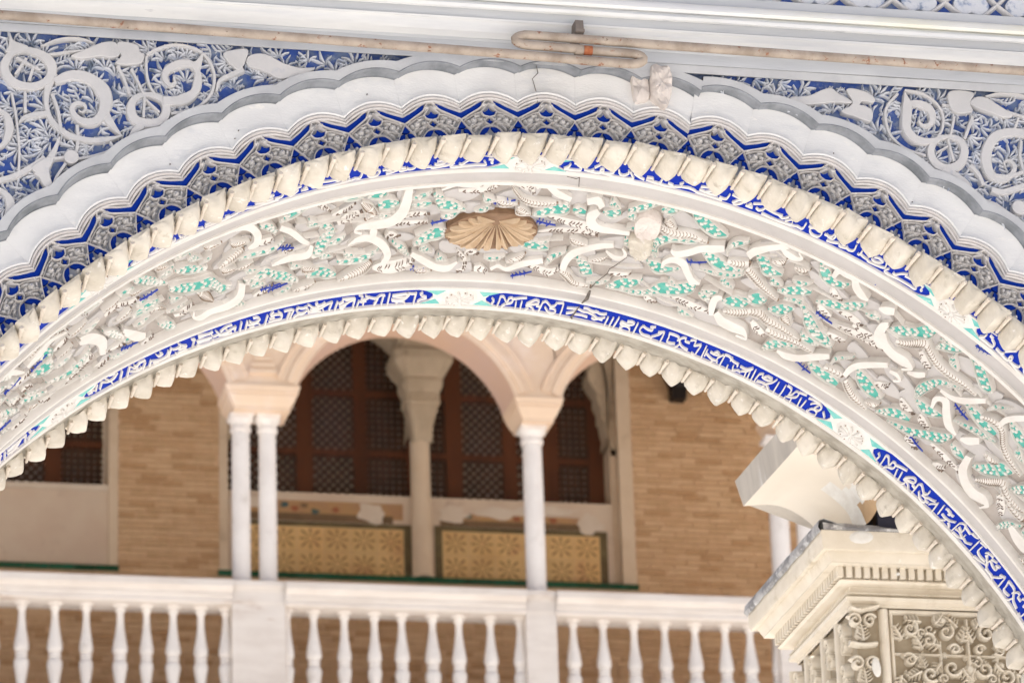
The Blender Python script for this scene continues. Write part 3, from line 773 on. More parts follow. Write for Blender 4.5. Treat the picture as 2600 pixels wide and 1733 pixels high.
# ------------------------------------------------------------------ soffit ornament: s, depth, half-width vector (metres) for each point
FIELD_BANDS = [[-.2034,.1589,-.0069,-.005,-.1959,.2313,-.0099,-.0093,-.1965,.2823,-.0102,-.0186,-.2133,.3138,-.0064,-.0205,-.2459,.3158,-.004,-.0169,-.2644,.3165,-.0033,-.0099,-.2665,.3338,-.0017,.0025,-.2527,.3472,.0004,.0052],[-.2696,.3931,.0008,.0022,-.2544,.3728,.0036,.0125,-.2331,.3754,.0018,.0172,-.2059,.4106,-.0029,.014,-.1857,.4645,-.0068,-.0007,-.1872,.5021,-.0049,-.0067],[-.4168,.231,.0,.0119,-.3891,.2705,-.001,.0119,-.3611,.3246,-.0012,.0102,-.3458,.3469,-.0001,.0071],[-.3384,.3589,-.0045,-.0068,-.3398,.4005,-.0061,-.0173,-.3723,.3967,-.0046,-.0172,-.4025,.4084,-.0015,-.005],[-.1432,.468,-.0003,.0094,-.1187,.4986,-.0003,.0143,-.0889,.534,.0009,.0156,-.0661,.5429,.0042,.0152,-.0532,.5126,.0016,.0037],[-.1437,.1865,.001,.0029,-.124,.164,.0031,.0087,-.1076,.1456,.0047,.0146,-.0894,.1367,.0022,.0167,-.0702,.162,-.006,.0032,-.0746,.1896,-.003,-.0109,-.0903,.1716,.0002,-.006],[-.2334,.3333,-.007,-.005,-.2277,.3826,-.0071,-.005],[-.5074,.1584,.0023,.0131,-.4806,.179,.0004,.0171,-.4573,.2311,-.0068,.0009,-.4533,.2755,-.0072,-.014,-.4659,.2834,-.0024,-.0075],[-.4496,.4533,-.0079,-.0094,-.4438,.5183,-.0085,-.0163,-.4612,.5481,-.0062,-.0201,-.4949,.5459,-.0049,-.0173,-.5109,.5587,-.0045,-.0176,-.5267,.5432,.0013,-.0047,-.5316,.5104,.0021,.0021],[-.6823,.4241,.0002,.0097,-.6506,.4815,.0016,.0196,-.625,.513,.0012,.0081],[-.7824,.3262,.004,.0174,-.7546,.3512,.0029,.0205,-.7246,.4105,-.0047,.0045,-.7139,.4699,-.0071,-.0082],[-.6655,.009,.0004,.0043,-.6314,.0583,.0011,.0072,-.6016,.0811,.0013,.0063],[.0151,.175,.004,.0074,.022,.1512,.0023,.0106,.0382,.1706,-.001,.0105,.055,.192,-.0002,.0132,.0825,.2109,.0004,.0101],[.1373,.2415,-.0048,-.0087,.1304,.265,-.0098,-.0073,.138,.2984,-.0045,.0145,.1555,.3118,.0015,.0144,.1801,.3106,.0018,.0106,.2063,.3072,.0013,.0076],[.1335,.5103,.0057,.0027,.1304,.4676,.0071,.0066,.1352,.4329,.0062,.0124,.1517,.4041,.0044,.0125,.1716,.3814,.0034,.0117,.1926,.368,.0024,.0094],[.1855,.3959,-.0003,.0035,.2023,.4139,.0004,.0095,.217,.4137,.0032,.0099,.2195,.3932,.0031,-.0008,.2093,.3722,.0009,-.0024],[.0113,.5398,.0026,.0066,.0212,.5216,.0018,.0085,.0396,.5345,.0022,.0095,.0573,.5083,.004,.0129,.0923,.4805,.0031,.0109],[.2857,.331,-.0002,.0043,.2965,.3402,.0022,.0117,.3147,.3199,.0044,.0123,.3289,.2926,.0041,.0125,.3499,.2752,.0038,.0138,.364,.2603,.0033,.0109],[.2885,.4102,.0021,.0011,.2878,.3861,.0036,.0054,.2984,.3647,.0031,.0129,.3162,.3673,-.0012,.0145,.3326,.3977,-.0031,.0103,.3479,.4233,-.0009,.0122,.3623,.4245,.0005,.0048],[.4107,.5279,.0038,-.0024,.4029,.4902,.0065,-.0014,.4009,.4583,.0061,.007,.4094,.4444,.0021,.0056],[.4154,.5118,-.002,.0113,.4326,.5341,-.0009,.0184,.4545,.5395,.0013,.0193,.475,.5396,-.0006,.0138,.4867,.5609,-.0026,-.0042,.4683,.5646,-.0005,-.0039],[.1099,.211,.0038,.0139,.1257,.2,.0012,.0167,.1396,.2251,-.0028,.0097],[.4059,.2564,.0067,.0091,.4115,.2298,.0058,.0119,.4316,.1941,.0037,.0098,.454,.1632,.0032,.0092],[.4464,.1816,-.0004,.0041,.4591,.192,-.0001,.0112,.4754,.1955,.0014,.0096,.4845,.1855,.0032,.0008,.4745,.1701,.0008,-.0027],[.5469,.1974,.0044,.0021,.5477,.1643,.0051,.0086,.5618,.152,.0012,.012,.5758,.1607,-.0025,.0099,.5879,.1878,-.0034,.0116,.605,.2054,-.0012,.0123,.6178,.2094,-.0,.0043],[.6709,.2454,-.0032,-.006,.6659,.2585,-.0072,-.0034,.6684,.2939,-.0081,.0072,.6798,.3205,-.0035,.0161,.6889,.3189,.0013,.0159],[.6409,.2124,.0007,.0042,.6528,.206,.0029,.0139,.665,.1935,.003,.0118],[.6721,.2907,-.0042,.0131,.6882,.3167,-.0026,.0144,.7094,.3288,-.0003,.0168,.7311,.3277,-.0,.0177,.7474,.335,-.0045,.0035,.7364,.3564,-.0014,-.0034],[.5444,.5479,.0002,.0057,.5628,.5503,.0018,.0132,.5838,.5336,.0036,.0127,.6041,.4994,.0041,.0118,.6248,.4668,.0029,.0085],[.6664,.5014,.0046,.0018,.6675,.4643,.0054,.0056,.6781,.4302,.004,.01,.7136,.3726,.0029,.0081],[.7227,.3879,.0005,.0053,.736,.3833,-.0002,.008,.7464,.3949,-.0028,.0006,.7378,.4095,-.0013,-.0037],[.8186,.4026,.0027,-.0015,.814,.3666,.0045,.0043,.8282,.3492,-.0012,.0139,.843,.3805,-.0046,.0117,.8608,.4121,-.0028,.013,.8808,.4212,-.0004,.0044],[.8102,.3295,.0003,.0053,.8318,.3248,.0012,.0085,.8523,.3036,.0033,.0101,.8798,.2505,.0029,.0071],[.925,.2834,.0043,.0018,.9284,.2467,.0046,.0065,.9553,.1821,.0036,.0069],[.922,.4471,-.0054,.0042,.9298,.4992,-.0064,.0104,.9482,.529,-.0033,.0162,.9699,.5385,-.0002,.0195,.989,.5277,.0004,.0185,1.0042,.5314,-.004,.0055,.9967,.5584,-.0014,-.0019],[.7475,.3524,.0009,.0041,.7625,.3384,.0028,.0101,.7732,.3197,.0029,.0077],[.8909,.4191,.0013,.0057,.9041,.4043,.004,.0124,.9176,.3767,.0038,.0091],[1.058,.5172,-.0011,.0101,1.0813,.5255,-.0016,.0185,1.1017,.5271,-.0002,.0186,1.1177,.5195,.0007,.0136],[-.7827,.3416,.0028,.0126,-.7574,.3658,.0024,.0189,-.7273,.4256,-.005,.0049,-.7126,.4965,-.0071,-.0067],[-.9622,.1809,.0016,.0071,-.941,.2095,.0037,.0207,-.9113,.2631,.0008,.0057],[-.9918,.0719,.0023,.0092,-.9693,.0985,.0038,.0172,-.9454,.1372,.0012,.0063],[-.9065,.2498,.0038,.0111,-.8831,.231,.0069,.0196,-.8638,.2048,.0039,.0123,-.8262,.2231,.0024,.0084],[-.6761,.4512,.0001,.0054,-.6444,.5084,.0018,.0179,-.6227,.5294,.0013,.0072]]
FIELD_GREEN = [[-.3314,.1478,.0006,.0081,-.3114,.1679,.0035,.0197,-.2911,.1674,.0059,.0221,-.2758,.1615,.0029,.0098],[-.2734,.175,.0032,.0143,-.2568,.1765,.0071,.0299,-.2447,.176,.007,.0222,-.2396,.1652,.0016,.0038],[-.2437,.2318,.0037,.0165,-.2262,.2327,.0067,.0283,-.2082,.2305,.0024,.0097],[-.4223,.2042,.0016,.0047,-.405,.1885,.0069,.0195,-.3873,.17,.0052,.0147,-.3719,.1571,.0015,.0045],[-.3398,.2774,.0008,.0046,-.3237,.2862,-.0002,.0169,-.3124,.3153,-.01,-.0073,-.3166,.3393,-.0127,-.0226,-.3199,.3691,-.0125,-.0199,-.3208,.4004,-.0098,-.0181,-.328,.4205,-.0028,-.0063],[-.4566,.2011,.0011,.007,-.4384,.2152,.0003,.017,-.418,.2558,-.0015,.0079],[-.4448,.4545,.0027,.0105,-.4274,.4547,.0059,.0192,-.4087,.4362,.005,.0227,-.3863,.4682,.0019,.0256,-.3635,.4885,.002,.0257,-.3349,.525,.0003,.0075],[-.3231,.5125,.0026,.0085,-.306,.4997,.0063,.0274,-.2864,.5149,.0034,.0298,-.2653,.5326,.0011,.0102],[-.2742,.4687,.0023,.0118,-.2508,.4758,.0034,.0147,-.2269,.4684,.0055,.0168,-.2068,.4344,.002,.0052],[-.1867,.4079,-.0006,.0058,-.1647,.4424,-.0021,.0124,-.1465,.4783,-.0012,.0049],[-.1468,.4324,.0016,.0039,-.1354,.4102,.0073,.0173,-.1268,.3901,.0089,.0255,-.1121,.3811,.0087,.0288,-.099,.369,.002,.0061],[-.1837,.2471,.0009,.0043,-.1641,.2488,.0038,.016,-.1498,.2437,.0017,.0063],[-.1517,.2079,-.0011,.0067,-.1398,.2275,-.0048,.0135,-.1295,.2543,-.0005,.0224,-.1108,.2615,.0028,.0234,-.0841,.2785,.0004,.004],[-.3771,.3936,.0029,.0111,-.3624,.3923,.002,.015,-.3523,.4145,-.001,.0032],[-.4758,.3274,.0014,.0052,-.4479,.3267,.0039,.0152,-.4152,.3305,.0039,.0122,-.3976,.2959,.0018,.0044],[.033,.2919,.0011,.0038,.0461,.2813,.0053,.017,.0594,.2677,.0058,.0187,.0699,.2597,.0081,.0284,.0822,.251,.0095,.0149,.0781,.2188,.0021,.0005],[.0953,.2546,.0015,.0087,.1034,.2544,.0025,.0193,.1188,.2592,.0013,.0115],[.1454,.2458,.001,.0067,.161,.2466,.0046,.0196,.1723,.2335,.0041,.0122],[.1835,.2202,.0029,.0087,.1996,.2015,.0048,.0134,.2161,.1769,.0032,.0091,.2276,.1652,.0011,.0034],[.2337,.1897,.0017,.0061,.2474,.1786,.0067,.0222,.2635,.1605,.0019,.0058],[.2818,.1634,-.0005,.0047,.2976,.1803,-.0022,.0199,.3177,.2014,-.0016,.0233,.3384,.2161,.001,.0206,.356,.2145,.0006,.0045],[.0388,.4256,.0009,.0041,.0576,.4212,.0045,.0236,.0724,.4225,.0027,.0213,.0918,.4301,.0004,.004],[.1014,.5033,.0018,.0019,.103,.4671,.0055,.0086,.1113,.4477,.0035,.0088,.1232,.4307,.001,.0027],[.1464,.4499,-.0009,.0055,.1606,.4708,-.0043,.0163,.1731,.4978,-.0038,.0225,.186,.5078,-.0,.0048],[.2702,.3796,.003,-.0045,.2563,.3406,.0087,.0013,.2622,.3047,.0073,.0157,.279,.2878,.0029,.0117,.2979,.2794,.0022,.012,.3172,.2763,.0006,.0037],[.2594,.4006,-.0,.0055,.2812,.4154,.0016,.0248,.298,.414,.0034,.015,.3166,.3942,.0018,.0062],[.3344,.3015,-.0001,.0035,.3539,.3146,-.0007,.0202,.3702,.3272,.0005,.0227,.3905,.3303,.0022,.0166,.4149,.3203,.0008,.0045],[.3742,.286,.0016,-.0001,.3707,.2571,.0041,.0032,.3769,.233,.0045,.0101,.3938,.2086,.0011,.0031],[.2194,.546,.0011,.0038,.234,.5304,.0058,.0197,.2478,.5159,.0077,.026,.2615,.5012,.0056,.0157,.2705,.481,.0017,.004],[.2437,.5439,.0008,.005,.2726,.5383,.0025,.0128,.291,.5249,.0039,.0127,.3094,.4939,.0079,.0273,.3323,.481,.007,.0255,.3514,.4536,.0088,.0182,.3553,.4225,.0021,.0023],[.3706,.4644,.0002,.0057,.3839,.4689,.0002,.0159,.3945,.4757,-.0001,.0046],[.4127,.4607,.0016,.0063,.4307,.4452,.0063,.027,.4457,.4351,.0074,.0211,.4541,.4092,.0029,.0051],[.3468,.3694,.0005,.0038,.376,.3654,.0016,.0093,.4027,.3513,.0022,.0088,.4179,.331,.0011,.0033],[.4187,.244,-.0004,.0059,.4338,.2555,-.0035,.02,.45,.2817,-.0001,.0229,.4743,.2744,.0005,.0036],[.5175,.1743,-.0027,.0076,.5319,.1997,-.0045,.0186,.5485,.2169,.0004,.0183,.5682,.2081,.0032,.012,.5785,.1867,.0012,.0027],[.4824,.3364,.0009,.0034,.4989,.3202,.0049,.0174,.5139,.3026,.0049,.0193,.5322,.2887,.0013,.0059],[.4995,.3527,.0008,.0045,.5248,.3391,.0007,.0118,.5416,.3573,-.002,.0081,.5577,.3873,-.005,.018,.5771,.4128,-.0025,.0222,.6019,.4246,-.0003,.009],[.4475,.4136,.0033,.0132,.4635,.399,.0061,.0276,.4772,.3921,.0012,.0063],[.4882,.4188,.0016,.006,.5083,.3981,.0071,.023,.5238,.3738,.0019,.0054],[.5473,.3085,.0009,.0043,.5716,.2911,.0037,.0179,.5902,.2774,.0038,.0146,.6047,.2577,.0062,.0167,.6204,.2277,.002,.0048],[.6281,.2582,.0008,.0042,.6417,.2497,.0016,.013,.6533,.2494,.0002,.0035],[.6769,.2558,.001,.005,.6956,.2408,.0051,.0207,.7124,.22,.005,.0154,.7293,.1929,.0095,.021,.7421,.1582,.0016,.0028],[.753,.1844,.0007,.0032,.7714,.1675,.0025,.0146,.7885,.1603,.001,.0083],[.5217,.5739,.0031,.0045,.5295,.5407,.0073,.0171,.5481,.5169,.0033,.0131,.5726,.4973,.0008,.0036],[.5615,.4074,-.0004,.0062,.5818,.4203,-.0006,.0225,.5996,.4246,-.0006,.0235,.6184,.4355,-.0003,.0045],[.6352,.4955,.0017,.0007,.6362,.4648,.0038,.0067,.6589,.4237,.0011,.0029],[.5994,.5266,-.0005,.0053,.6169,.5401,-.0004,.0167,.6424,.5441,.0003,.0216,.6662,.5494,.0001,.0122],[.6777,.4544,-.0015,.0062,.6937,.4762,-.0037,.0217,.7137,.4912,-.002,.0251,.7311,.4979,.0004,.0167,.7432,.4925,.0004,.0036],[.7564,.2202,.0012,.0024,.7697,.1894,.0066,.0167,.783,.1721,.0054,.0213,.7979,.1586,.0007,.0031],[.8095,.1593,-.0004,.0041,.8267,.1676,-.0034,.0178,.8442,.192,-.0048,.0184,.8632,.2132,-.0029,.0186,.8799,.2185,-.0002,.0034],[.7877,.4173,.0024,-.0011,.7839,.3827,.0093,.003,.7912,.3404,.0081,.0107,.8038,.3061,.0029,.0098,.8367,.2776,.0006,.0032],[.7906,.4181,-.0004,.008,.8099,.4246,.0006,.0208,.8276,.4157,.0024,.0155,.8431,.4012,.0007,.0033],[.7468,.5498,.0009,.0032,.7656,.5229,.0046,.0172,.7824,.505,.0031,.0204,.8032,.4975,.0008,.0082],[.7727,.5499,.0003,.0037,.8003,.5395,.0014,.0118,.8213,.5247,.0031,.0154,.8396,.5022,.0042,.0171,.8636,.4737,.0066,.0189,.8783,.4353,.0028,.0053],[.8849,.4618,-.0003,.0045,.9028,.4684,-.0008,.0164,.9202,.4696,-.0001,.0046],[.8585,.3093,-.0003,.0061,.8776,.3135,-.0009,.0157,.903,.3223,-.0006,.0185,.93,.3208,.0001,.0114],[.8601,.3865,.0004,.0035,.8892,.3681,.0012,.0095,.918,.3515,.0012,.0112,.9389,.3414,.0003,.0034],[.8912,.2779,.0014,.0017,.8989,.2479,.0034,.0072,.921,.2105,.0007,.002],[.9361,.2485,-.001,.0057,.9549,.2625,-.0028,.0192,.9731,.2714,-.0017,.018,.9857,.2739,-.0005,.0087],[.9369,.4653,.0009,.0041,.9552,.4446,.0052,.017,.9772,.4025,.0083,.0248,.9968,.3744,.001,.0037],[1.011,.4277,.001,.0027,1.0245,.4017,.0062,.0144,1.0404,.3648,.0043,.0088],[1.0418,.566,.0036,.0039,1.0507,.5283,.0056,.01,1.071,.4853,.0019,.0045],[-.691,.1942,.0023,.0122,-.6708,.2144,.0043,.0292,-.6449,.2513,.0025,.0237,-.6163,.2909,.0009,.0083],[-.6013,.3387,.0024,.0133,-.574,.3632,.0067,.0347,-.5415,.386,.0068,.031,-.5158,.395,.004,.0337,-.4878,.4479,.0035,.028,-.4708,.4437,.0015,.0053],[-.6039,.2542,.0018,.0092,-.576,.2765,.0052,.0273,-.5382,.3071,.0027,.0141],[-.7209,.2198,.0018,.0061,-.702,.2214,.0059,.0194,-.6896,.2193,.0018,.0059],[-.6707,.3818,.0019,.0061,-.6518,.3757,.0075,.0238,-.6324,.367,.0077,.0231,-.6215,.3557,.002,.0056],[-.8678,.1301,.002,.0069,-.8455,.1375,.0086,.03,-.8251,.1516,.0022,.0081],[-.8185,.1462,.002,.0065,-.7974,.1498,.0094,.0334,-.7759,.166,.0073,.0315,-.7575,.1862,.0012,.0058],[-.7294,.3683,.0003,.0048,-.7027,.4133,.0018,.0251,-.6779,.4547,.0008,.012],[-.6002,.5004,.0006,.0052,-.5791,.5271,.0032,.0292,-.5577,.556,.0006,.0062],[-.6164,.1937,.002,.0053,-.6007,.1726,.0062,.0187,-.5727,.1692,.002,.0066],[-.4422,.4659,.0016,.0052,-.4252,.4563,.0048,.0167,-.4041,.453,.0017,.0064],[-.881,.2563,.0037,.0127,-.8609,.2633,.0139,.0462,-.8495,.2633,.0033,.0105],[-.8864,.3317,.0021,.0074,-.8631,.3415,.0123,.0418,-.8447,.3446,.0132,.0365,-.8451,.3139,.0034,.007],[-.8383,.4401,.0017,.007,-.8081,.4658,.0053,.0209,-.7757,.4828,.0069,.0224,-.7595,.4567,.0067,.0174,-.7497,.4128,.0019,.0045],[-.7289,.3712,.0003,.0048,-.7023,.4162,.001,.0238,-.6765,.4644,.0001,.0129],[-.896,.4382,.002,.0076,-.8711,.4567,.0075,.0296,-.8302,.491,.0018,.0071],[-.9486,.3977,.0041,.0186,-.9221,.4332,.0071,.0329,-.8978,.4653,.0015,.0072],[-.9531,.11,.0022,.0075,-.9346,.1197,.0062,.0204,-.9196,.1242,.0017,.0055],[-.9857,.158,.003,.0163,-.9612,.1991,.0044,.0219,-.9447,.2216,.0016,.007],[-.6732,.4883,.0013,.0061,-.6625,.4965,.0048,.0155,-.653,.4808,.0022,.0059]]
FIELD_STRIPED = [[-.2786,.203,-.0011,.0058,-.2604,.2358,-.0035,.016,-.2444,.2673,-.0071,-.0057,-.2553,.2864,-.002,-.0051],[-.2578,.5634,.0015,.0047,-.2385,.5461,.0057,.0171,-.2211,.5248,.0084,.0211,-.211,.4925,.0072,.0154],[-.0321,.1607,-.0011,.0027,-.014,.1993,-.0014,.0052,.0071,.2321,.0,.0108,.0337,.2427,.0022,.0128,.0626,.2359,.0011,.0048],[.1308,.517,-.0003,.0084,.1469,.5323,-.0013,.016,.1653,.5574,.0006,.0149,.1938,.5607,.0005,.0041],[.2298,.2412,-.0001,.0044,.2604,.2636,.0007,.0146,.2816,.2648,.0028,.0166,.3022,.2551,.0018,.0138,.3328,.2629,.0003,.0037],[.3817,.306,.0015,.0091,.3996,.3,.0035,.0159,.415,.2851,.0035,.0127],[.4247,.4967,.0017,.0073,.445,.481,.0041,.0161,.464,.4603,.0037,.013],[.4171,.3046,-.0018,.0146,.4385,.3264,-.0018,.0148,.46,.3475,-.0009,.0111,.492,.3696,-.0001,.0026],[.4602,.4589,.0027,.0138,.4815,.4463,.0016,.0197,.499,.46,.0002,.0167,.5221,.4607,.0005,.014,.5649,.472,.0001,.0037],[.5065,.4936,.001,.0132,.5296,.494,.0014,.0141,.5577,.4869,.0009,.0103,.598,.4875,.0002,.0028],[.6288,.5168,.001,.0074,.6457,.5093,.0012,.0121,.6623,.5077,.0008,.0112],[.6724,.5159,-.0027,.0109,.6863,.5356,-.0026,.0132,.7049,.5537,-.001,.0127,.7336,.5634,-.0001,.0037],[.6985,.2836,.002,.009,.715,.2686,.0034,.0114,.7382,.2309,.0035,.0189,.752,.2418,-.0019,.013,.7769,.2617,-.0009,.0119,.8037,.2658,.0003,.0113,.8323,.2598,.0003,.0087,.8613,.2603,.0,.0026],[.8912,.3073,.0011,.0066,.9136,.289,.0007,.0112,.9347,.293,-.0026,.012,.9526,.3275,-.003,.0106,.9764,.3488,-.0014,.0103,1.0105,.359,-.0002,.0027],[.9574,.4963,.0018,.006,.978,.4633,.0043,.0128,.9956,.4301,.0017,.0184,1.0113,.4447,-.0018,.0133,1.0358,.4513,-.0002,.0118,1.0589,.4411,.0003,.0045],[1.0262,.4637,-.0009,.0118,1.0436,.4677,-.0007,.0128,1.0652,.4671,-.0003,.0092],[-.5112,.3328,.0023,.0063,-.4942,.3088,.0074,.0197,-.4761,.2801,.0065,.0168],[-.5389,.4184,.0,.0061,-.5181,.4523,-.0016,.0257,-.4955,.4983,-.0007,.0049],[-.6306,.4026,.0012,.0044,-.6129,.4061,.0031,.0153,-.5955,.4315,.0003,.0036]]
FIELD_DARK = [[-.303,.2914,.004,.0109,-.287,.2706,.007,.0194,-.2714,.2543,.003,.0086],[-.3742,.1557,.0,.0037,-.3513,.1869,-.0003,.0144,-.3275,.2227,-.0002,.0035],[-.1923,.3103,.0013,.0043,-.1752,.2978,.0031,.0119,-.1477,.2969,.001,.0043],[-.2145,.3353,.0008,.0033,-.185,.3329,.0019,.0088,-.1382,.3359,.0009,.0043],[-.1998,.5314,.0017,.0093,-.1787,.5371,.006,.03,-.1578,.5362,.0083,.0318,-.1414,.5227,.0086,.0243,-.131,.4997,.002,.0049],[-.1112,.2029,.001,.0051,-.0776,.2047,.0028,.0111,-.0536,.1844,.0054,.0118,-.0523,.1468,.0031,.0035],[-.0633,.4664,-.001,.0033,-.0407,.5121,-.0039,.0043,-.0342,.5559,-.0046,-.0064,-.0454,.5631,-.0012,-.0043],[-.0152,.5544,.0024,.012,-.0029,.5529,.002,.0171,.0111,.5648,.0001,.003],[.0627,.2969,.0003,.0038,.0894,.3111,.0012,.0126,.1156,.3178,.0019,.0156,.1416,.3232,.0011,.0171,.1588,.3394,-.0002,.0044],[.0595,.3672,.0007,.003,.0904,.3529,.002,.0089,.126,.3455,.0018,.0098,.1543,.3468,.0007,.0049],[-.0172,.1794,.0008,.0039,-.0044,.1779,.0023,.0203,.0104,.1909,-.0013,.0147,.019,.2072,-.0008,.0025],[.0682,.5153,.0003,.0041,.0905,.5262,.0009,.0132,.1147,.54,.0034,.0165,.1283,.5153,.0028,.0071],[.324,.5131,.0002,.0039,.3495,.5227,.0007,.0116,.3799,.5293,.0012,.0127,.4084,.5274,.0008,.0068],[.5844,.3062,.0003,.0036,.6106,.3049,.0005,.0116,.6324,.3105,.0001,.0106],[.6234,.3262,.0002,.0054,.649,.3285,.0007,.0116,.6734,.3229,.0009,.0097],[.4769,.4942,-.0015,.0071,.4918,.5143,-.0017,.0157,.5097,.5247,-.0003,.0083],[.599,.3599,.0005,.0045,.6367,.3489,.0012,.0116,.6708,.3436,.0011,.0125,.6908,.3383,.0003,.0035],[.7416,.2675,-.0021,.0072,.7572,.2898,-.0026,.0125,.7725,.3008,-.001,.0084],[.8581,.5185,-.0001,.0037,.8886,.5225,-.0002,.0111,.9293,.5254,-.0001,.0056],[1.0046,.4792,-.0025,.0076,1.0211,.5051,-.0037,.0116],[1.0096,.4737,-.0032,.0074,1.0232,.503,-.0047,.011,1.0325,.523,-.0026,.0063],[-.7348,.2959,.0016,.0047,-.712,.2819,.0043,.0153,-.6802,.3077,.0031,.0119,-.6708,.3011,.0012,.0037],[-.5678,.5033,.0024,.0087,-.551,.5017,.007,.021,-.5357,.476,.0015,.004],[-.9167,.0889,.0009,.0057,-.8853,.14,.0031,.024,-.8549,.1959,.0048,.0245,-.8239,.2218,.0029,.0114],[-.8255,.1483,.0016,.0086,-.8001,.1822,.0028,.0211,-.7821,.2155,.0002,.0044],[-1.0124,-.4506,.0018,.0076,-.9901,-.4205,.0036,.015],[-.4526,.2864,.0014,.0062,-.4345,.2927,.0043,.0161,-.4185,.2864,.0026,.0085],[-.7896,.5382,.0024,.007,-.7666,.5139,.0064,.0186,-.7495,.4942,.0069,.0198,-.7338,.4749,.0034,.0097],[-.7059,.5013,.0021,.008,-.6868,.5094,.0037,.0143,-.668,.5164,.0012,.0047]]
FIELD_TWIGS = [[-.3874,.3446],[-.1161,.3282],[-.3714,.5328],[-.1134,.5486],[.0635,.3239],[.0692,.5549],[.3357,.3515],[-.0244,.2461],[.5766,.3513],[.5962,.1606],[.8234,.1209],[.599,.5598],[.8611,.3456],[.8396,.5515],[-.6474,.3115],[-.3863,.5228],[-.6519,.5382],[-.9329,.2897],[-.9272,.4987],[-.8755,.2874]]
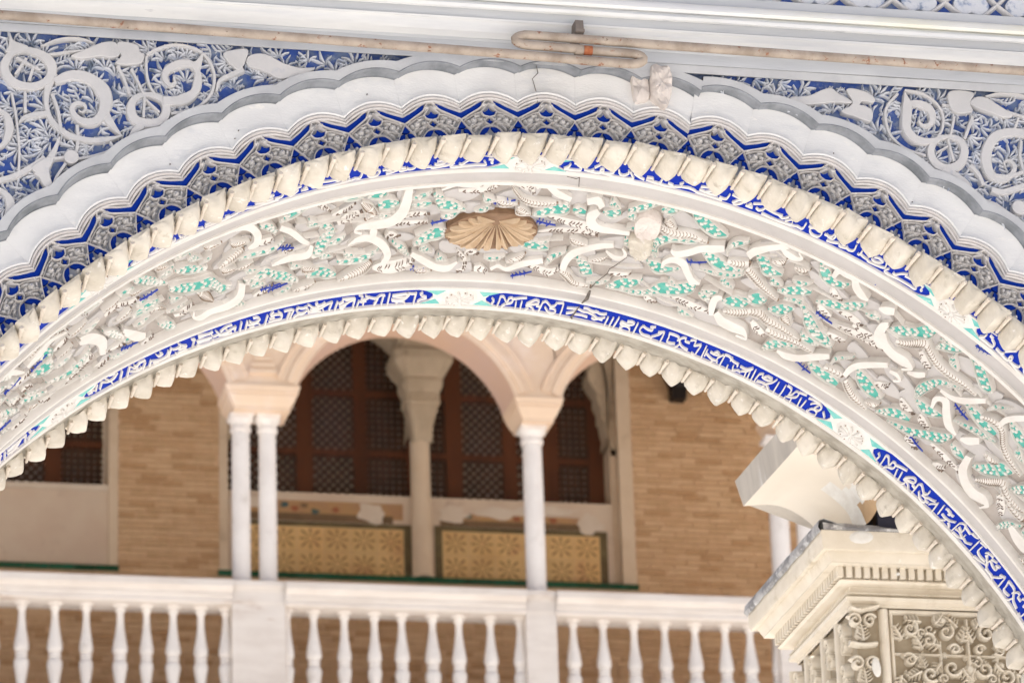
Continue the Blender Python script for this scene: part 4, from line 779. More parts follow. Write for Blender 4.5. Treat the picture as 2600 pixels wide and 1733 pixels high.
TEXT_BACK = [[.0405,.6689,-.0005,.0025,.0461,.6783,-.0013,.0,.0451,.6956,-.0014,-.0017],[.0539,.6593,-.0014,-.0007,.056,.6823,-.0014,-.0009,.0567,.707,-.0014,-.0011],[.0536,.6594,.0009,.0033,.0585,.656,.0,.0031,.0645,.6694,-.0008,.0018,.0679,.6783,.0001,.0032,.0707,.674,.0014,.0021,.0703,.6614,.0013,.0026,.0755,.6586,-.0,.0031,.0789,.6695,-.0014,-.0006,.0776,.6827,-.0012,-.0029,.0699,.688,-.0008,-.0033],[.0694,.6894,-.0012,-.0028,.0651,.6992,-.0014,-.0021,.0661,.7118,-.0014,-.0007],[.0783,.6633,.0009,.0032,.088,.656,.0008,.0033,.1002,.6498,.0008,.0033],[.0853,.6718,-.0013,-.0002,.0902,.7059,-.0013,-.0002],[.0951,.6686,-.0014,-.0005,.0995,.7088,-.0014,-.0004],[.1054,.6779,.0012,.0028,.1107,.6652,.0011,.0029,.1179,.654,.0008,.0032,.1239,.658,-.0008,.0019,.1242,.6686,-.0012,-.0026,.1177,.6754,-.0008,-.0033,.1084,.6768,-.0009,-.0032,.1056,.6864,-.0013,-.0025],[.1052,.6844,.0004,.0033,.1135,.6856,.0001,.0032,.1205,.6958,-.0006,.0022,.125,.7078,-.0009,.0016],[.1078,.7058,.0013,.0025,.1118,.6927,.0013,.0025],[.1309,.6607,-.0014,-.0008,.1321,.6825,-.0014,-.001,.1323,.7074,-.0014,-.0011],[.1308,.6616,.0011,.0029,.1354,.6533,.0004,.0033,.1423,.6631,-.0004,.0027,.1493,.6729,.0005,.0033,.1553,.6637,.0013,.0022,.1543,.6504,.0014,.0006],[.1321,.6825,-.0003,-.0033,.1234,.6796,-.0003,-.0033],[.1394,.6794,-.0007,.0021,.1481,.6971,-.0003,.0028,.1572,.7016,.0007,.0033,.1613,.6909,.0014,.0007,.1558,.6806,-.0001,-.0031,.1481,.682,-.0006,-.0033],[.1674,.6515,-.0014,-.0003,.1706,.6821,-.0014,-.0005,.1722,.7124,-.0014,-.0008],[.1561,.6526,.0007,.0032,.1669,.6474,.0007,.0032],[.1767,.666,.0006,.0032,.1858,.6634,.0007,.0032,.1948,.6586,.0007,.0032],[.1805,.69,.0009,.0031,.1897,.6807,.001,.0029,.1948,.6672,.0012,.0025],[.1945,.6588,.0,.0031,.2061,.6673,.0003,.0032,.2158,.6659,.0005,.0032],[.1944,.6868,.0006,.0032,.2067,.6842,.0004,.0032,.2192,.6876,.0003,.0032],[.2156,.666,.0001,.0031,.2267,.6722,-.0,.003,.2373,.6828,.0001,.0031,.2467,.6845,.0003,.0032],[.2041,.6512,.0005,.0032,.2121,.6509,.0002,.0032,.2218,.658,.0003,.0032,.2328,.6563,.0005,.0032],[.2234,.6652,.0012,.0025,.2274,.6542,.0006,.0032,.2371,.661,.0004,.0032,.2477,.6541,.0007,.0031],[.2264,.6851,-.0001,.003,.2324,.69,.0006,.0032,.2415,.6798,.0009,.0029,.2482,.6701,.001,.0029],[.2534,.6666,-.0014,-.0007,.2543,.6929,-.0014,-.0007,.2552,.7106,-.0014,-.0006],[.2623,.6627,-.0014,-.0007,.2631,.6869,-.0014,-.0008,.2634,.705,-.0014,-.0008],[.2709,.6544,-.0014,-.0009,.2712,.6811,-.0014,-.001,.2708,.7085,-.0014,-.001],[.2813,.6956,.001,.0028,.2883,.6838,.0006,.0031,.2975,.6877,-.0005,.0025,.3012,.7031,-.0012,.0009],[.2881,.7036,-.0004,-.0032,.2815,.7033,-.0004,-.0032],[.2783,.6694,.0001,.0031,.2875,.6735,.0003,.0032,.2958,.6737,.0007,.003,.3014,.6628,.0014,.0013,.2968,.6577,-.0004,-.0032,.288,.6622,-.0006,-.0031],[.2783,.6694,-.0013,-.0004,.2791,.6797,-.0004,.0027,.2901,.6846,.0001,.0031],[.3067,.6565,-.0014,-.0005,.3081,.6837,-.0014,-.0006,.3089,.7085,-.0014,-.0007],[.3174,.6609,-.0013,-.0013,.3159,.6818,-.0012,.0006,.3245,.6966,-.0001,.003,.3346,.6969,.0003,.0032,.3423,.6998,.0001,.0031],[.3174,.6609,-.0002,.0029,.326,.669,.0001,.0031,.3361,.6693,.0009,.0029,.3352,.6578,.0007,-.0021,.33,.657,.0011,.0025,.3386,.6496,.0007,.003],[.3417,.6986,-.0011,.001,.3448,.7109,-.0011,.001],[.341,.6957,.001,.0026,.3488,.6801,.0011,.0025,.3539,.6659,.0011,.0023],[.3474,.6682,.0007,.003,.3569,.6597,-.0003,.0028,.3587,.6799,-.0013,-.0003,.36,.7061,-.0014,-.0004],[.3658,.6538,-.0013,.0004,.3692,.6748,-.0013,.0,.3701,.6915,-.001,.0015,.376,.6948,.0004,.0031,.3853,.6904,.0006,.0031],[.366,.6558,.0004,.0031,.3759,.6553,.0003,.0031,.3831,.6572,-.0001,.0029,.3864,.6637,-.0013,.0004,.3856,.6733,-.0013,-.0013],[.3872,.6665,-.0009,.0018,.3922,.6792,-.0008,.002,.3985,.6906,-.0002,.0029,.4111,.6966,.0,.0031],[.3872,.6665,.0011,.0023,.3921,.6529,.0009,.0027,.397,.6525,-.0007,.0023,.3984,.6643,-.0004,.0027,.4072,.6643,.0003,.0031],[.3931,.6827,-.0013,-.0017,.3904,.6986,-.0012,-.0021,.3859,.7084,-.001,-.0025],[.4055,.6528,.0008,.0029,.4135,.6446,-.0001,.0029,.4158,.6598,-.0013,.0002,.4163,.6681,.0006,.003,.4263,.6533,.0009,.0027],[.4271,.6561,-.0013,-.0006,.4272,.6976,-.0013,-.0007],[.4359,.6511,-.0013,-.0002,.4398,.7063,-.0013,-.0002],[.4188,.7001,-.0002,.0029,.4269,.7068,-.0002,.0029],[.441,.6636,-.0013,-.0002,.443,.6917,-.0013,-.0002],[.4474,.6663,.0001,.003,.4577,.6695,.0004,.003,.4652,.661,.0008,.0028],[.4542,.6637,.0011,.0023,.4576,.6551,.0005,.003,.4625,.6593,-.0011,.0012,.4611,.6681,-.0009,-.0027,.4565,.6685,-.0003,-.0031],[.4437,.6802,-.0002,.0029,.456,.691,.0,.003,.4653,.6904,.0009,.0026,.4651,.6758,.0013,.0015,.471,.6545,.0012,.002],[.4587,.7078,.0013,.0011,.46,.6915,.0013,.0011],[.469,.6969,.0008,-.002,.4643,.6866,.0008,-.002],[.4733,.6558,-.0013,-.0003,.4758,.7089,-.0013,-.0003],[.4722,.6531,.0003,.0031,.4814,.6522,-.0001,.003,.4923,.6638,-.0001,.0029,.5028,.6658,.0001,.003],[.4867,.6508,-.0013,-.0004,.4871,.666,-.0013,-.0004],[.4878,.6888,-.0013,.0001,.49,.7119,-.0013,.0001],[.4964,.6785,-.0012,.0007,.5001,.6986,-.0004,.0028,.5073,.6899,.0005,.003,.5141,.6922,.0,.003],[.5033,.6759,.0013,-.0004,.5015,.6625,.0013,-.0004],[.5074,.67,.0002,.003,.5191,.6703,.0006,.0029,.528,.653,.0009,.0024],[.514,.6864,.0008,.0028,.5225,.6757,.001,.0024,.529,.6566,.0011,.0021],[.5222,.6811,-.0013,.0002,.5245,.704,-.0013,.0002],[.5279,.6729,-.0013,.0001,.5308,.7059,-.0013,.0001],[.5343,.6548,-.0013,-.0,.5363,.6829,-.0013,-.0,.5382,.7112,-.0013,-.0],[.5441,.6618,-.0013,-.0006,.5436,.6882,-.0013,-.0004,.5449,.7074,-.0013,-.0],[.544,.6629,.0008,.0027,.5497,.6555,-.0002,.0029,.5514,.668,-.0006,.0025,.5602,.6712,.0004,.003,.5699,.663,.0006,.0029],[.5542,.6643,.0009,.0025,.5593,.655,.0005,.0029,.568,.6566,.0001,.003],[.5471,.6935,.0004,.003,.5577,.6894,.0003,.003,.5654,.689,-.0003,.0028,.574,.7032,-.0007,.0024],[.5644,.6854,.001,.0024,.5717,.6704,.0011,.002,.5756,.6492,.0012,.0015],[.5815,.6558,-.0013,-.0001,.5826,.6803,-.0013,-.0001,.5836,.7049,-.0013,-.0001],[.5593,.7083,.0011,.0022,.564,.696,.0011,.0022],[.5944,.6526,-.0013,-.0,.5962,.686,-.0013,-.0004,.5949,.7091,-.0013,-.0008],[.5971,.6498,.0,.003,.6058,.6522,-.0006,.0024,.6087,.6681,-.0013,.0002,.6081,.679,-.0002,.0029,.6136,.6709,.0011,.0019,.6159,.6526,.0009,.0023,.6221,.6533,-.001,.0015,.6223,.6732,-.0012,-.0016,.6154,.6833,-.0007,-.0027,.6074,.69,-.0006,-.0029],[.606,.692,-.0013,-.0005,.6058,.7186,-.0013,-.0005],[.6182,.7054,.0013,-.0003,.6165,.6868,.0013,-.0003],[.6211,.6499,.0004,.0029,.6355,.6434,.0004,.0029],[.6303,.6652,-.0013,.0002,.6333,.7031,-.0013,.0002],[.6403,.6651,-.0013,-.0005,.6398,.6982,-.0013,-.0005],[.6513,.6947,-.0006,.0026,.6584,.704,.0,.003,.6688,.6978,.001,.0021,.6671,.68,.0008,-.0023,.6585,.6785,-.0005,-.0029,.6541,.6904,-.001,-.0021],[.6503,.6659,.001,.0022,.6561,.652,.0007,.0027,.665,.648,-.0001,.0029,.6707,.6592,-.0013,.0003,.6674,.6745,-.0007,-.0027,.6601,.6709,.0012,-.001,.6636,.6552,.0012,.0016],[.6766,.6649,-.0008,.0021,.685,.6829,-.0008,.0021],[.6639,.6447,-.0001,-.003,.6515,.644,-.0003,-.003,.6412,.6498,-.0004,-.0029],[-.7253,.6565,.0016,.0053,-.7147,.6527,.0017,.0051,-.7101,.6392,.0019,.0048],[-.721,.6735,.0014,.0053,-.7109,.6774,.0014,.0052],[-.7051,.6463,-.002,-.0036,-.7036,.6841,-.002,-.0037],[-.6951,.646,-.002,-.0037,-.6942,.6876,-.002,-.0038],[-.7198,.6598,.001,.005,-.7075,.6726,.001,.0049],[-.6922,.6558,.0009,.0048,-.6783,.6702,.0012,.005,-.6685,.669,.0017,.0049,-.6634,.6462,.0018,.0045],[-.6905,.6391,-.0001,.0032,-.6766,.6676,-.0005,.0023,-.663,.7062,-.0009,.0014],[-.6831,.6349,.0012,.005,-.6698,.6424,.0012,.005],[-.653,.6503,-.0019,-.0033,-.6503,.7037,-.0019,-.0033],[-.638,.6458,-.0019,-.0033,-.636,.7076,-.0019,-.0034],[-.6351,.6551,.0002,.0037,-.6249,.6727,.0013,.0049,-.6169,.6577,.0017,.0046],[-.6334,.6811,.001,.0047,-.6224,.6901,.001,.0047,-.6115,.6987,.0014,.0048,-.609,.6864,.0018,.0042],[-.6297,.6524,-.0002,.0029,-.6186,.6756,-.0012,.0003,-.6184,.6912,-.0019,-.0034],[-.6195,.6555,.0013,.0048,-.6054,.6574,.0013,.0048],[-.6037,.6689,-.0019,-.0034,-.604,.7136,-.0019,-.0035],[-.5915,.6738,-.0018,-.0033,-.591,.7097,-.0018,-.0033],[-.5887,.6828,.0009,.0045,-.5734,.6954,.0011,.0047,-.5586,.6929,.0016,.0043,-.5587,.6634,.0018,.0032],[-.5847,.6969,.0009,.0046,-.5715,.7062,.0009,.0046],[-.5852,.6535,-.0004,.0025,-.5767,.6727,.0009,.0045,-.5701,.6659,.0018,.0029,-.5777,.6526,-.0,-.0034],[-.5544,.6538,-.0018,-.003,-.5535,.7041,-.0018,-.0031],[-.5508,.6681,.0009,.0045,-.5404,.6744,.0014,.0045,-.5348,.6613,.0018,.0025,-.5423,.6488,-.0001,-.0034],[-.5408,.6977,.0006,.0042,-.5274,.7117,.0011,.0046,-.5174,.7027,.0018,.0034,-.5257,.6849,-.0006,-.0042,-.5352,.6846,-.0012,-.0046],[-.5318,.6692,.0007,.0043,-.5205,.6798,.0007,.0043],[-.5087,.6584,-.0017,-.0025,-.5054,.7109,-.0017,-.0025],[-.5011,.662,.0012,.0044,-.4884,.6599,.0011,.0044,-.4797,.6623,.001,.0043],[-.4991,.6875,.0011,.0044,-.4878,.6888,.0011,.0044,-.4756,.6896,.0011,.0044],[-.4988,.702,.0008,.0044,-.4844,.7109,.001,.0044,-.4723,.7116,.0011,.0044],[-.5382,.6794,.0011,.0045,-.5243,.6843,.0013,.0045,-.5212,.6769,.0016,.0041],[-.5349,.7019,.0013,.0046,-.5201,.697,.0013,.0045],[-.5094,.6556,-.0017,-.0024,-.5053,.7137,-.0017,-.0024],[-.5064,.6633,-.0008,-.0043,-.5157,.656,-.0008,-.0043],[-.5035,.6483,.0009,.0043,-.4913,.6552,.0009,.0043,-.4792,.6616,.0011,.0044,-.4742,.6559,.0014,.0042],[-.4969,.6923,.0012,-.0005,-.5007,.6792,.0014,.0043,-.4872,.6826,.001,.0044,-.4714,.6866,.001,.0044],[-.4974,.7013,.0008,.0044,-.483,.7101,.001,.0044,-.4683,.7093,.0013,.0043,-.4654,.7014,.0016,.0039],[-.4771,.6636,-.0007,.0019,-.4682,.6857,.0007,.0041,-.4576,.6799,.0013,.0043],[-.4689,.6569,-.0005,.0024,-.4579,.6806,-.0001,.0032,-.4465,.6951,.0008,.0042,-.4311,.6975,.001,.0043],[-.4574,.6716,.0015,.004,-.4489,.6554,.0013,.0042,-.4377,.6544,.0011,.0042],[-.4584,.6896,.0011,.0043,-.4439,.6878,.0013,.0042,-.4346,.6766,.0014,.0041,-.4277,.6719,.0013,.0042],[-.4523,.6572,-.0004,.0026,-.4437,.6748,-.0004,.0026],[-.4288,.6673,-.0017,-.0021,-.427,.6932,-.0017,-.0021],[-.4194,.655,-.0017,-.0021,-.4157,.7068,-.0017,-.0021],[-.4078,.6592,-.0017,-.0021,-.4049,.7056,-.0017,-.0021],[-.4047,.6812,.0009,.0041,-.3933,.685,.0009,.0041,-.3839,.687,.0004,.0038,-.3775,.7018,-.0006,.0021],[-.404,.6631,.0,.0033,-.3921,.6812,.0009,.0041,-.3832,.6687,.0016,.0031,-.3889,.6554,-.0004,-.0038,-.3983,.6533,-.0009,-.0041],[-.3981,.7003,.0012,.0041,-.3893,.6963,.0012,.0041],[-.3701,.6581,-.0016,-.0022,-.3682,.7082,-.0016,-.0022],[-.3629,.6825,.0012,.004,-.3546,.6785,.0016,.0019,-.3643,.6629,.0014,.0005,-.3614,.6452,.0016,.0032],[-.3624,.6969,.0011,.0041,-.352,.6942,.001,.0041,-.3409,.6965,.0014,.0037,-.3411,.6729,.0013,-.0001,-.3516,.6524,.0004,-.0026],[-.3634,.6681,.001,.0041,-.3511,.6667,.0008,.004,-.3399,.6783,.0003,.0037],[-.3397,.6598,.001,.004,-.331,.6579,.0009,.004,-.3232,.6601,.0008,.0039],[-.3276,.666,-.0016,-.0023,-.3272,.7056,-.0016,-.0023],[-.3154,.6551,-.0016,-.0017,-.314,.6745,-.0009,.0015,-.3025,.6901,.0008,.0039,-.293,.6809,.0012,.0038],[-.3154,.6551,.0003,.0036,-.3048,.6655,.0008,.0039,-.2966,.6595,.0012,.0038],[-.3214,.6602,-.0016,-.0024,-.3221,.7038,-.0016,-.0024],[-.3138,.6582,-.0016,-.0024,-.3142,.6733,-.0012,.0006,-.3034,.6944,.0005,.0038,-.2957,.6861,.0012,.0038],[-.3149,.7043,.0014,.0036,-.3107,.6943,.0012,.0038,-.2982,.6887,.0011,.0039],[-.3001,.6617,-.0004,.0026,-.2916,.6775,-.001,.001,-.288,.6992,-.0015,-.0007],[-.2974,.6517,.0001,.0034,-.2919,.6582,-.0001,.0031,-.2819,.6746,.0005,.0038,-.2737,.67,.0011,.0038],[-.2885,.679,.0006,.0038,-.2774,.6844,.0009,.0039,-.2676,.6804,.001,.0038],[-.2879,.6908,.0008,.0039,-.276,.6927,.0007,.0039,-.2646,.6979,.0006,.0038],[-.2789,.6493,-.0013,-.0035,-.2823,.6553,-.001,.0011,-.273,.6673,.0006,.0038,-.2666,.6626,.0013,.0036,-.2647,.6551,.0015,.0031],[-.2678,.6811,.0013,.0035,-.2612,.6688,.0013,.0036,-.2522,.6604,.0012,.0037],[-.2639,.6867,-.0011,.0007,-.2598,.7008,-.0011,.0008],[-.2513,.6569,-.0016,-.0019,-.2502,.701,-.0016,-.0019],[-.2405,.6612,-.0016,-.0019,-.2393,.7053,-.0016,-.0019],[-.237,.6748,.0012,.0036,-.2298,.666,.0015,.003,-.2328,.6573,.001,-.0012],[-.2333,.6876,.0011,.0037,-.2231,.6799,.0012,.0036,-.2167,.6668,.0012,.0036,-.2096,.6645,.001,.0037],[-.2311,.6503,-.0002,.0028,-.2251,.6601,.0006,.0037,-.2199,.6555,.0011,.0036],[-.2319,.6958,.0009,.0038,-.2249,.6945,.0012,.0036,-.2221,.684,.0014,.0031],[-.2289,.7046,.001,.0038,-.2232,.7028,.001,.0038],[-.2095,.657,-.0015,-.0014,-.2059,.7055,-.0015,-.0014],[-.2335,.6533,.0008,.0038,-.2219,.6536,.0008,.0038,-.2099,.655,.0008,.0037],[-.1998,.6714,-.0015,-.0018,-.199,.7038,-.0015,-.0018],[-.2049,.644,.0004,.0035,-.1966,.6503,-.0009,.0015,-.1968,.6654,-.0007,.0019,-.1893,.6676,.001,.0037,-.1822,.6573,.0012,.0034],[-.1928,.6476,-.0002,.0028,-.1869,.6568,.0002,.0034,-.1704,.6686,.0008,.0037,-.1643,.6548,.0011,.0036,-.1551,.6567,.0007,.0036],[-.194,.6815,.0013,.0033,-.1909,.6748,-.0008,.0016,-.1887,.6953,-.0015,-.0011],[-.1977,.6766,.0008,.0037,-.186,.6761,.0008,.0037],[-.1681,.6798,-.0015,-.0018,-.1678,.7006,-.0015,-.0018],[-.1665,.6649,-.0015,-.0018,-.1663,.6933,-.0015,-.0018],[-.1575,.6593,-.0015,-.0013,-.1544,.7035,-.0015,-.0013],[-.1478,.6498,-.0015,-.0011,-.1424,.7058,-.0015,-.0011],[-.1412,.6629,.0005,.0035,-.1271,.6699,.0006,.0036,-.116,.6713,.0012,.0033,-.1146,.6517,.0015,.0021],[-.1407,.6605,.0008,.0036,-.1276,.6577,.0008,.0036,-.1162,.6544,.0009,.0036],[-.1398,.68,.0006,.0036,-.1272,.6844,.0007,.0036,-.116,.681,.0012,.0033,-.1105,.6594,.0014,.0028],[-.138,.6852,.0005,.0036,-.1263,.6894,.0006,.0036,-.1146,.6934,.0002,.0033,-.1106,.7041,-.0009,.0015],[-.1267,.6913,-.0015,-.0024,-.1278,.7019,-.0015,-.0024],[-.1141,.6522,.0003,.0034,-.1088,.6564,.0006,.0036,-.0987,.6561,.0007,.0036],[-.0997,.6507,-.0015,-.0011,-.0952,.7055,-.0015,-.0011],[-.0875,.6516,-.0012,-.0031,-.091,.6591,-.0014,-.0008,-.0855,.6691,.0,.0032,-.0768,.6743,.0004,.0034],[-.0897,.6961,.0013,.003,-.086,.6861,.0011,.0033,-.076,.6787,.001,.0034],[.9153,.681,-.0008,.0023,.9201,.69,-.0005,.0028,.9256,.6898,-.0,.003],[.9153,.6781,.0004,.0028,.9217,.6726,.0004,.0028,.9287,.6686,.0004,.0028,.933,.6625,.0007,.0025],[.9277,.6903,.001,.0019,.933,.676,.0009,.0021,.939,.6657,.0008,.0023],[.9383,.661,-.0013,.0005,.9403,.6964,-.0013,.0002,.9394,.7101,-.0013,-.0003],[.9491,.651,-.0013,.0004,.9511,.6927,-.0013,.0004],[.9554,.6545,.0003,.0029,.9604,.6515,-.0002,.0029,.9667,.6571,-.0002,.0029,.9751,.6553,.0001,.0029],[.9604,.6544,.0001,.0029,.9661,.6528,-.0005,.0028,.9685,.6614,-.0012,-.0011,.9641,.6629,-.0001,-.0029],[.9563,.6805,-.0002,.0029,.9651,.6832,.0,.003,.9746,.6785,.0004,.0027,.9844,.6649,.0006,.0025],[.9604,.7051,.0008,.0023,.9689,.6886,.0008,.0022],[.9745,.6872,-.0007,.0026,.9801,.6942,-.0009,.0023,.9827,.7031,-.0011,.0017],[.9906,.6553,-.0013,-.0,.9896,.6985,-.0013,-.0],[.9906,.6559,.0008,.0023,.9963,.6453,.0004,.0028,1.002,.6463,-.0011,.0018,1.0043,.672,-.001,-.0018,.9942,.6671,.0003,-.0029],[.9922,.6832,.0002,.0029,1.0011,.6796,-.0002,.003,1.0124,.6871,.0003,.0029,1.0125,.672,.0013,-.0001],[.9921,.7007,.0,.003,1.0041,.6982,.0003,.0029,1.0149,.6868,.0002,.0029,1.0218,.6903,.0002,.0029,1.0322,.6773,.0006,.0026],[1.0013,.6478,-.0003,.0029,1.017,.6533,-.0,.003,1.0189,.6459,.0003,.0028,1.0277,.6448,.0002,.0029,1.0343,.6381,.0005,.0027],[1.0378,.6427,-.0013,.0002,1.0376,.7018,-.0013,.0002],[1.0403,.6429,.0,.0029,1.0563,.6387,.0,.0029],[1.0484,.6516,-.0013,.0002,1.0484,.6747,-.0011,.0017,1.0566,.6834,-.0003,.003,1.0708,.6805,.0,.003],[1.0604,.6566,.0009,.0019,1.0642,.6472,.0,.0029,1.0667,.6553,-.0013,-.0,1.0635,.6632,-.0009,-.0019],[1.0648,.6485,.0002,.0029,1.0749,.6435,-.0003,.0029,1.0768,.6532,-.0002,.003,1.0877,.6463,.0002,.0029],[1.049,.7022,.0002,.0029,1.0667,.693,.0002,.0029,1.0771,.6849,.0003,.0028],[1.0654,.6614,-.0009,.0024,1.0762,.6808,-.001,.0022,1.0821,.7015,-.0011,.0018]]
TEXT_FRONT = [[.0423,.0857,.0013,.0032,.0483,.0763,.0015,.0027,.049,.0633,.0016,.0017],[.0423,.0857,.0006,.0036,.0606,.0874,.0007,.0036,.0698,.0849,.0012,.0032,.0692,.075,.0009,-.0021,.0601,.0646,.0002,-.0031],[.0542,.0588,.0003,.0035,.062,.0629,.0003,.0035],[.0756,.0813,.0004,.0035,.086,.0842,.0008,.0035,.091,.0758,.0013,.0031],[.086,.0842,.0004,.0035,.0999,.0878,.0008,.0035,.1073,.0772,.0015,.0025,.1052,.0678,-.0001,-.0033,.1015,.0731,-.0016,-.0011,.1056,.0839,-.0,.0033,.1155,.0844,.0008,.0035,.1241,.0791,.0013,.003,.1236,.0684,.0016,.0009],[.0906,.0686,.0014,.0029,.0983,.0521,.0013,.003,.1042,.0413,.0013,.003],[.111,.086,.0003,.0035,.1272,.0921,.0005,.0035,.1469,.0922,.0006,.0035,.1615,.0898,.0007,.0035],[.1301,.0626,-.0012,.0013,.1355,.0787,-.0006,.0027,.1428,.0817,.0009,.0034,.1485,.0712,.0016,.002,.146,.0593,.0014,-.0004],[.1493,.062,-.0009,.002,.1608,.0868,-.0009,.002],[.1574,.0673,-.0002,.0031,.166,.0755,-.0001,.0032,.1782,.0839,.0,.0033],[.1802,.0728,.0006,.0035,.1899,.0719,-.0001,.0032,.1949,.0856,-.0001,.0032,.2045,.0846,.0012,.0029,.2055,.0669,.0016,.0014],[.1809,.0826,.0004,.0035,.2016,.0861,.0004,.0034,.2189,.0888,.0006,.0034,.2404,.0802,.0007,.0034],[.2177,.0773,.0002,.0034,.2272,.0808,.0002,.0034],[.236,.0702,.0012,.0029,.2407,.0618,-.0008,.0022,.2404,.0787,-.0004,.0029,.2534,.0761,.0004,.0034,.2666,.0815,.0002,.0033],[.2702,.0707,.0002,.0034,.2875,.0756,.0004,.0034,.3022,.0706,.0014,.0024,.2928,.0607,-.0006,-.0034,.2805,.0749,-.001,-.0031],[.2697,.0599,.0007,.0033,.2864,.054,.0005,.0034,.3021,.0595,.0002,.0033],[.3066,.0785,.0004,.0034,.3181,.0783,.0012,.0028,.3196,.0564,.0015,.0013],[.2668,.0841,.0004,.0034,.29,.085,.0004,.0034,.3136,.0857,.0004,.0034],[.3233,.0547,.0002,.0033,.3384,.0595,.0004,.0033,.3495,.0561,.0006,.0033],[.3295,.0779,-.0005,.0028,.3365,.0864,.0007,.0033,.346,.0702,.0015,.0017,.3397,.0641,-.0009,-.0032,.3308,.0825,-.0012,-.0027],[.3523,.0763,.0003,.0033,.3642,.0775,.0012,.0028,.3586,.0654,-.0005,-.0033,.3554,.0793,-.0014,-.002],[.3623,.0622,.0009,.0031,.3777,.0488,.0009,.0031],[.3699,.0726,-.0003,.003,.3762,.0784,.0006,.0033,.3824,.0672,.0014,.002,.3819,.0553,.0015,.0005],[.3825,.0842,.0002,.0033,.4025,.0886,.0003,.0033,.4212,.0878,.0004,.0033,.4373,.0845,.0005,.0033],[.383,.061,.0001,.0033,.4011,.0671,.0002,.0033,.4154,.0661,.0004,.0033],[.408,.0664,-.0003,.003,.4174,.0745,.0006,.0033,.4254,.0598,.0011,.0027],[.4236,.0798,.0011,.0028,.4334,.0644,.0001,.0032,.4367,.084,-.0006,.0027,.446,.0814,.0005,.0033],[.4453,.0809,.0002,.0033,.4553,.0822,.0012,.0025,.4557,.0577,.0015,.0008],[.4618,.0639,.0004,.0033,.4753,.0609,.0002,.0033,.4865,.066,-.0011,.0018,.4849,.0849,-.001,-.0028,.4732,.0861,.0003,-.0031,.4662,.0707,.0015,.0004,.4722,.0586,.0012,.0026],[.4914,.0663,.0004,.0032,.503,.0647,.0011,.0026,.5069,.0363,.0015,.0014],[.4941,.0635,-.0004,.003,.5017,.0703,.0001,.0032,.5088,.0665,.0015,.0013,.5059,.0324,.0015,-.0],[.5,.0831,.0004,.0033,.5089,.0818,.0006,.0032,.5196,.0738,.0007,.0031],[.5209,.0724,-.0012,.0014,.5239,.0821,-.0002,.0031,.5315,.0796,.0006,.0032,.537,.0757,.0007,.0031],[.5214,.0652,-.0004,.0029,.5266,.07,-.0,.0032,.5313,.0693,.0004,.0032],[.5334,.0708,-.0008,.0025,.539,.0795,.0001,.0032,.5474,.0737,.0014,.0018,.546,.0508,.0015,.0001],[.5554,.075,-.0,.0032,.5596,.0764,.0014,.0019,.5596,.0582,.0015,.0005],[.5616,.0738,-.0001,.0032,.5693,.0774,.0,.0032,.5763,.0778,.0002,.0032],[.5739,.0738,-.001,.002,.5776,.0824,-.0,.0032,.5931,.0801,.0004,.0032,.6063,.0737,.0011,.0024,.6044,.0557,.0015,-.0003],[.5793,.0669,-.0003,.003,.5857,.072,.0002,.0032,.5945,.067,.0008,.003,.5987,.0593,.0011,-.0019,.5893,.0539,-.0002,-.0032,.5823,.0586,-.0006,-.0031],[.6133,.0687,-.0013,-.0021,.6089,.0814,-.0015,.0001,.6146,.087,.0001,.0032,.633,.0841,.0003,.0032,.6519,.0821,.0002,.0032,.6694,.0815,.001,.0027,.6629,.0657,.0011,-.0019],[.6222,.0722,-.0005,.0028,.6268,.0771,.0007,.003,.635,.0612,.001,.0027,.6435,.0514,.0008,.0028],[.6416,.0608,.0002,.0032,.654,.0593,.0003,.0032],[.6694,.059,.0001,.0032,.6766,.0597,-.001,.0022,.6759,.0719,-.0014,.0008,.6794,.0762,-.0007,.0027]]

# ------------------------------------------------------------------ ornament of the soffit
def ribbon2(mb, mp, data, h0, h1, prof=PROF_FLAT, step=.006, m=0, clampv=None, hs=None, endcap=True):
    a = np.asarray(data, float).reshape(-1, 4)
    if len(a) == 2:
        a = np.vstack([a[0], a.mean(0), a[1]])
    p = smooth_path(a, step=step)
    if clampv:
        p[:, 1] = np.clip(p[:, 1], *clampv)
    n = len(p)
    hh = np.full(n, h1) if hs is None else np.interp(np.linspace(0, 1, n), np.linspace(0, 1, len(hs)), hs)
    P = np.empty((n, len(prof), 3))
    for j, (x, y) in enumerate(prof):
        q = p[:, :2] + p[:, 2:] * x
        if clampv:
            q[:, 1] = np.clip(q[:, 1], *clampv)
        P[:, j] = mp(q[:, 0], q[:, 1], h0 + (hh - h0) * y)
    o = mb.n
    mb.grid(P, m=m)
    k = len(prof)
    mb.f.append(tuple(o + i for i in range(k))); mb.mi.append(m)
    e = o + (n - 1) * k
    mb.f.append(tuple(e + k - 1 - i for i in range(k))); mb.mi.append(m)
    return p

CV = (.165, .576)
rnd = random.Random(31)
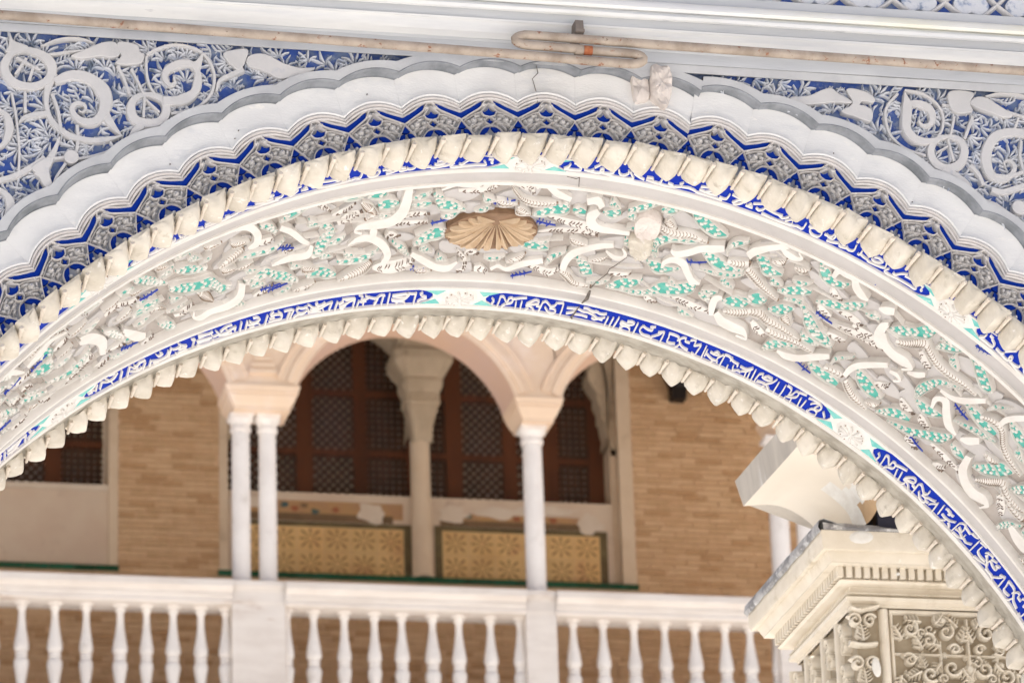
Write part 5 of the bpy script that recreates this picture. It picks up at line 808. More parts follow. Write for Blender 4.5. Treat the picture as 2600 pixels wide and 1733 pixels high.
# broad plain leaves that lie under the rest
placed = []
for k in range(420):
    s = rnd.uniform(-1.05, 1.2); v = rnd.uniform(.19, .55)
    if any(abs(s - a) < .052 and abs(v - b) < .045 for a, b in placed):
        continue
    placed.append((s, v))
    L, w = rnd.uniform(.05, .095), rnd.uniform(.018, .032)
    ang = rnd.choice([-1, 1]) * rnd.uniform(.25, .8) * (1 if s < -.02 else -1)
    ca, sa = math.cos(ang), math.sin(ang)
    data = []
    for t, ww in ((-1, .15), (-.5, .8), (0, 1), (.5, .75), (1, .1)):
        x, y = t * L / 2, .012 * (1 - t * t)
        data += [s + x * ca - y * sa, v + x * sa + y * ca, -sa * w * ww, ca * w * ww]
    mb = MB()
    h = rnd.uniform(-.0075, -.0040)
    ribbon2(mb, smap, data, -.0125, h, [(-1, 0), (-.99, .9), (-.94, 1), (0, .97), (.94, 1), (.99, .9), (1, 0)], clampv=CV)
    apart(mb, "plain_leaf", "soffit_grey", angle=40)
# long thin ridges
for k in range(46):
    s = rnd.uniform(-1.0, 1.15); v = rnd.uniform(.2, .54); L = rnd.uniform(.07, .14); a = rnd.uniform(.1, .5) * rnd.choice([-1, 1])
    mb = MB()
    data = []
    for t in (-1, 0, 1):
        data += [s + t * L / 2 * math.cos(a), v + t * L / 2 * math.sin(a) + .012 * (1 - t * t), .0004, .0014 * (1.2 - abs(t))]
    ribbon2(mb, smap, data, -.016, .0005, PROF_ROUND, clampv=CV)
    apart(mb, "thin_ridge", "soffit_white")

for q in FIELD_BANDS:
    mb = MB()
    ribbon2(mb, smap, q, -.012, .0018, [(-1, 0), (-1, .88), (-.95, .98), (0, 1), (.95, .98), (1, .88), (1, 0)], clampv=CV)
    apart(mb, "white_band", "soffit_white", angle=40)

# small leaves that fill the gaps between the traced stems
pts = [np.asarray(q, float).reshape(-1, 4)[:, :2] for q in FIELD_BANDS + FIELD_GREEN + FIELD_STRIPED + FIELD_DARK]
dense = np.vstack([smooth_path(p, step=.01) if len(p) > 2 else p for p in pts])
spots = []
for k in range(1500):
    s, v = rnd.uniform(-1.02, 1.16), rnd.uniform(.185, .56)
    d = np.hypot((dense[:, 0] - s), (dense[:, 1] - v) * .75).min()
    if d < .020 or any(math.hypot(s - a, (v - b) * .75) < .030 for a, b in spots) or math.hypot(s + .022, v - .372) < .095:
        continue
    spots.append((s, v))
fill_g, fill_s, fill_d = [], [], []
for i, (s, v) in enumerate(spots):
    a = rnd.choice([-1, 1]) * rnd.uniform(.2, .9)
    L, w = rnd.uniform(.026, .042), rnd.uniform(.008, .013)
    ca, sa = math.cos(a), math.sin(a)
    data = []
    for t, ww in ((-1, .2), (-.3, 1), (.4, .8), (1, .1)):
        x, y = t * L / 2, .006 * (1 - t * t)
        data += [s + x * ca - y * sa, v + 1.4 * (x * sa + y * ca), -sa * w * ww * .8, ca * w * ww * 1.2]
    (fill_g, fill_s, fill_d, fill_g)[i % 4].append(data)

def across(p, i, x):
    return p[i, 0] + p[i, 2] * x, p[i, 1] + p[i, 3] * x

for q in FIELD_GREEN + fill_g:
    mb = MB()
    p = ribbon2(mb, smap, q, -.016, -.0030, PROF_FLAT, clampv=CV)
    base = apart(mb, "green_leaf", "soffit_white", angle=40)
    mb = MB()
    ribbon2(mb, smap, (p * np.array([1, 1, .82, .82])).ravel(), -.004, -.0024, [(-1, 0), (-.98, 1), (.98, 1), (1, 0)], clampv=CV)
    apart(mb, "green_ground", "green_paint", base, angle=40)
    mb = MB()
    a = p.copy()
    for sd in (-1, 1):
        e = a[:, :2] + a[:, 2:] * sd * .93
        e[:, 1] = np.clip(e[:, 1], *CV)
        hv = a[:, 2:] / np.maximum(np.linalg.norm(a[:, 2:], axis=1), 1e-6)[:, None] * .0011
        ribbon2(mb, smap, np.hstack([e, hv]).ravel(), -.008, .0012, PROF_ROUND, step=.006)
    L = np.r_[0, np.cumsum(np.linalg.norm(np.diff(p[:, :2], axis=0), axis=1))]
    t = .004
    while t < L[-1] - .003:
        i = int(np.searchsorted(L, t))
        i = min(i, len(p) - 1)
        hw = float(np.linalg.norm(p[i, 2:]))
        r = min(.0044, max(.0013, hw * .29))
        dirv = p[min(i + 1, len(p) - 1), :2] - p[max(i - 1, 0), :2]
        dirv = dirv / max(np.linalg.norm(dirv), 1e-6)
        for x, f, k in ((-.48, 0, 1), (.48, 0, 1), (0, 1.15, .9)):
            c = np.array(across(p, i, x)) + dirv * r * f
            if CV[0] < c[1] < CV[1]:
                dome(mb, smap, c, r * k, r * k * 1.25, rnd.uniform(0, 3), -.006, .0022, n=8, rings=2)
        t += r * 4.3
    apart(mb, "rosettes", "soffit_white", base, angle=60)

def stripes(p, base, mat, w, gap, name, zig=False, h=.0012, cover=.8):
    mb = MB()
    L = np.r_[0, np.cumsum(np.linalg.norm(np.diff(p[:, :2], axis=0), axis=1))]
    t = gap * .6
    k = 0
    while t < L[-1] - gap * .4:
        i = min(int(np.searchsorted(L, t)), len(p) - 1)
        j = min(i + 1, len(p) - 1)
        d = p[j, :2] - p[max(j - 2, 0), :2]
        d = d / max(np.linalg.norm(d), 1e-6)
        c0 = np.array(across(p, i, -cover)); c1 = np.array(across(p, i, cover)); cm = np.array(across(p, i, 0))
        if zig:
            for a, b in ((cm, c0 + d * gap * .8), (cm, c1 + d * gap * .8)):
                if rnd.random() < .85:
                    f = rnd.uniform(.7, 1.0)
                    ribbon(mb, smap, [a * .9 + b * .1, a * .4 + b * .6 + d * gap * .1, a * (1 - f) + b * f], [w * .6, w, w * .3], h - .004, h, PROF_LOW, step=.004)
        else:
            ribbon(mb, smap, [c0, cm + d * gap * .55, c1], [w * .5, w, w * .5], h - .004, h, PROF_LOW, step=.004)
        t += gap
    if mb.n:
        apart(mb, name, mat, base)

material("incision", lin((160, 142, 124)), lin((136, 118, 102)), 60)
for q in FIELD_STRIPED + fill_s:
    mb = MB()
    p = ribbon2(mb, smap, q, -.016, .0008, [(-1, 0), (-.95, .7), (-.6, .95), (0, 1), (.6, .95), (.95, .7), (1, 0)], clampv=CV)
    base = apart(mb, "ribbed_leaf", "soffit_white", angle=40)
    stripes(p, base, "incision", .0011, .0062, "incised_ribs")
    mb = MB()
    for sd in (-1, 1):
        e = p[:, :2] + p[:, 2:] * sd * .96
        hv = p[:, 2:] / np.maximum(np.linalg.norm(p[:, 2:], axis=1), 1e-6)[:, None] * .0010
        ribbon2(mb, smap, np.hstack([e, hv]).ravel(), -.008, .0022, PROF_ROUND, step=.006)
    apart(mb, "rim", "soffit_white", base)
for q in FIELD_DARK + fill_d:
    mb = MB()
    p = ribbon2(mb, smap, q, -.016, -.001, [(-1, 0), (-.95, .8), (0, 1), (.95, .8), (1, 0)], clampv=CV)
    base = apart(mb, "veined_dark_leaf", "soffit_white", angle=40)
    stripes(p, base, "dark_paint", .0010, .0080, "dark_veins", zig=True, h=-.0002)
def twig(s, v, a0, k_):
    mb = MB()
    ca, sa = math.cos(a0), math.sin(a0)
    P = lambda x, y: (s + (x * ca - y * sa), v + 1.7 * (x * sa + y * ca))
    ribbon(mb, smap, [P(-.018, 0), P(0, .0012), P(.018, -.001)], [.0003, .0008, .0003], -.003, .0004, PROF_LOW, step=.005)
    for j in range(k_):
        x = -.013 + .027 * j / k_
        for sg in (-1, 1):
            if rnd.random() < .85:
                L = rnd.uniform(.004, .0085)
                ribbon(mb, smap, [P(x, 0), P(x - L * .35, sg * L * .6), P(x - L * .3, sg * L)], [.0008, .0008, .0003], -.003, .0005, PROF_LOW, step=.004)
    apart(mb, "blue_twig", "twig_blue")
for (s, v) in FIELD_TWIGS:
    twig(s, v, rnd.uniform(-.5, .5), 4)

# ---- inscriptions: raised white strokes
def letters(src, shift=0.0, lim=None):
    for q in src:
        a = np.asarray(q, float).reshape(-1, 4).copy()
        a[:, 0] += shift
        if lim and not (lim[0] < a[:, 0].mean() < lim[1]):
            continue
        mb = MB()
        ribbon2(mb, smap, a.ravel(), .0, .0042, [(-1, 0), (-.95, .8), (-.7, 1), (.7, 1), (.95, .8), (1, 0)], step=.004)
        apart(mb, "letter", "text_white", angle=40)
letters(TEXT_BACK)
letters(TEXT_BACK, -.759, (-1.25, -.815))
letters(TEXT_BACK, .759, (1.075, 1.4))
letters(TEXT_BACK, .759, (.785, .915))
letters(TEXT_FRONT)
letters(TEXT_FRONT, -.759, (-.74, -.06))
letters(TEXT_FRONT, .759, (.775, 1.3))

# ---- medallions between the cartouches
def medallion(s0, v0, v1, rv):
    vm = (v0 + v1) / 2
    w = v1 - v0
    for sg in (-1, 1):
        mb = MB()
        plate(mb, smap, [(s0, v0), (s0 + sg * .082, v0), (s0 + sg * .064, v0 + .12 * w), (s0 + sg * .0515, v0 + .30 * w), (s0 + sg * .0475, vm), (s0 + sg * .0515, v1 - .30 * w), (s0 + sg * .064, v1 - .12 * w), (s0 + sg * .082, v1), (s0, v1)], -.001, .0034, .0008)
        apart(mb, "cartouche_end", "text_white", angle=40)
        for a, b in ((v0 + .08 * w, 1), (v1 - .08 * w, -1)):
            mb = MB()
            plate(mb, smap, [(s0 + sg * .030, a), (s0 + sg * .066, a), (s0 + sg * .050, a + b * .20 * w), (s0 + sg * .042, a + b * .30 * w)], .002, .0041, 0)
            apart(mb, "turquoise_corner", "turquoise", angle=40)
    mb = MB()
    dome(mb, smap, (s0, vm), .033, rv, 0, .002, .008, n=28, rings=4)
    base = apart(mb, "medallion", "text_white", angle=50)
    mb = MB()
    for k in range(10):
        a = k * 2 * math.pi / 10
        ribbon(mb, smap, [(s0 + .006 * math.cos(a), vm + .006 * math.sin(a)), (s0 + .017 * math.cos(a + .12), vm + .017 * math.sin(a + .12)), (s0 + .026 * math.cos(a), vm + rv * .8 * math.sin(a))], [.0015, .0042, .0012], .003, .0105, PROF_ROUND, step=.005)
    dome(mb, smap, (s0, vm), .006, .006, 0, .006, .012, n=10)
    apart(mb, "medallion_petals", "text_white", base)
    mb = MB()
    for k in range(12):
        a = k * 2 * math.pi / 12 + .2
        dome(mb, smap, (s0 + .024 * math.cos(a), vm + rv * .72 * math.sin(a)), .0012, .0018, a, .004, .0088, n=6, rings=2)
    apart(mb, "medallion_pits", "incision", base)
for k in range(-2, 3):
    s0 = -.018 + k * .759
    if abs(s0) < 1.5:
        medallion(s0, .634, .708, .040)
        medallion(s0, .045, .099, .034)

# ---- scallop shell at the crown
SC, SV, SR = -.022, .372, .074
mb = MB()
t = np.linspace(0, 2 * np.pi, 48, endpoint=False)
rr = SR * (1.06 + .025 * np.abs(np.sin(t * 9)))
plate(mb, smap, np.stack([SC + rr * np.sin(t), SV + rr * np.cos(t)], 1), -.016, .0015, .002)
shell = apart(mb, "scallop_shell", "shell_brown", angle=40)
DH = SR * .66
HV = SV - DH
NF = 15
edge = lambda f: DH * math.cos(f) + math.sqrt(SR ** 2 - (DH * math.sin(f)) ** 2)
for k in range(NF):
    f = (k - (NF - 1) / 2) * rad(16.2)
    L = edge(f)
    d = np.array([math.sin(f), math.cos(f)]); n = np.array([d[1], -d[0]])
    hwv = math.tan(rad(5.9))
    data = []
    for q in (.10, .35, .65, .88, .97, 1.02):
        c = np.array([SC, HV]) + d * L * q
        w = n * L * hwv * (q if q < .9 else (.9 if q < 1 else .45))
        data += [*c, *w]
    mb = MB()
    ribbon2(mb, smap, data, -.004, .018, [(-1, .2), (-.9, .95), (-.7, 1), (-.35, .62), (0, .45), (.35, .62), (.7, 1), (.9, .95), (1, .2)], hs=[.0045, .0060, .0090, .0115, .0115, .005], step=.005)
    apart(mb, "shell_flute", "shell_tan", shell, angle=40)

# ---- cracks and repairs
def crack(mp, pts, w, h):
    mb = MB()
    p = np.asarray(pts, float)
    ribbon(mb, mp, p, w, h - .002, h, [(-1, .5), (0, 1), (1, .5)], smooth=False)
    apart(mb, "crack", "crack")
crack(fmap, [(-.0202, 1.3274), (-.0157, 1.3028), (-.0253, 1.2916), (-.0195, 1.2673), (-.0176, 1.2475)], [.0004, .0008, .0006, .0007, .0003], .0004)
crack(smap, [(.2240, .3987), (.2134, .4431), (.2075, .4629), (.2083, .4845), (.1993, .5285), (.1955, .5586)], [.0004, .0010, .0007, .0011, .0008, .0016], .0042)
crack(smap, [(.1955, .5586), (.1973, .5802), (.1985, .600), (.1948, .6214)], [.0018, .0030, .0038, .0014], .0085)
crack(smap, [(.1947, .6400), (.1935, .683), (.1918, .6969), (.1963, .7097)], [.0008, .0016, .0020, .0012], .0058)
crack(smap, [(.0539, .1145), (.0712, .1199), (.0743, .1116), (.0828, .154)], [.0004, .0010, .0008, .0005], .004)
def rubble(mp, outline, h0, h1, mat, seed, name, step=.005):
    """a lump of repair mortar: outline, broken top"""
    r_ = random.Random(seed)
    p = smooth_path(outline, closed=True, step=step)
    c = p.mean(0)
    rings = []
    for k, (f, hh) in enumerate(((1, 0), (1.0, .7), (.93, .9), (.8, .95), (.62, 1), (.42, 1), (.22, 1), (.06, 1))):
        q = c + (p - c) * f
        jig = np.array([.30 * mnoise.noise(Vector((a * 70, b * 70, seed * 3.1))) + .14 * mnoise.noise(Vector((a * 190, b * 190, seed))) for a, b in q]) if k > 0 else np.zeros(len(p))
        rings.append(mp(q[:, 0], q[:, 1], h0 + (h1 - h0) * (hh + jig)))
    mb = MB()
    mb.grid(np.array(rings), close_v=True)
    n = len(p)
    mb.f.append(tuple((len(rings) - 1) * n + i for i in range(n))); mb.mi.append(0)
    apart(mb, name, mat, angle=30)
rubble(fmap, [(.1414, 1.3081), (.1550, 1.3120), (.1672, 1.3091), (.1697, 1.2688), (.1560, 1.2600), (.1442, 1.2629)], -.01, .008, "patch_pink", 1, "repair_mortar")
rubble(fmap, [(.1734, 1.3244), (.1880, 1.3260), (.2033, 1.3207), (.2076, 1.296), (.2050, 1.272), (.1940, 1.2480), (.1774, 1.2607), (.1705, 1.2759)], -.01, .018, "patch_pink", 2, "repair_mortar")
rubble(smap, [(.2022, .2466), (.2148, .2136), (.2442, .2323), (.2487, .2924), (.2196, .3102)], -.016, .008, "pier_cream" if "pier_cream" in MATS else "patch_pink", 3, "broken_plaster")
rubble(smap, [(.2108, .3259), (.2466, .3096), (.2554, .3626), (.2429, .3979), (.2261, .3812)], -.016, .012, "bead_cream", 4, "broken_plaster")

# ------------------------------------------------------------------ ground
material("court_marble", (.60, .59, .575), (.54, .53, .515), 3, bump=.001, dirt=(.47, .455, .435), dscale=1.2)
mb = MB()
mb.grid([[(x, y, 0) for y in np.linspace(-60, 80, 15)] for x in np.linspace(-70, 70, 15)])
tag(mb.build("ground", "court_marble", smooth=False), kind="structure")

# ------------------------------------------------------------------ the upper gallery across the court
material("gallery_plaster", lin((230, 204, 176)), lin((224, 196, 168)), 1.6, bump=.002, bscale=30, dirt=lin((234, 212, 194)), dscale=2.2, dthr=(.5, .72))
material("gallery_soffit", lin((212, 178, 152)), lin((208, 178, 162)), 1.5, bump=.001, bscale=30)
material("marble_white", lin((238, 231, 223)), lin((228, 220, 212)), 4, bump=.001, bscale=40, dirt=lin((196, 186, 174)), dscale=7, dthr=(.56, .78), rough=.5)
material("marble_rail", lin((230, 221, 211)), lin((216, 205, 194)), 5, bump=.002, bscale=40, dirt=lin((190, 168, 150)), dscale=4, dthr=(.58, .74), stretch=(.5, 1, 2))
for _i, _c in enumerate([(212, 177, 138), (206, 171, 132), (219, 186, 147), (210, 174, 135), (196, 158, 118)]):
    material("brick_%d" % _i, lin(_c), lin(tuple(x - 10 for x in _c)), 14, bump=.002, bscale=60, dirt=lin((208, 174, 142)), dscale=5, dthr=(.58, .76))
material("mortar", lin((222, 190, 154)), lin((212, 178, 142)), 9, bump=.002)
material("jamb_plaster", lin((222, 202, 176)), lin((212, 190, 162)), 3, bump=.001, dirt=lin((182, 160, 136)), dscale=3)
material("dado_plaster", lin((218, 200, 178)), lin((210, 188, 166)), 2.2, bump=.001, dirt=lin((176, 150, 130)), dscale=3)
material("patch_plaster", lin((222, 208, 190)), lin((214, 198, 178)), 6, bump=.001)
material("lattice_wood", lin((62, 42, 30)), lin((78, 52, 36)), 8, bump=.001, rough=.5)
material("stile_wood", lin((98, 58, 36)), lin((76, 44, 28)), 5, bump=.001, rough=.45, stretch=(1, 1, .2))
material("backing_pale", lin((226, 216, 192)), lin((214, 206, 204)), 2)  # panel added behind the lattices, stands for the light through their holes
material("tile_yellow", lin((222, 188, 132)), lin((214, 176, 120)), 5, rough=.35, spec=.4, objvar=.06, dirt=lin((202, 156, 112)), dscale=6)
material("tile_mark", lin((158, 124, 78)), lin((160, 116, 82)), 14, rough=.35)
material("tile_border", lin((96, 84, 62)), lin((120, 108, 78)), 9, rough=.35)
material("frieze_tan", lin((186, 148, 100)), lin((176, 138, 104)), 6, bump=.001)
material("frieze_red", lin((160, 92, 66)), lin((150, 100, 72)), 12)
material("frieze_blue", lin((76, 96, 96)), lin((90, 104, 84)), 12)
material("frieze_brown", lin((128, 102, 76)), lin((110, 90, 66)), 9)
material("sill_green", lin((24, 76, 50)), lin((36, 92, 70)), 9, rough=.25, spec=.5, objvar=.25)
material("sill_pale", lin((120, 130, 90)), lin((100, 120, 84)), 9, rough=.3, objvar=.2)
material("capital_grey", lin((204, 186, 160)), lin((188, 170, 144)), 6, bump=.002, dirt=lin((150, 132, 110)), dscale=8)
material("dark_beam", lin((44, 26, 18)), lin((60, 36, 24)), 6)
material("iron_black", lin((26, 20, 18)), None, rough=.5)

G = 1.2
def gp(x, y, z):
    return (x * G, y * G, z * G + 1.6)
class GB(MB):
    """gallery meshes are drawn in modules; one module is 1.2 m"""
    def add(self, verts, faces, m=0):
        v = np.asarray(verts, float).reshape(-1, 3) * G + np.array([0, 0, 1.6])
        return super().add(v, faces, m)
def gpart(mb, name, mat, parent, **k):
    o = mb.build(name, mat, parent, **k)
    o.data.transform(Matrix.Translation(-world_loc(parent)))
    return o

YB0, YB1 = 19.85, 20.15
ZI = 7.49                      # springing, top of the imposts
ARC = [(0.80, .607), (2.3055, .607), (3.8166, .607), (5.2204, .607), (6.732, .607), (8.14, .607)]
ACZ = 7.296
SUPP = [(-.66, .37), (1.53, .37), (3.0635, .37), (4.5245, .245), (5.978, .37), (7.44, .245), (9.1, .37)]
arcade = thing("gallery_arcade", "beige plastered upper arcade with round arches, seen blurred beyond the carved arch", "arcade", gp(4.5, 20, ZI))
mb = GB()
ZA = 8.62
xs_lo = -.2
def wall_front(y, flip):
    # bays: for each arch a fan between the curve and the top
    for cx, R in ARC:
        a0 = math.asin((ZI - ACZ) / R)
        t = np.linspace(math.pi - a0, a0, 33)
        top = [(cx + (.72) * (1 - 2 * k / 32) * -1, y, ZA) for k in range(33)]
        P = [[(cx + R * math.cos(a), y, ACZ + R * math.sin(a)), top[k]] for k, a in enumerate(t)]
        mb.grid(P, flip=flip)
for y in (YB0, YB1):
    wall_front(y, False)
    hw = math.sqrt(.607 ** 2 - (ZI - ACZ) ** 2)
    for i in range(len(ARC) - 1):
        a, b = ARC[i][0], ARC[i + 1][0]
        mb.add([(a + hw, y, ZI), (b - hw, y, ZI), (b - .72, y, ZA), (a + .72, y, ZA)], [(0, 1, 2, 3)])
gpart(mb, "spandrel_wall", "gallery_plaster", arcade)
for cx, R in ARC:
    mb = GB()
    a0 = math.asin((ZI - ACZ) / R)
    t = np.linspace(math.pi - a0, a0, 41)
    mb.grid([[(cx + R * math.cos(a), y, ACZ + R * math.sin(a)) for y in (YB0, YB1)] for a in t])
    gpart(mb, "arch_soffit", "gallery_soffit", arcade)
    mb = GB()
    pr = [(0, .0), (0, -.012), (.03, -.012), (.034, -.022), (.06, -.024), (.066, -.012), (.1, -.01), (.104, -.018), (.115, -.018), (.118, 0)]
    mb.grid([[(cx + (R + d) * math.cos(a), YB0 + y, ACZ + (R + d) * math.sin(a)) for d, y in pr] for a in t])
    gpart(mb, "archivolt", "gallery_plaster", arcade)
# stepped plaster pyramids in the spandrels
for sx, n in ((3.0635, 4), (4.5245, 0), (5.978, 4), (1.53, 4)):
    for k in range(n):
        mb = GB()
        w = .075 - .013 * k
        mb.box(sx - w, sx + w, YB0 - .014 + .001 * k, YB0 + .01, 7.548 + k * .036, 7.574 + k * .036)
        gpart(mb, "spandrel_step", "gallery_plaster", arcade)
for sx, w in SUPP:
    mb = GB()
    prof = [(.040, 7.366, -.01), (.040, 7.366, 0), (.036, 7.385, 0), (.030, 7.392, 0), (.022, 7.405, 0), (.010, 7.43, 0), (.006, 7.437, 0), (.008, 7.448, 0), (-.002, 7.452, 0), (-.002, 7.468, 0), (-.008, 7.474, 0), (-.010, ZI + .001, 0)]
    for d, z, _ in [(0, 0, 0)]:
        rings = []
        for (ins, z, _) in prof:
            x0, x1, y0, y1 = sx - w / 2 + ins, sx + w / 2 - ins, YB0 + ins * .8 + .0, YB1 - ins * .8
            rings.append([(x0, y0, z), (x1, y0, z), (x1, y1, z), (x0, y1, z)])
        mb.grid(rings, close_v=True)
        mb.add(rings[0], [(0, 1, 2, 3)])
    gpart(mb, "impost", "gallery_plaster", arcade, angle=20)

COLX = [(1.46, .048), (1.60, .048), (2.967, .0485), (3.106, .0475), (4.479 + .033, .053), (5.84, .052), (5.985, .052), (7.44, .053)]
COLN = ["white marble gallery column, left of the pair at the far left, out of sight", None,
        "white marble gallery column, left one of the pair left of centre", "white marble gallery column, right one of the pair left of centre",
        "single white marble gallery column standing right of centre", "white marble gallery column, left one of the pair behind the plaster cove",
        "white marble gallery column, right one of the pair behind the plaster cove", None]
RAILZ = 6.443
for (x, r), lab in zip(COLX, COLN):
    if not lab or "out of sight" in lab:
        continue
    c = thing("marble_column", lab, "column", gp(x, 20, RAILZ), "columns of the upper gallery")
    mb = GB()
    mb.lathe([(r * .99, 6.475), (r * 1.0, 6.7), (r * .99, 7.0), (r * .95, 7.295)], (x, 20, 0), 24)
    gpart(mb, "shaft", "marble_white", c)
    mb = GB()
    zz = 7.288
    mb.lathe([(r * .94, zz - .012), (r * 1.12, zz - .010), (r * 1.16, zz), (r * 1.12, zz + .010), (r * 1.02, zz + .014), (r * 1.08, zz + .03), (r * 1.3, zz + .045), (r * 1.42, zz + .05), (r * 1.42, zz + .064), (r * 1.0, zz + .066)], (x, 20, 0), 24)
    s = r * 1.30
    mb.box(x - s, x + s, 20 - s, 20 + s, zz + .06, zz + .0775)
    gpart(mb, "capital", "marble_white", c)
    mb = GB()
    mb.lathe([(r * 1.3, 6.4435), (r * 1.36, 6.452), (r * 1.3, 6.461), (r * 1.1, 6.465), (r * 1.14, 6.471), (r * 1.02, 6.477), (r * .9, 6.477)], (x, 20, 0), 24)
    gpart(mb, "base", "marble_white", c)

# pedestals and balustrade
PED = [(1.53, .14), (3.042, .136), (4.513, .08), (5.92, .136), (7.44, .08)]
PEDN = [None, "broad white marble pedestal under the pair of gallery columns left of centre", "narrow white marble pedestal under the single gallery column", "broad white marble pedestal under the column pair at the right, mostly hidden", None]
Z0B = 5.60
for (x, w), lab in zip(PED, PEDN):
    if not lab:
        continue
    p = thing("pedestal", lab, "pedestal", gp(x, 20, Z0B))
    mb = GB(); mb.box(x - w, x + w, 20 - .085, 20 + .085, Z0B, 6.33); gpart(mb, "die", "marble_rail", p, smooth=False)
    mb = GB()
    for (d, z0, z1) in ((.018, 6.412, 6.4430), (.008, 6.395, 6.4119), (.004, 6.33, 6.3949)):
        mb.box(x - w - d, x + w + d, 20 - .085 - d, 20 + .085 + d, z0, z1)
    gpart(mb, "cap", "marble_rail", p, smooth=False)

def baluster_mesh(q=1.0, n_=.0):
    mb = MB()
    h = (6.318 - 5.765) * G
    half = [(.055, 1.0), (.055, .985), (.030, .97), (.034, .965), (.040, .955), (.034, .94), (.026, .92), (.027, .85), (.034, .76), (.047, .66), (.055, .60), (.056, .565), (.048, .535), (.038, .525), (.046, .516), (.046, .5)]
    half = [(r * (q if .54 < z < .8 else 1), z + (n_ if .6 < z < .9 else 0)) for r, z in half]
    prof = [(r * .66, (z - 1) * h) for r, z in half]
    prof += [(r * .66, (-z) * h) for r, z in half[::-1][1:]]
    mb.lathe([(r * G, z) for r, z in prof], (0, 0, 0), 16)
    return mb.build("baluster", "marble_white").data
bal_mes = [baluster_mesh(1.0), baluster_mesh(1.07, .012), baluster_mesh(.95, -.012), baluster_mesh(1.02, .006)]
for o in [o for o in bpy.data.objects if o.name.startswith("baluster")]:
    bpy.data.objects.remove(o, do_unlink=True)
SECT = [("gallery balustrade at the far left, ending at the paired columns", 1.67, 2.906, [1.70, 1.849, 2.016, 2.174, 2.346, 2.480, 2.616, 2.757, 2.886]),
        ("gallery balustrade in the middle, between paired columns and single column", 3.178, 4.433, [3.20, 3.337, 3.496, 3.653, 3.795, 3.956, 4.094, 4.260, 4.416]),
        ("gallery balustrade at the right, running from single column behind the carved pier", 4.593, 5.784, [4.698, 4.857, 5.022, 5.186, 5.349, 5.511, 5.645, 5.793]),
        ("gallery balustrade beyond the column pair at the right, mostly hidden", 6.056, 7.36, [6.1, 6.26, 6.42, 6.58, 6.74, 6.9])]
for lab, xa, xb, bx in SECT:
    t = thing("balustrade", lab, "balustrade", gp((xa + xb) / 2, 20, Z0B), "balustrades of the upper gallery")
    mb = GB()
    pr = [(19.915, 6.318), (19.905, 6.326), (19.905, 6.352), (19.898, 6.358), (19.898, 6.378), (19.890, 6.386), (19.880, 6.392), (19.872, 6.402), (19.872, 6.436), (19.880, 6.4425), (20.12, 6.4425), (20.128, 6.436), (20.128, 6.402), (20.10, 6.386), (20.095, 6.318), (19.915, 6.318)]
    mb.prism_x(pr, xa + .0005, xb - .0005, n=2)
    gpart(mb, "hand_rail", "marble_rail", t, angle=25)
    mb = GB(); mb.box(xa + .0005, xb - .0005, 19.92, 20.08, Z0B, 5.765); gpart(mb, "plinth", "marble_rail", t, smooth=False)
    rnd = random.Random(int(xa * 100))
    for x in bx:
        b = link("baluster", rnd.choice(bal_mes), t)
        b.location = Vector(gp(x, 20, 6.318)) - t.location
        s = rnd.uniform(.94, 1.05)
        b.scale = (s, s, 1)
        b.rotation_euler = (0, rnd.uniform(-.006, .006), rnd.uniform(0, 6))

# back wall of the gallery
YW = 22.5
backw = thing("gallery_back_wall", "tan brick back wall of the upper gallery behind the balustrade", "wall", gp(4.4, YW, 5.6))
OPEN = [(.15, 2.624, 7.331, 8.9), (3.211, 5.682, 7.309, 8.98)]
mb = GB()
SOL = [(-1, 9.5, 5.55, 7.309), (-1, .15, 7.309, 9.3), (2.624, 3.211, 7.309, 9.3), (5.682, 9.5, 7.309, 9.3), (.15, 2.624, 8.9, 9.3), (3.211, 5.682, 8.98, 9.3), (.15, 2.624, 7.309, 7.331)]
for x0, x1, z0, z1 in SOL:
    mb.box(x0, x1, YW + .006, YW + .4, z0, z1)
gpart(mb, "mortar_bed", "mortar", backw, smooth=False)
rnd = random.Random(4)
mb = GB()
ch, bl = .0335, .150
z = 6.2
row = 0
VIS = [(1.6, 2.624, 6.2, 7.31), (2.624, 3.211, 6.2, 8.75), (3.211, 5.682, 6.2, 7.285), (5.682, 7.6, 6.2, 8.95)]
while z < 8.95:
    for (x0, x1, z0, z1) in VIS:
        if z + ch > z1 + .001 or z < z0:
            continue
        x = x0 - (row % 2) * bl / 2 + rnd.uniform(0, .02)
        while x < x1 - .01:
            L = bl * rnd.uniform(.85, 1.12)
            a, b = max(x, x0 + .001), min(x + L - .008, x1 - .001)
            if b - a > .02:
                d = rnd.uniform(0, .004)
                dz = rnd.uniform(-.0015, .0015)
                mb.box(a, b, YW - d, YW + .02, z + dz + .003, z + dz + ch - .003, m=rnd.choice([0, 0, 1, 2, 2, 3, 4]))
            x += L
    z += ch
    row += 1
tag(gpart(mb, "brickwork", ["brick_%d" % i for i in range(5)], backw, smooth=False), kind="stuff")

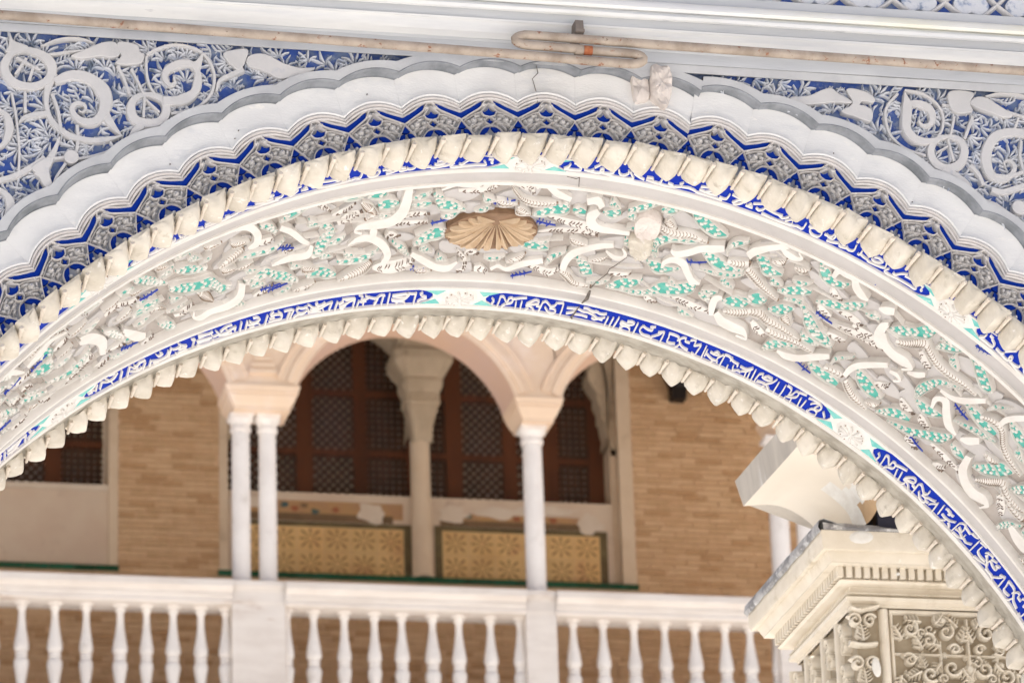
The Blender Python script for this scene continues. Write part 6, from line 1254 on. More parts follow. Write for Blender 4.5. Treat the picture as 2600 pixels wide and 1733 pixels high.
# ---- twin window in the back wall
win = thing("twin_window", "twin arched window with dark wooden lattice screens and central marble column", "window", gp(4.44, YW, 7.31))
mb = GB()                                                     # right jamb, left jamb
for x0, x1, d in ((5.600, 5.682, .004), (3.211, 3.262, .002)):
    mb = GB()
    mb.box(x0, x1, YW - d, YW + .34, 7.335, 8.9)
    gpart(mb, "jamb", "jamb_plaster", win, smooth=False)
mb = GB()
mb.box(5.5605, 5.5995, YW + .06, YW + .34, 7.335, 8.2)
gpart(mb, "inner_reveal", "jamb_plaster", win, smooth=False)
mb = GB()                                                     # two small arches over the column
for (xa, xb) in ((3.262, 4.40), (4.43, 5.60)):
    cx, R = (xa + xb) / 2, (xb - xa) / 2
    zs = 8.47
    t = np.linspace(math.pi, 0, 33)
    for y in (YW + .03, YW + .30):
        mb.grid([[(cx + (R * (1 - .10 * max(0, 1 - math.sin(a) * 2.5))) * math.cos(a), y, zs + .9 * R * math.sin(a) - (.25 * (1 - math.sin(a) * 2.5) if math.sin(a) < .4 else 0)), (cx + (R + .02) * (1 - 2 * k / 32) * -1, y, 9.05)] for k, a in enumerate(t)])
    mb.grid([[(cx + (R * (1 - .10 * max(0, 1 - math.sin(a) * 2.5))) * math.cos(a), y, zs + .9 * R * math.sin(a) - (.25 * (1 - math.sin(a) * 2.5) if math.sin(a) < .4 else 0)) for y in (YW + .03, YW + .30)] for a in t])
gpart(mb, "twin_arch", "capital_grey", win)
mb = GB()
mb.lathe([(.066, 7.336), (.07, 7.35), (.062, 7.36), (.060, 7.5), (.058, 8.16), (.060, 8.168)], (4.402, YW + .01, 0), 24)
gpart(mb, "column_shaft", "jamb_plaster", win)
mb = GB()
rings = []
for (w, z) in ((.056, 8.160), (.060, 8.175), (.062, 8.25), (.075, 8.31), (.092, 8.37), (.090, 8.385), (.105, 8.40), (.100, 8.46), (.118, 8.50), (.122, 8.535), (.112, 8.545), (.150, 8.60), (.176, 8.645), (.178, 8.70), (.160, 8.715), (.150, 8.80), (.150, 8.9)):
    x0, x1, y0, y1 = 4.412 - w, 4.412 + w, YW + .01 - w, YW + .01 + w
    c = w * .25
    rings.append([(x0 + c, y0, z), (x1 - c, y0, z), (x1, y0 + c, z), (x1, y1 - c, z), (x1 - c, y1, z), (x0 + c, y1, z), (x0, y1 - c, z), (x0, y0 + c, z)])
mb.grid(rings, close_v=True)
gpart(mb, "capital", "capital_grey", win, angle=25)
for xe in (3.262, 5.5995):                                     # half capitals against the jambs
    mb = GB()
    rings = []
    for (w, z) in ((.030, 8.16), (.036, 8.25), (.060, 8.33), (.066, 8.385), (.080, 8.40), (.078, 8.46), (.098, 8.50), (.100, 8.54), (.092, 8.545), (.128, 8.60), (.150, 8.645), (.150, 8.70), (.132, 8.715), (.13, 8.9)):
        x0, x1 = (xe, xe + w) if xe < 4 else (xe - w, xe)
        rings.append([(x0, YW + .06, z), (x1, YW + .06, z), (x1, YW + .24, z), (x0, YW + .24, z)])
    mb.grid(rings, close_v=True)
    gpart(mb, "half_capital", "capital_grey", win, angle=25)
# lattice screens
YL = YW + .22
def lattice(parent, x0, x1, z0, z1, kind, y=YL):
    mb = GB()
    if kind == 'd':
        p = .0270
        for sgn in (1, -1):
            c0 = (x0 - (z1 if sgn > 0 else -z0)) if False else None
            # bars x - sgn*z = c
            lo = x0 - sgn * (z1 if sgn > 0 else z0)
            hi = x1 - sgn * (z0 if sgn > 0 else z1)
            c = lo + p * .5
            while c < hi:
                # clip the line to the panel
                za, zb = z0, z1
                xa, xb = c + sgn * za, c + sgn * zb
                pts = []
                for zz in (z0, z1):
                    xx = c + sgn * zz
                    if x0 <= xx <= x1: pts.append((xx, zz))
                for xx in (x0, x1):
                    zz = (xx - c) * sgn
                    if z0 < zz < z1: pts.append((xx, zz))
                if len(pts) >= 2 and abs(pts[0][1] - pts[1][1]) > .002:
                    (xa, za), (xb, zb) = pts[0], pts[1]
                    w = .0102
                    d = .7071
                    ox, oz = w * d, -w * d * sgn
                    yy = y + (.006 if sgn > 0 else 0)
                    mb.add([(xa - ox, yy, za - oz), (xa + ox, yy, za + oz), (xb + ox, yy, zb + oz), (xb - ox, yy, zb - oz),
                            (xa - ox, yy + .006, za - oz), (xa + ox, yy + .006, za + oz), (xb + ox, yy + .006, zb + oz), (xb - ox, yy + .006, zb - oz)],
                           [(0, 1, 2, 3), (0, 4, 5, 1), (3, 2, 6, 7)])
                c += p * 2 * .98
    else:
        p = .0385
        x = x0 + p * .5
        while x < x1:
            mb.box(x - .0118, x + .0118, y, y + .006, z0, z1)
            x += p
        z = z0 + p * .5
        while z < z1:
            mb.box(x0, x1, y + .006, y + .012, z - .0118, z + .0118)
            z += p
    tag(gpart(mb, "lattice", "lattice_wood", parent, smooth=False), kind="stuff")
def stile(parent, x0, x1, z0, z1, name="stile"):
    mb = GB(); mb.box(x0, x1, YL - .008, YL + .022, z0, z1); gpart(mb, name, "stile_wood", parent, smooth=False)
ZL0 = 7.852
bays = [(3.262, 3.70, 'd'), (3.80, 4.045, 'd'), (4.125, 4.36, 's'), (4.45, 4.60, 's'), (4.70, 4.945, 'd'), (5.03, 5.19, 'd'), (5.285, 5.47, 's')]
rails = [(7.852, 7.885), (8.148, 8.185), (8.52, 8.56)]
for x0, x1, k in bays:
    for (a, b) in ((7.885, 8.148), (8.185, 8.52), (8.56, 9.0)):
        lattice(win, x0, x1, a, b, k)
for i in range(len(bays) - 1):
    stile(win, bays[i][1], bays[i + 1][0], 7.852, 9.0)
stile(win, 5.47, 5.56, 7.852, 8.6)
for x0, x1, k in bays:
    for a, b in rails:
        stile(win, x0 + .0005, x1 - .0005, a, b, "rail")
mb = GB(); mb.box(3.23, 5.6, YL + .03, YL + .04, 7.85, 9.0); gpart(mb, "added_backing", "backing_pale", win, smooth=False)  # pale panel added close behind the lattice so its holes read lighter
# sill wall under the screens: plaster, painted frieze, tiles
mb = GB(); mb.box(3.262, 5.5600, YW + .05, YW + .36, 7.338, 7.851); gpart(mb, "parapet", "dado_plaster", win, smooth=False)
def tile_proto():
    mb = MB()
    s, d = .158 * G, .004
    b = .003
    mb.grid([[(-s / 2 + .001, 0, -s / 2 + .001), (s / 2 - .001, 0, -s / 2 + .001), (s / 2 - .001, 0, s / 2 - .001), (-s / 2 + .001, 0, s / 2 - .001)],
             [(-s / 2 + .001, -d, -s / 2 + .001), (s / 2 - .001, -d, -s / 2 + .001), (s / 2 - .001, -d, s / 2 - .001), (-s / 2 + .001, -d, s / 2 - .001)],
             [(-s / 2 + b, -d - .001, -s / 2 + b), (s / 2 - b, -d - .001, -s / 2 + b), (s / 2 - b, -d - .001, s / 2 - b), (-s / 2 + b, -d - .001, s / 2 - b)]], close_v=True)
    mb.add([(-s / 2 + b, -d - .001, -s / 2 + b), (s / 2 - b, -d - .001, -s / 2 + b), (s / 2 - b, -d - .001, s / 2 - b), (-s / 2 + b, -d - .001, s / 2 - b)], [(0, 1, 2, 3)])
    def petal(cx, cz, a, r, l, w):
        t = np.linspace(0, 2 * np.pi, 8, endpoint=False)
        u, v = r + l * np.cos(t), w * np.sin(t)
        x, z = cx + u * math.cos(a) - v * math.sin(a), cz + u * math.sin(a) + v * math.cos(a)
        k = (np.abs(x) < s / 2 - b) & (np.abs(z) < s / 2 - b)
        x, z = np.clip(x, -s / 2 + b, s / 2 - b), np.clip(z, -s / 2 + b, s / 2 - b)
        mb.add(np.stack([x, np.full(8, -d - .0022), z], 1), [tuple(range(8))], 1)
    for k in range(8):
        petal(0, 0, k * math.pi / 4, .060, .021, .0085)
        petal(0, 0, k * math.pi / 4 + .39, .028, .010, .0055)
        for cx, cz in ((-s / 2, -s / 2), (s / 2, -s / 2), (-s / 2, s / 2), (s / 2, s / 2)):
            a = k * math.pi / 4
            px, pz = cx + .060 * math.cos(a), cz + .060 * math.sin(a)
            if abs(px) < s / 2 - .004 and abs(pz) < s / 2 - .004:
                petal(cx, cz, a, .060, .020, .0085)
    o = mb.build("glazed_tile", ["tile_yellow", "tile_mark"], smooth=False)
    me = o.data
    bpy.data.objects.remove(o, do_unlink=True)
    return me
tile_me = tile_proto()
def tile_panel(label, x0, nx, z0, nz=2):
    t = thing("azulejo_dado", label, "tile dado", gp(x0 + nx * .079, YW + .05, z0))
    for i in range(nx):
        for j in range(nz):
            o = link("glazed_tile", tile_me, t)
            o.location = Vector(gp(x0 + (i + .5) * .158, YW + .0495, z0 + (j + .5) * .151)) - t.location
            o.scale = (1, 1, .151 / .158)
    mb = GB()
    x1 = x0 + nx * .158
    mb.box(x0 - .045, x0 - .0005, YW + .044, YW + .05, z0 - .0, z0 + .302)
    mb.box(x1 + .0005, x1 + .045, YW + .044, YW + .05, z0 - .0, z0 + .302)
    mb.box(x0 - .045, x1 + .045, YW + .044, YW + .05, z0 + .3025, z0 + .330)
    gpart(mb, "border", "tile_border", t, smooth=False)
tile_panel("yellow patterned glazed tile panel left of the window column", 3.355, 6, 7.342)
tile_panel("yellow patterned glazed tile panel right of the window column", 4.53, 6, 7.345)
# painted frieze with patches of fresh plaster
fr = thing("painted_frieze", "worn painted frieze with plaster patches below the wooden lattice", "frieze", gp(4.4, YW + .05, 7.69))
mb = GB()
mb.box(3.31, 4.30, YW + .0465, YW + .0499, 7.700, 7.80)
mb.box(4.55, 5.42, YW + .0465, YW + .0499, 7.700, 7.755)
gpart(mb, "painted_band", "frieze_tan", fr, smooth=False)
mb = GB()
mb.box(3.31, 4.24, YW + .0455, YW + .0464, 7.676, 7.722)
mb.box(4.52, 5.40, YW + .0455, YW + .0464, 7.678, 7.716)
gpart(mb, "brown_band", "frieze_brown", fr, smooth=False)
gfm = lambda u, v, h: np.stack(np.broadcast_arrays(u, YW + .0455 - h, v), -1)
def blotch(name, x, z, rx, rz, mat, seed, h=.0012):
    rnd = random.Random(seed)
    t = np.linspace(0, 2 * np.pi, 14, endpoint=False)
    k = np.array([rnd.uniform(.75, 1.2) for _ in t])
    mb = GB()
    plate(mb, gfm, np.stack([x + rx * k * np.cos(t), z + rz * k * np.sin(t)], 1), 0, h, smooth=True, step=.006)
    gpart(mb, name, mat, fr)
for i, (x, z, m) in enumerate([(3.52, 7.74, "frieze_blue"), (3.66, 7.75, "frieze_red"), (3.78, 7.735, "frieze_blue"), (3.90, 7.75, "frieze_red"), (3.72, 7.77, "frieze_brown"), (3.60, 7.77, "frieze_blue"), (4.62, 7.745, "frieze_tan"), (4.69, 7.74, "frieze_blue"), (5.2, 7.735, "frieze_red"), (4.98, 7.735, "frieze_red")]):
    blotch("painted_flower", x, z, .024, .017, m, i)
for i, (x, z, rx, rz) in enumerate([(4.11, 7.735, .085, .062), (3.40, 7.78, .13, .03), (4.60, 7.745, .085, .055), (4.86, 7.765, .12, .035), (5.42, 7.72, .075, .06), (5.15, 7.79, .2, .03)]):
    blotch("plaster_patch", x, z, rx, rz, "patch_plaster", 50 + i, .002 + .0003 * i)
# green glazed sills
def sill(label, x0, x1, z0, z1, seed):
    t = thing("tile_sill", label, "sill", gp((x0 + x1) / 2, YW, z0))
    rnd = random.Random(seed)
    x = x0
    while x < x1 - .01:
        L = min(rnd.uniform(.12, .165), x1 - x)
        mb = GB(); mb.box(x + .001, x + L - .002, YW - .02 - rnd.uniform(0, .004), YW + .045, z0 + rnd.uniform(-.001, .001), z1)
        gpart(mb, "sill_tile", "sill_pale" if rnd.random() < .15 else "sill_green", t, smooth=False)
        x += L
sill("dark green glazed sill under the twin window", 3.2, 5.69, 7.306, 7.337, 3)
sill("dark green glazed sill under the left window", .15, 2.635, 7.312, 7.340, 8)

# ---- left window
wl = thing("left_lattice_window", "lattice window at the far left above a plain plaster parapet", "window", gp(1.4, YW, 7.33))
mb = GB(); mb.box(.15, 2.570, YW + .02, YW + .3, 7.341, 7.80); gpart(mb, "parapet", "dado_plaster", wl, smooth=False)
mb = GB(); mb.box(.15, 2.5695, YW + .012, YW + .3, 7.801, 7.836); gpart(mb, "parapet_cap", "patch_plaster", wl, smooth=False)
mb = GB(); mb.box(2.5705, 2.624, YW - .003, YW + .34, 7.341, 8.9); gpart(mb, "jamb", "jamb_plaster", wl, smooth=False)
lattice(wl, 1.95, 2.22, 7.88, 8.9, 'd'); lattice(wl, 2.32, 2.56, 7.86, 8.13, 's'); lattice(wl, 2.32, 2.56, 8.17, 8.9, 's')
stile(wl, 2.22, 2.3195, 7.838, 8.9); stile(wl, 1.6, 2.2195, 7.838, 7.8795, "rail"); stile(wl, 2.32, 2.56, 8.1305, 8.1695, "rail")
mb = GB(); mb.box(.2, 2.565, YL + .03, YL + .04, 7.837, 8.9); gpart(mb, "added_backing", "backing_pale", wl, smooth=False)  # the same added pale panel, behind the left lattices

# ---- black iron lantern bracket on the brick wall, right
lan = thing("iron_bracket", "black iron bracket hanging on the brick wall, right of the twin window", "bracket", gp(5.97, YW, 8.5))
mb = GB()
mb.grid([[(5.97 - w, YW - d, z), (5.97 + w, YW - d, z), (5.97 + w, YW - .002, z), (5.97 - w, YW - .002, z)] for (w, d, z) in ((.042, .09, 8.49), (.045, .10, 8.56), (.052, .12, 8.60), (.075, .14, 8.66), (.09, .16, 8.70), (.095, .17, 8.78))], close_v=True)
mb.add([(5.928, YW - .09, 8.49), (6.012, YW - .09, 8.49), (6.012, YW - .002, 8.49), (5.928, YW - .002, 8.49)], [(0, 1, 2, 3)])
gpart(mb, "bracket_body", "iron_black", lan, smooth=False)
mb = GB(); mb.box(5.955, 5.985, YW - .6, YW - .17, 8.76, 8.785); gpart(mb, "bracket_arm", "iron_black", lan, smooth=False)

# ---- ceiling, floor, roof and the storey below
mb = GB()
mb.box(-1, 9.5, YB1 - .1, YW + .4, 8.98, 9.02)
ce = tag(mb.build("gallery_ceiling", "jamb_plaster", smooth=False), kind="structure")
for i in range(26):
    mb = GB(); mb.box(-.8 + i * .4, -.72 + i * .4, YB1, YW, 8.88, 8.979); gpart(mb, "ceiling_beam", "dark_beam", ce, smooth=False)
mb = GB(); mb.box(-1, 9.5, YB0 - .12, YW + .4, 5.48, Z0B - .001); tag(mb.build("gallery_floor", "marble_rail", smooth=False), kind="structure")
st = thing("lower_storey", "plain beige lower storey that carries the upper gallery, below the picture", "wall", gp(4.4, 20, -1.2))
mb = GB(); mb.box(-1, 9.5, 20.4, YW + .4, -1.333, 5.479); gpart(mb, "lower_wall", "gallery_plaster", st, smooth=False)
mb = GB()
mb.add([(-1, 19.5, 8.64), (9.5, 19.5, 8.64), (9.5, 23.2, 9.7), (-1, 23.2, 9.7), (-1, 19.5, 8.70), (9.5, 19.5, 8.70), (9.5, 23.2, 9.76), (-1, 23.2, 9.76)], [(0, 1, 2, 3), (4, 7, 6, 5), (0, 4, 5, 1), (2, 6, 7, 3)])
gpart(mb, "roof_slope", "brick_0", arcade, smooth=False)

# ------------------------------------------------------------------ iron tie rods hooked into each other in front of the cornice
material("rod_paint", lin((178, 164, 150)), lin((148, 134, 120)), 26, bump=.0006, bscale=300, dirt=lin((140, 92, 66)), dscale=60, dthr=(.59, .66), rough=.6, dirt2=(lin((112, 92, 78)), 120, (.64, .70)))
material("rust", lin((156, 88, 56)), lin((176, 116, 82)), 160, bump=.001, bscale=300, rough=.85)
material("bracket_grey", lin((128, 118, 110)), lin((110, 102, 96)), 40, bump=.0008, bscale=200)
ROD_L = [(-2.3, 1.342), (-1.0834, 1.3218), (-.8983, 1.3184), (-.5218, 1.3123), (-.1367, 1.3060), (-.0717, 1.3050), (.0407, 1.3018), (.115, 1.3005), (.1345, 1.3015), (.1450, 1.3060), (.1475, 1.3105), (.1440, 1.3150), (.1340, 1.3182), (.1150, 1.3190), (.0861, 1.3192), (.0453, 1.3198)]
ROD_R = [(2.3, 1.3240), (1.0074, 1.3299), (.8, 1.3308), (.3257, 1.3354), (.0868, 1.3379), (-.0366, 1.3395), (-.0500, 1.3390), (-.0620, 1.3350), (-.0660, 1.3300), (-.0620, 1.3255), (-.0510, 1.3222), (-.0366, 1.3215), (.0374, 1.3205)]
for nm, path, lab, yo in (("tie_rod", ROD_L, "rust flecked cream iron tie rod coming from the left, hooked at its end", .060), ("tie_rod", ROD_R, "rust flecked cream iron tie rod coming from the right, hooked at its end", .062)):
    o = thing(nm, lab, "tie rod", (CX + path[-1][0], D - yo, CZ + path[-1][1]), "iron tie rods")
    p = smooth_path(path, step=.004)
    mb = MB()
    mb.tube(np.stack([CX + p[:, 0], np.full(len(p), D - yo), CZ + p[:, 1]], 1), .0079, 14)
    gpart(mb, "rod_shaft", "rod_paint", o)
    if path is ROD_L:
        mb = MB()
        mb.tube([(CX + x, D - yo, CZ + 1.3196 - (x - .033) * .03) for x in (.0325, .0335, .0345, .0450, .0460, .0470)], [.0079, .0094, .0098, .0098, .0094, .0079], 14)
        gpart(mb, "collar", "rod_paint", o)
        mb = MB()
        mb.tube([(CX + x, D - yo, CZ + 1.3197 - (x - .0453) * .012) for x in (.0475, .0482, .0610, .0618)], [.0079, .0083, .0083, .0079], 14)
        gpart(mb, "rust_patch", "rust", o)
br = thing("wall_bracket", "small grey iron bracket on the cornice above the hooked rod ends", "bracket", (CX + .041, D - .045, CZ + 1.345))
mb = MB()
x0, x1 = CX + .0345, CX + .0475
mb.add([(x0, D - .040, CZ + 1.372), (x1, D - .040, CZ + 1.372), (x1, D - .066, CZ + 1.3705), (x0, D - .066, CZ + 1.3705),
        (x0, D - .014, CZ + 1.336), (x1, D - .014, CZ + 1.336), (x1, D - .0685, CZ + 1.354), (x0, D - .0685, CZ + 1.354),
        (x1, D - .060, CZ + 1.3455), (x0, D - .060, CZ + 1.3455)],
       [(0, 1, 2, 3), (3, 2, 6, 7), (0, 4, 5, 1), (7, 6, 8, 9), (9, 8, 5, 4), (0, 3, 7, 9, 4), (1, 5, 8, 6, 2)])
gpart(mb, "bracket_wedge", "bracket_grey", br, smooth=False)
mb = MB(); mb.box(x0 - .001, x1 + .001, D - .0705, D - .058, CZ + 1.3485, CZ + 1.3535); gpart(mb, "bracket_lip", "bracket_grey", br, smooth=False)

# ------------------------------------------------------------------ carved pier beyond the arch, right
material("pier_cream", lin((222, 213, 197)), lin((211, 200, 181)), 8, bump=.0008, bscale=140, dirt=lin((192, 179, 156)), dscale=14, dthr=(.54, .76), dirt2=(lin((228, 222, 208)), 30, (.64, .74)))
material("pier_carving", lin((218, 210, 195)), lin((206, 195, 176)), 30, bump=.0010, bscale=180, dirt=lin((178, 164, 140)), dscale=40, dthr=(.55, .74))
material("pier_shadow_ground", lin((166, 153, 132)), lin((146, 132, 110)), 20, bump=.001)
material("white_patch", lin((226, 224, 218)), lin((216, 212, 204)), 40, bump=.001)
material("lead_sheet", lin((178, 176, 174)), lin((128, 126, 126)), 24, thr=(.4, .62), bump=.002, bscale=90, rough=.55, dirt=lin((216, 215, 214)), dscale=60, dthr=(.56, .68))
material("cove_cream", lin((222, 213, 198)), lin((217, 207, 191)), 3, bump=.0005, bscale=60)
material("cove_bare", lin((188, 158, 122)), lin((170, 140, 106)), 9, bump=.0008)
material("fascia_grey", lin((188, 180, 168)), lin((168, 160, 150)), 12, bump=.0012, bscale=90, dirt=lin((210, 208, 206)), dscale=14, dthr=(.56, .74), stretch=(1, 1, .3))
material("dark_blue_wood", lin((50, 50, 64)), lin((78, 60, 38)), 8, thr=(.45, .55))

PX0, PX1, PY0, PY1 = 2.427, 3.70, 8.0, 8.605
ZO = 1.6
pier = thing("carved_pier", "cream carved stone pier with dentil cornice at lower right, beyond the arch", "pier", (2.95, 8.3, 0))
def mitred(mb, prof):
    mb.grid([[(PX0 + d, PY0 + d, z + ZO), (PX1 - d, PY0 + d, z + ZO), (PX1 - d, PY1 - d, z + ZO), (PX0 + d, PY1 - d, z + ZO)] for d, z in prof], close_v=True)
mb = MB()
mitred(mb, [(.10, 2.748), (0, 2.748), (.001, 2.715), (.004, 2.707), (.010, 2.7062), (.012, 2.7062), (.013, 2.7085), (.016, 2.7085), (.018, 2.703), (.022, 2.694), (.026, 2.687), (.026, 2.684), (.058, 2.6835), (.060, 2.658), (.052, 2.6575), (.050, 2.654), (.056, 2.650), (.080, 2.6495), (.081, 2.637), (.072, 2.6355), (.070, 2.631), (.078, 2.6295), (.068, 2.624), (.070, 2.617), (.084, 2.612), (.085, 2.606)])
gpart(mb, "cornice", "pier_cream", pier, angle=25)
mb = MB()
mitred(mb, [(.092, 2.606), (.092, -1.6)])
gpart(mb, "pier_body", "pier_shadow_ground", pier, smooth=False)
def dentil(x0, x1, y0, y1):
    mb = MB(); mb.box(x0, x1, y0, y1, 2.660 + ZO, 2.6836 + ZO); gpart(mb, "dentil", "pier_cream", pier, smooth=False)
dd = .044
x = PX0 + dd
while x < 3.2:
    dentil(x, x + .0125, PY0 + dd, PY0 + .0595); x += .0198
y = PY0 + dd + .020
while y < PY1 - dd - .012:
    dentil(PX0 + dd, PX0 + .0595, y, y + .0125); y += .0198
# frame rolls of the front panel
def fpm(u, v, h):
    u, v, h = np.broadcast_arrays(u, v, h)
    return np.stack([u, PY0 + .092 - h, v + ZO], -1)
def spm(u, v, h):            # left side face: u is depth
    u, v, h = np.broadcast_arrays(u, v, h)
    return np.stack([PX0 + .092 - h, u, v + ZO], -1)
mb = MB()
ribbon(mb, fpm, [(2.580, 2.0), (2.580, 2.602)], .0105, 0, .016, PROF_ROUND, smooth=False)
ribbon(mb, fpm, [(2.597, 2.0), (2.597, 2.602)], .004, 0, .008, PROF_ROUND, smooth=False)
gpart(mb, "panel_roll", "pier_cream", pier)
mb = MB()
ribbon(mb, fpm, [(2.5925, 2.5985), (3.5, 2.5985)], .006, 0, .010, PROF_ROUND, smooth=False)
gpart(mb, "panel_top_roll", "pier_cream", pier)
# carved corner pilaster with volutes
def pil_lump(mp, pts, name="carved_volute", mat="pier_carving"):
    mb = MB()
    for kind, a in pts:
        if kind == 'd': dome(mb, mp, a[:2], a[2], a[3], a[4], 0, a[5], n=10)
        else: ribbon(mb, mp, a[0], a[1], 0, a[2], PROF_ROUND, step=.004)
    gpart(mb, name, mat, pier)
def spiral(cx, cz, r, turns, sgn, a0, n=22):
    t = np.linspace(0, 1, n)
    return [(cx + sgn * r * (1 - .85 * k) * math.cos(a0 + turns * 2 * math.pi * k), cz + r * (1 - .85 * k) * math.sin(a0 + turns * 2 * math.pi * k)) for k in t]
rnd = random.Random(77)
def acanthus(mp, c, ang, L, w, h, name="acanthus_leaf"):
    mb = MB()
    ca, sa = math.cos(ang), math.sin(ang)
    P = lambda x, y: (c[0] + x * ca - y * sa, c[1] + x * sa + y * ca)
    ribbon(mb, mp, [P(0, 0), P(L * .5, .03 * L), P(L, .12 * L)], [w * .25, w * .22, w * .08], 0, h, PROF_ROUND, step=.004)
    n = max(3, int(L / .007))
    for k in range(n):
        t = (k + .5) / n
        for s in (-1, 1):
            ww = w * (1 - .55 * t)
            ribbon(mb, mp, [P(t * L, 0), P(t * L + .25 * ww, s * ww * .55), P(t * L + .62 * ww, s * ww)], [.0022, .0030, .0012], 0, h * rnd.uniform(.65, .95), PROF_ROUND, step=.004)
    gpart(mb, name, "pier_carving", pier)
PFX = 2.530
for z0 in (2.575, 2.48):
    for sgn in (-1, 1):
        mb = MB(); ribbon(mb, fpm, spiral(PFX + sgn * .016, z0, .015, 1.5, sgn, .4), [.0052, .0045, .003], 0, .020, PROF_ROUND, step=.003); gpart(mb, "carved_volute", "pier_carving", pier)
    acanthus(fpm, (PFX, z0 - .045), math.pi / 2, .036, .017, .020)
    mb = MB(); ribbon(mb, fpm, [(PFX - .03, z0 - .05), (PFX, z0 - .054), (PFX + .03, z0 - .05)], .006, 0, .020, PROF_ROUND, step=.004); gpart(mb, "pilaster_ring", "pier_carving", pier)
mb = MB(); ribbon(mb, fpm, [(PFX - .028, 2.602), (PFX - .01, 2.596), (PFX + .012, 2.600), (PFX + .036, 2.606)], [.005, .007, .007, .004], 0, .028, PROF_ROUND, step=.004); gpart(mb, "pilaster_abacus", "pier_carving", pier)
for y0 in (8.14, 8.25, 8.38, 8.50):
    for z0 in (2.565, 2.475):
        mb = MB(); ribbon(mb, spm, spiral(y0, z0, .018, 1.4, 1, .4), [.006, .005, .003], 0, .022, PROF_ROUND, step=.003); gpart(mb, "carved_volute", "pier_carving", pier)
        acanthus(spm, (y0, z0 - .05), math.pi / 2, .045, .022, .022)
    mb = MB(); ribbon(mb, spm, [(y0 + .055, 2.0), (y0 + .055, 2.60)], .009, 0, .018, PROF_ROUND, smooth=False); gpart(mb, "side_roll", "pier_cream", pier)
# arabesque of the front panel, mirrored about its middle line
MX, MZ = 2.7598, 2.5052
mb = MB(); ribbon(mb, fpm, [(MX - .16, MZ), (MX + .6, MZ)], .003, 0, .010, PROF_ROUND, smooth=False); gpart(mb, "arabesque_bar", "pier_carving", pier)
for sx in (-.058, .068):
    mb = MB(); ribbon(mb, fpm, [(MX + sx, 2.2), (MX + sx, MZ + .03)], .003, 0, .010, PROF_ROUND, smooth=False); gpart(mb, "arabesque_bar", "pier_carving", pier)
mb = MB(); ribbon(mb, fpm, [(MX + .005, 2.2), (MX + .005, 2.4), (MX + .004, 2.53), (MX + .003, 2.585)], [.004, .007, .005, .003], 0, .014, PROF_ROUND, step=.006); gpart(mb, "candelabrum_stem", "pier_carving", pier)
for sgn in (-1, 1):
    for (dx, dz, r, a0) in ((.045, .050, .017, 2.2), (.028, .012, .012, .2), (.036, -.030, .019, 3.4), (.085, .030, .016, 1.0), (.085, -.045, .018, 4.0), (.125, .055, .018, 2.0), (.130, -.015, .016, .5), (.120, -.075, .02, 2.6), (.04, -.085, .018, 1.2)):
        mb = MB(); ribbon(mb, fpm, spiral(MX + sgn * dx, MZ + dz, r, 1.25, sgn, a0), [.0048, .004, .0028], 0, .020, PROF_ROUND, step=.003); gpart(mb, "arabesque_scroll", "pier_carving", pier)
    for (dx, dz, a, L) in ((.012, .028, 1.9, .030), (.020, .060, .9, .028), (.060, .018, .3, .030), (.070, .066, 2.4, .028), (.100, .010, 1.2, .03), (.014, -.030, 4.2, .03), (.060, -.018, 5.4, .028), (.060, -.066, 4.5, .03), (.105, -.040, 5.9, .03), (.145, .030, 1.2, .03), (.15, -.05, 5.0, .03), (.02, -.11, 4.4, .03), (.10, .07, .2, .03)):
        acanthus(fpm, (MX + sgn * dx, MZ + dz), a if sgn > 0 else math.pi - a, L * 1.15, .016, .019)
for (dx, dz, r) in ((.004, -.032, .013), (.004, -.052, .011), (-.05, .075, .009), (.004, .045, .007), (-.11, .03, .009), (.075, -.02, .008)):
    mb = MB(); dome(mb, fpm, (MX + dx, MZ + dz), r, r * 1.1, 0, 0, .017, n=12); gpart(mb, "carved_bud", "pier_carving", pier)
for k in range(70):
    u, v = rnd.uniform(MX - .15, MX + .3), rnd.uniform(2.36, 2.588)
    acanthus(fpm, (u, v), rnd.uniform(0, 6.28), rnd.uniform(.014, .024), rnd.uniform(.007, .011), rnd.uniform(.010, .016), "small_leaf")
for k in range(26):
    mb = MB(); ribbon(mb, fpm, spiral(rnd.uniform(MX - .145, MX + .3), rnd.uniform(2.36, 2.58), rnd.uniform(.008, .013), 1.2, rnd.choice((-1, 1)), rnd.uniform(0, 6)), [.0038, .003, .002], 0, .018, PROF_ROUND, step=.003); gpart(mb, "arabesque_scroll", "pier_carving", pier)
# fresh plaster spots
for (mp, u, v, rx, rz, h) in ((fpm, 2.515, 2.735, .030, .016, .0935), (fpm, 2.605, 2.670, .005, .004, .050), (fpm, 2.553, 2.470, .010, .022, .022)):
    mb = MB(); dome(mb, mp, (u, v), rx, rz, .1, h - .003, h, n=12); gpart(mb, "plaster_spot", "white_patch", pier)

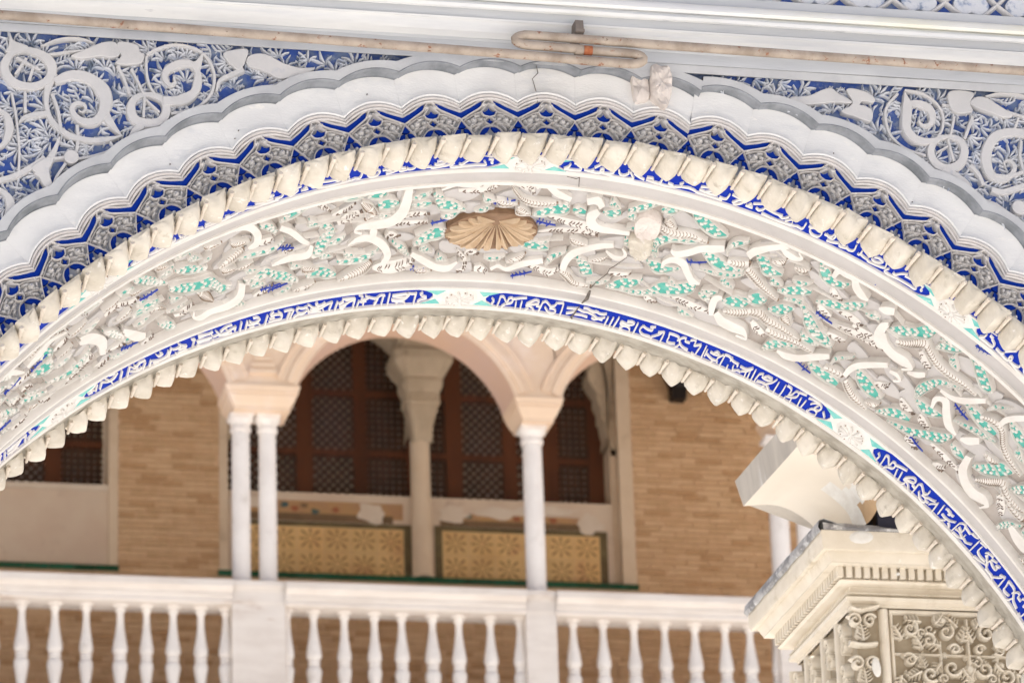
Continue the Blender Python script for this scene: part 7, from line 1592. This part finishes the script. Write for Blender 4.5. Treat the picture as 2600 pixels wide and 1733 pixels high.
# lead sheet on top of the cornice
lead = thing("lead_flashing", "crumpled grey lead flashing on the top edge of the carved pier", "flashing", (2.43, 8.3, 2.75 + ZO))
rnd = random.Random(5)
mb = MB()
ys = np.linspace(PY0 - .006, PY1 - .005, 26)
P = []
for i, y in enumerate(ys):
    j = rnd.uniform(-.002, .002)
    k = .5 + .5 * math.sin(i * 1.7)
    P.append([(PX0 + .12, y, 2.7505 + ZO), (PX0 + .05, y, 2.756 + ZO + j), (PX0 + .006, y, 2.768 + ZO + j + .004 * k), (PX0 - .006 + j, y, 2.766 + ZO + j), (PX0 - .009 + j, y, 2.750 + ZO + j * 2), (PX0 - .003, y, 2.742 + ZO + j)])
mb.grid(P)
gpart(mb, "side_sheet", "lead_sheet", lead, angle=50)
mb = MB()
xs = np.linspace(PX0 + .004, PX0 + .30, 16)
mb.grid([[(x, PY0 + .12, 2.7505 + ZO), (x, PY0 + .04, 2.756 + ZO + rnd.uniform(-.001, .002)), (x, PY0 + .0, 2.764 + ZO + rnd.uniform(-.002, .002) - .012 * i / 15), (x, PY0 - .004, 2.757 + ZO - .007 * i / 15), (x, PY0 - .002, 2.748 + ZO)] for i, x in enumerate(xs)])
gpart(mb, "front_sheet", "lead_sheet", lead, angle=50)

# plaster cove that springs from the pier
cove = thing("plaster_cove", "plain cream plaster cove curving out above the carved pier", "cove", (2.45, 8.1, 2.76 + ZO))
def atl(pts, n):
    return smooth_path(pts, n)
NU, NV = 25, 25
top = atl([(2.372, 8.40, 2.933), (2.372, 8.2, 2.925), (2.372, 8.0, 2.918), (2.372, 7.8, 2.912), (2.372, 7.55, 2.905)], NU)
bot = atl([(2.442, 8.10, 2.765), (2.452, 8.057, 2.763), (2.473, 8.051, 2.762), (2.502, 8.031, 2.762), (2.527, 7.989, 2.762), (2.520, 7.883, 2.762), (2.503, 7.70, 2.765)], NU)
lef = atl([(2.372, 8.40, 2.933), (2.4165, 8.355, 2.923), (2.440, 8.315, 2.904), (2.459, 8.27, 2.873), (2.466, 8.19, 2.820), (2.442, 8.10, 2.765)], NV)
rig = atl([(2.372, 7.55, 2.905), (2.42, 7.57, 2.895), (2.46, 7.60, 2.86), (2.49, 7.65, 2.81), (2.503, 7.70, 2.765)], NV)
mb = MB()
P = np.empty((NV, NU, 3))
for j in range(NV):
    v = j / (NV - 1)
    for i in range(NU):
        u = i / (NU - 1)
        P[j, i] = (1 - v) * top[i] + v * bot[i] + (1 - u) * lef[j] + u * rig[j] - ((1 - u) * (1 - v) * top[0] + u * (1 - v) * top[-1] + (1 - u) * v * bot[0] + u * v * bot[-1])
P[..., 2] += ZO
o = mb.n
mb.grid(P)
# bare patches where the skin has come off
mi = []
for j in range(NV - 1):
    for i in range(NU - 1):
        u, v = i / (NU - 1), j / (NV - 1)
        e = v - .48 - .10 * math.sin(u * 17) - .06 * math.sin(u * 41)
        mi.append(2 if (u > .30 and e > .20) else (1 if (u > .22 and e > 0) else 0))
mb.mi = mi
gpart(mb, "cove_face", ["cove_cream", "white_patch", "cove_bare"], cove)
mb = MB()
ft = atl([(2.366, 8.427, 3.0), (2.366, 8.163, 2.993), (2.366, 7.987, 2.985), (2.366, 7.55, 2.975)], NU)
mb.grid([[(a[0], a[1], a[2] + ZO), (b[0] - .003, b[1], b[2] + ZO)] for a, b in zip(top, ft)])
mb.grid([[(b[0] - .003, b[1], b[2] + ZO), (b[0] + .5, b[1], b[2] + ZO)] for b in ft])
mb.add([tuple(top[0] + [0, 0, ZO]), tuple(ft[0] + [-.003, 0, ZO]), tuple(ft[0] + [.5, 0, ZO]), (2.87, 8.40, 2.765 + ZO), (2.442, 8.10, 2.765 + ZO)] + [tuple(l + [0, 0, ZO]) for l in lef[::-1][1:-1]], [tuple(range(5 + NV - 2))])
gpart(mb, "cove_fascia", "fascia_grey", cove, smooth=False)
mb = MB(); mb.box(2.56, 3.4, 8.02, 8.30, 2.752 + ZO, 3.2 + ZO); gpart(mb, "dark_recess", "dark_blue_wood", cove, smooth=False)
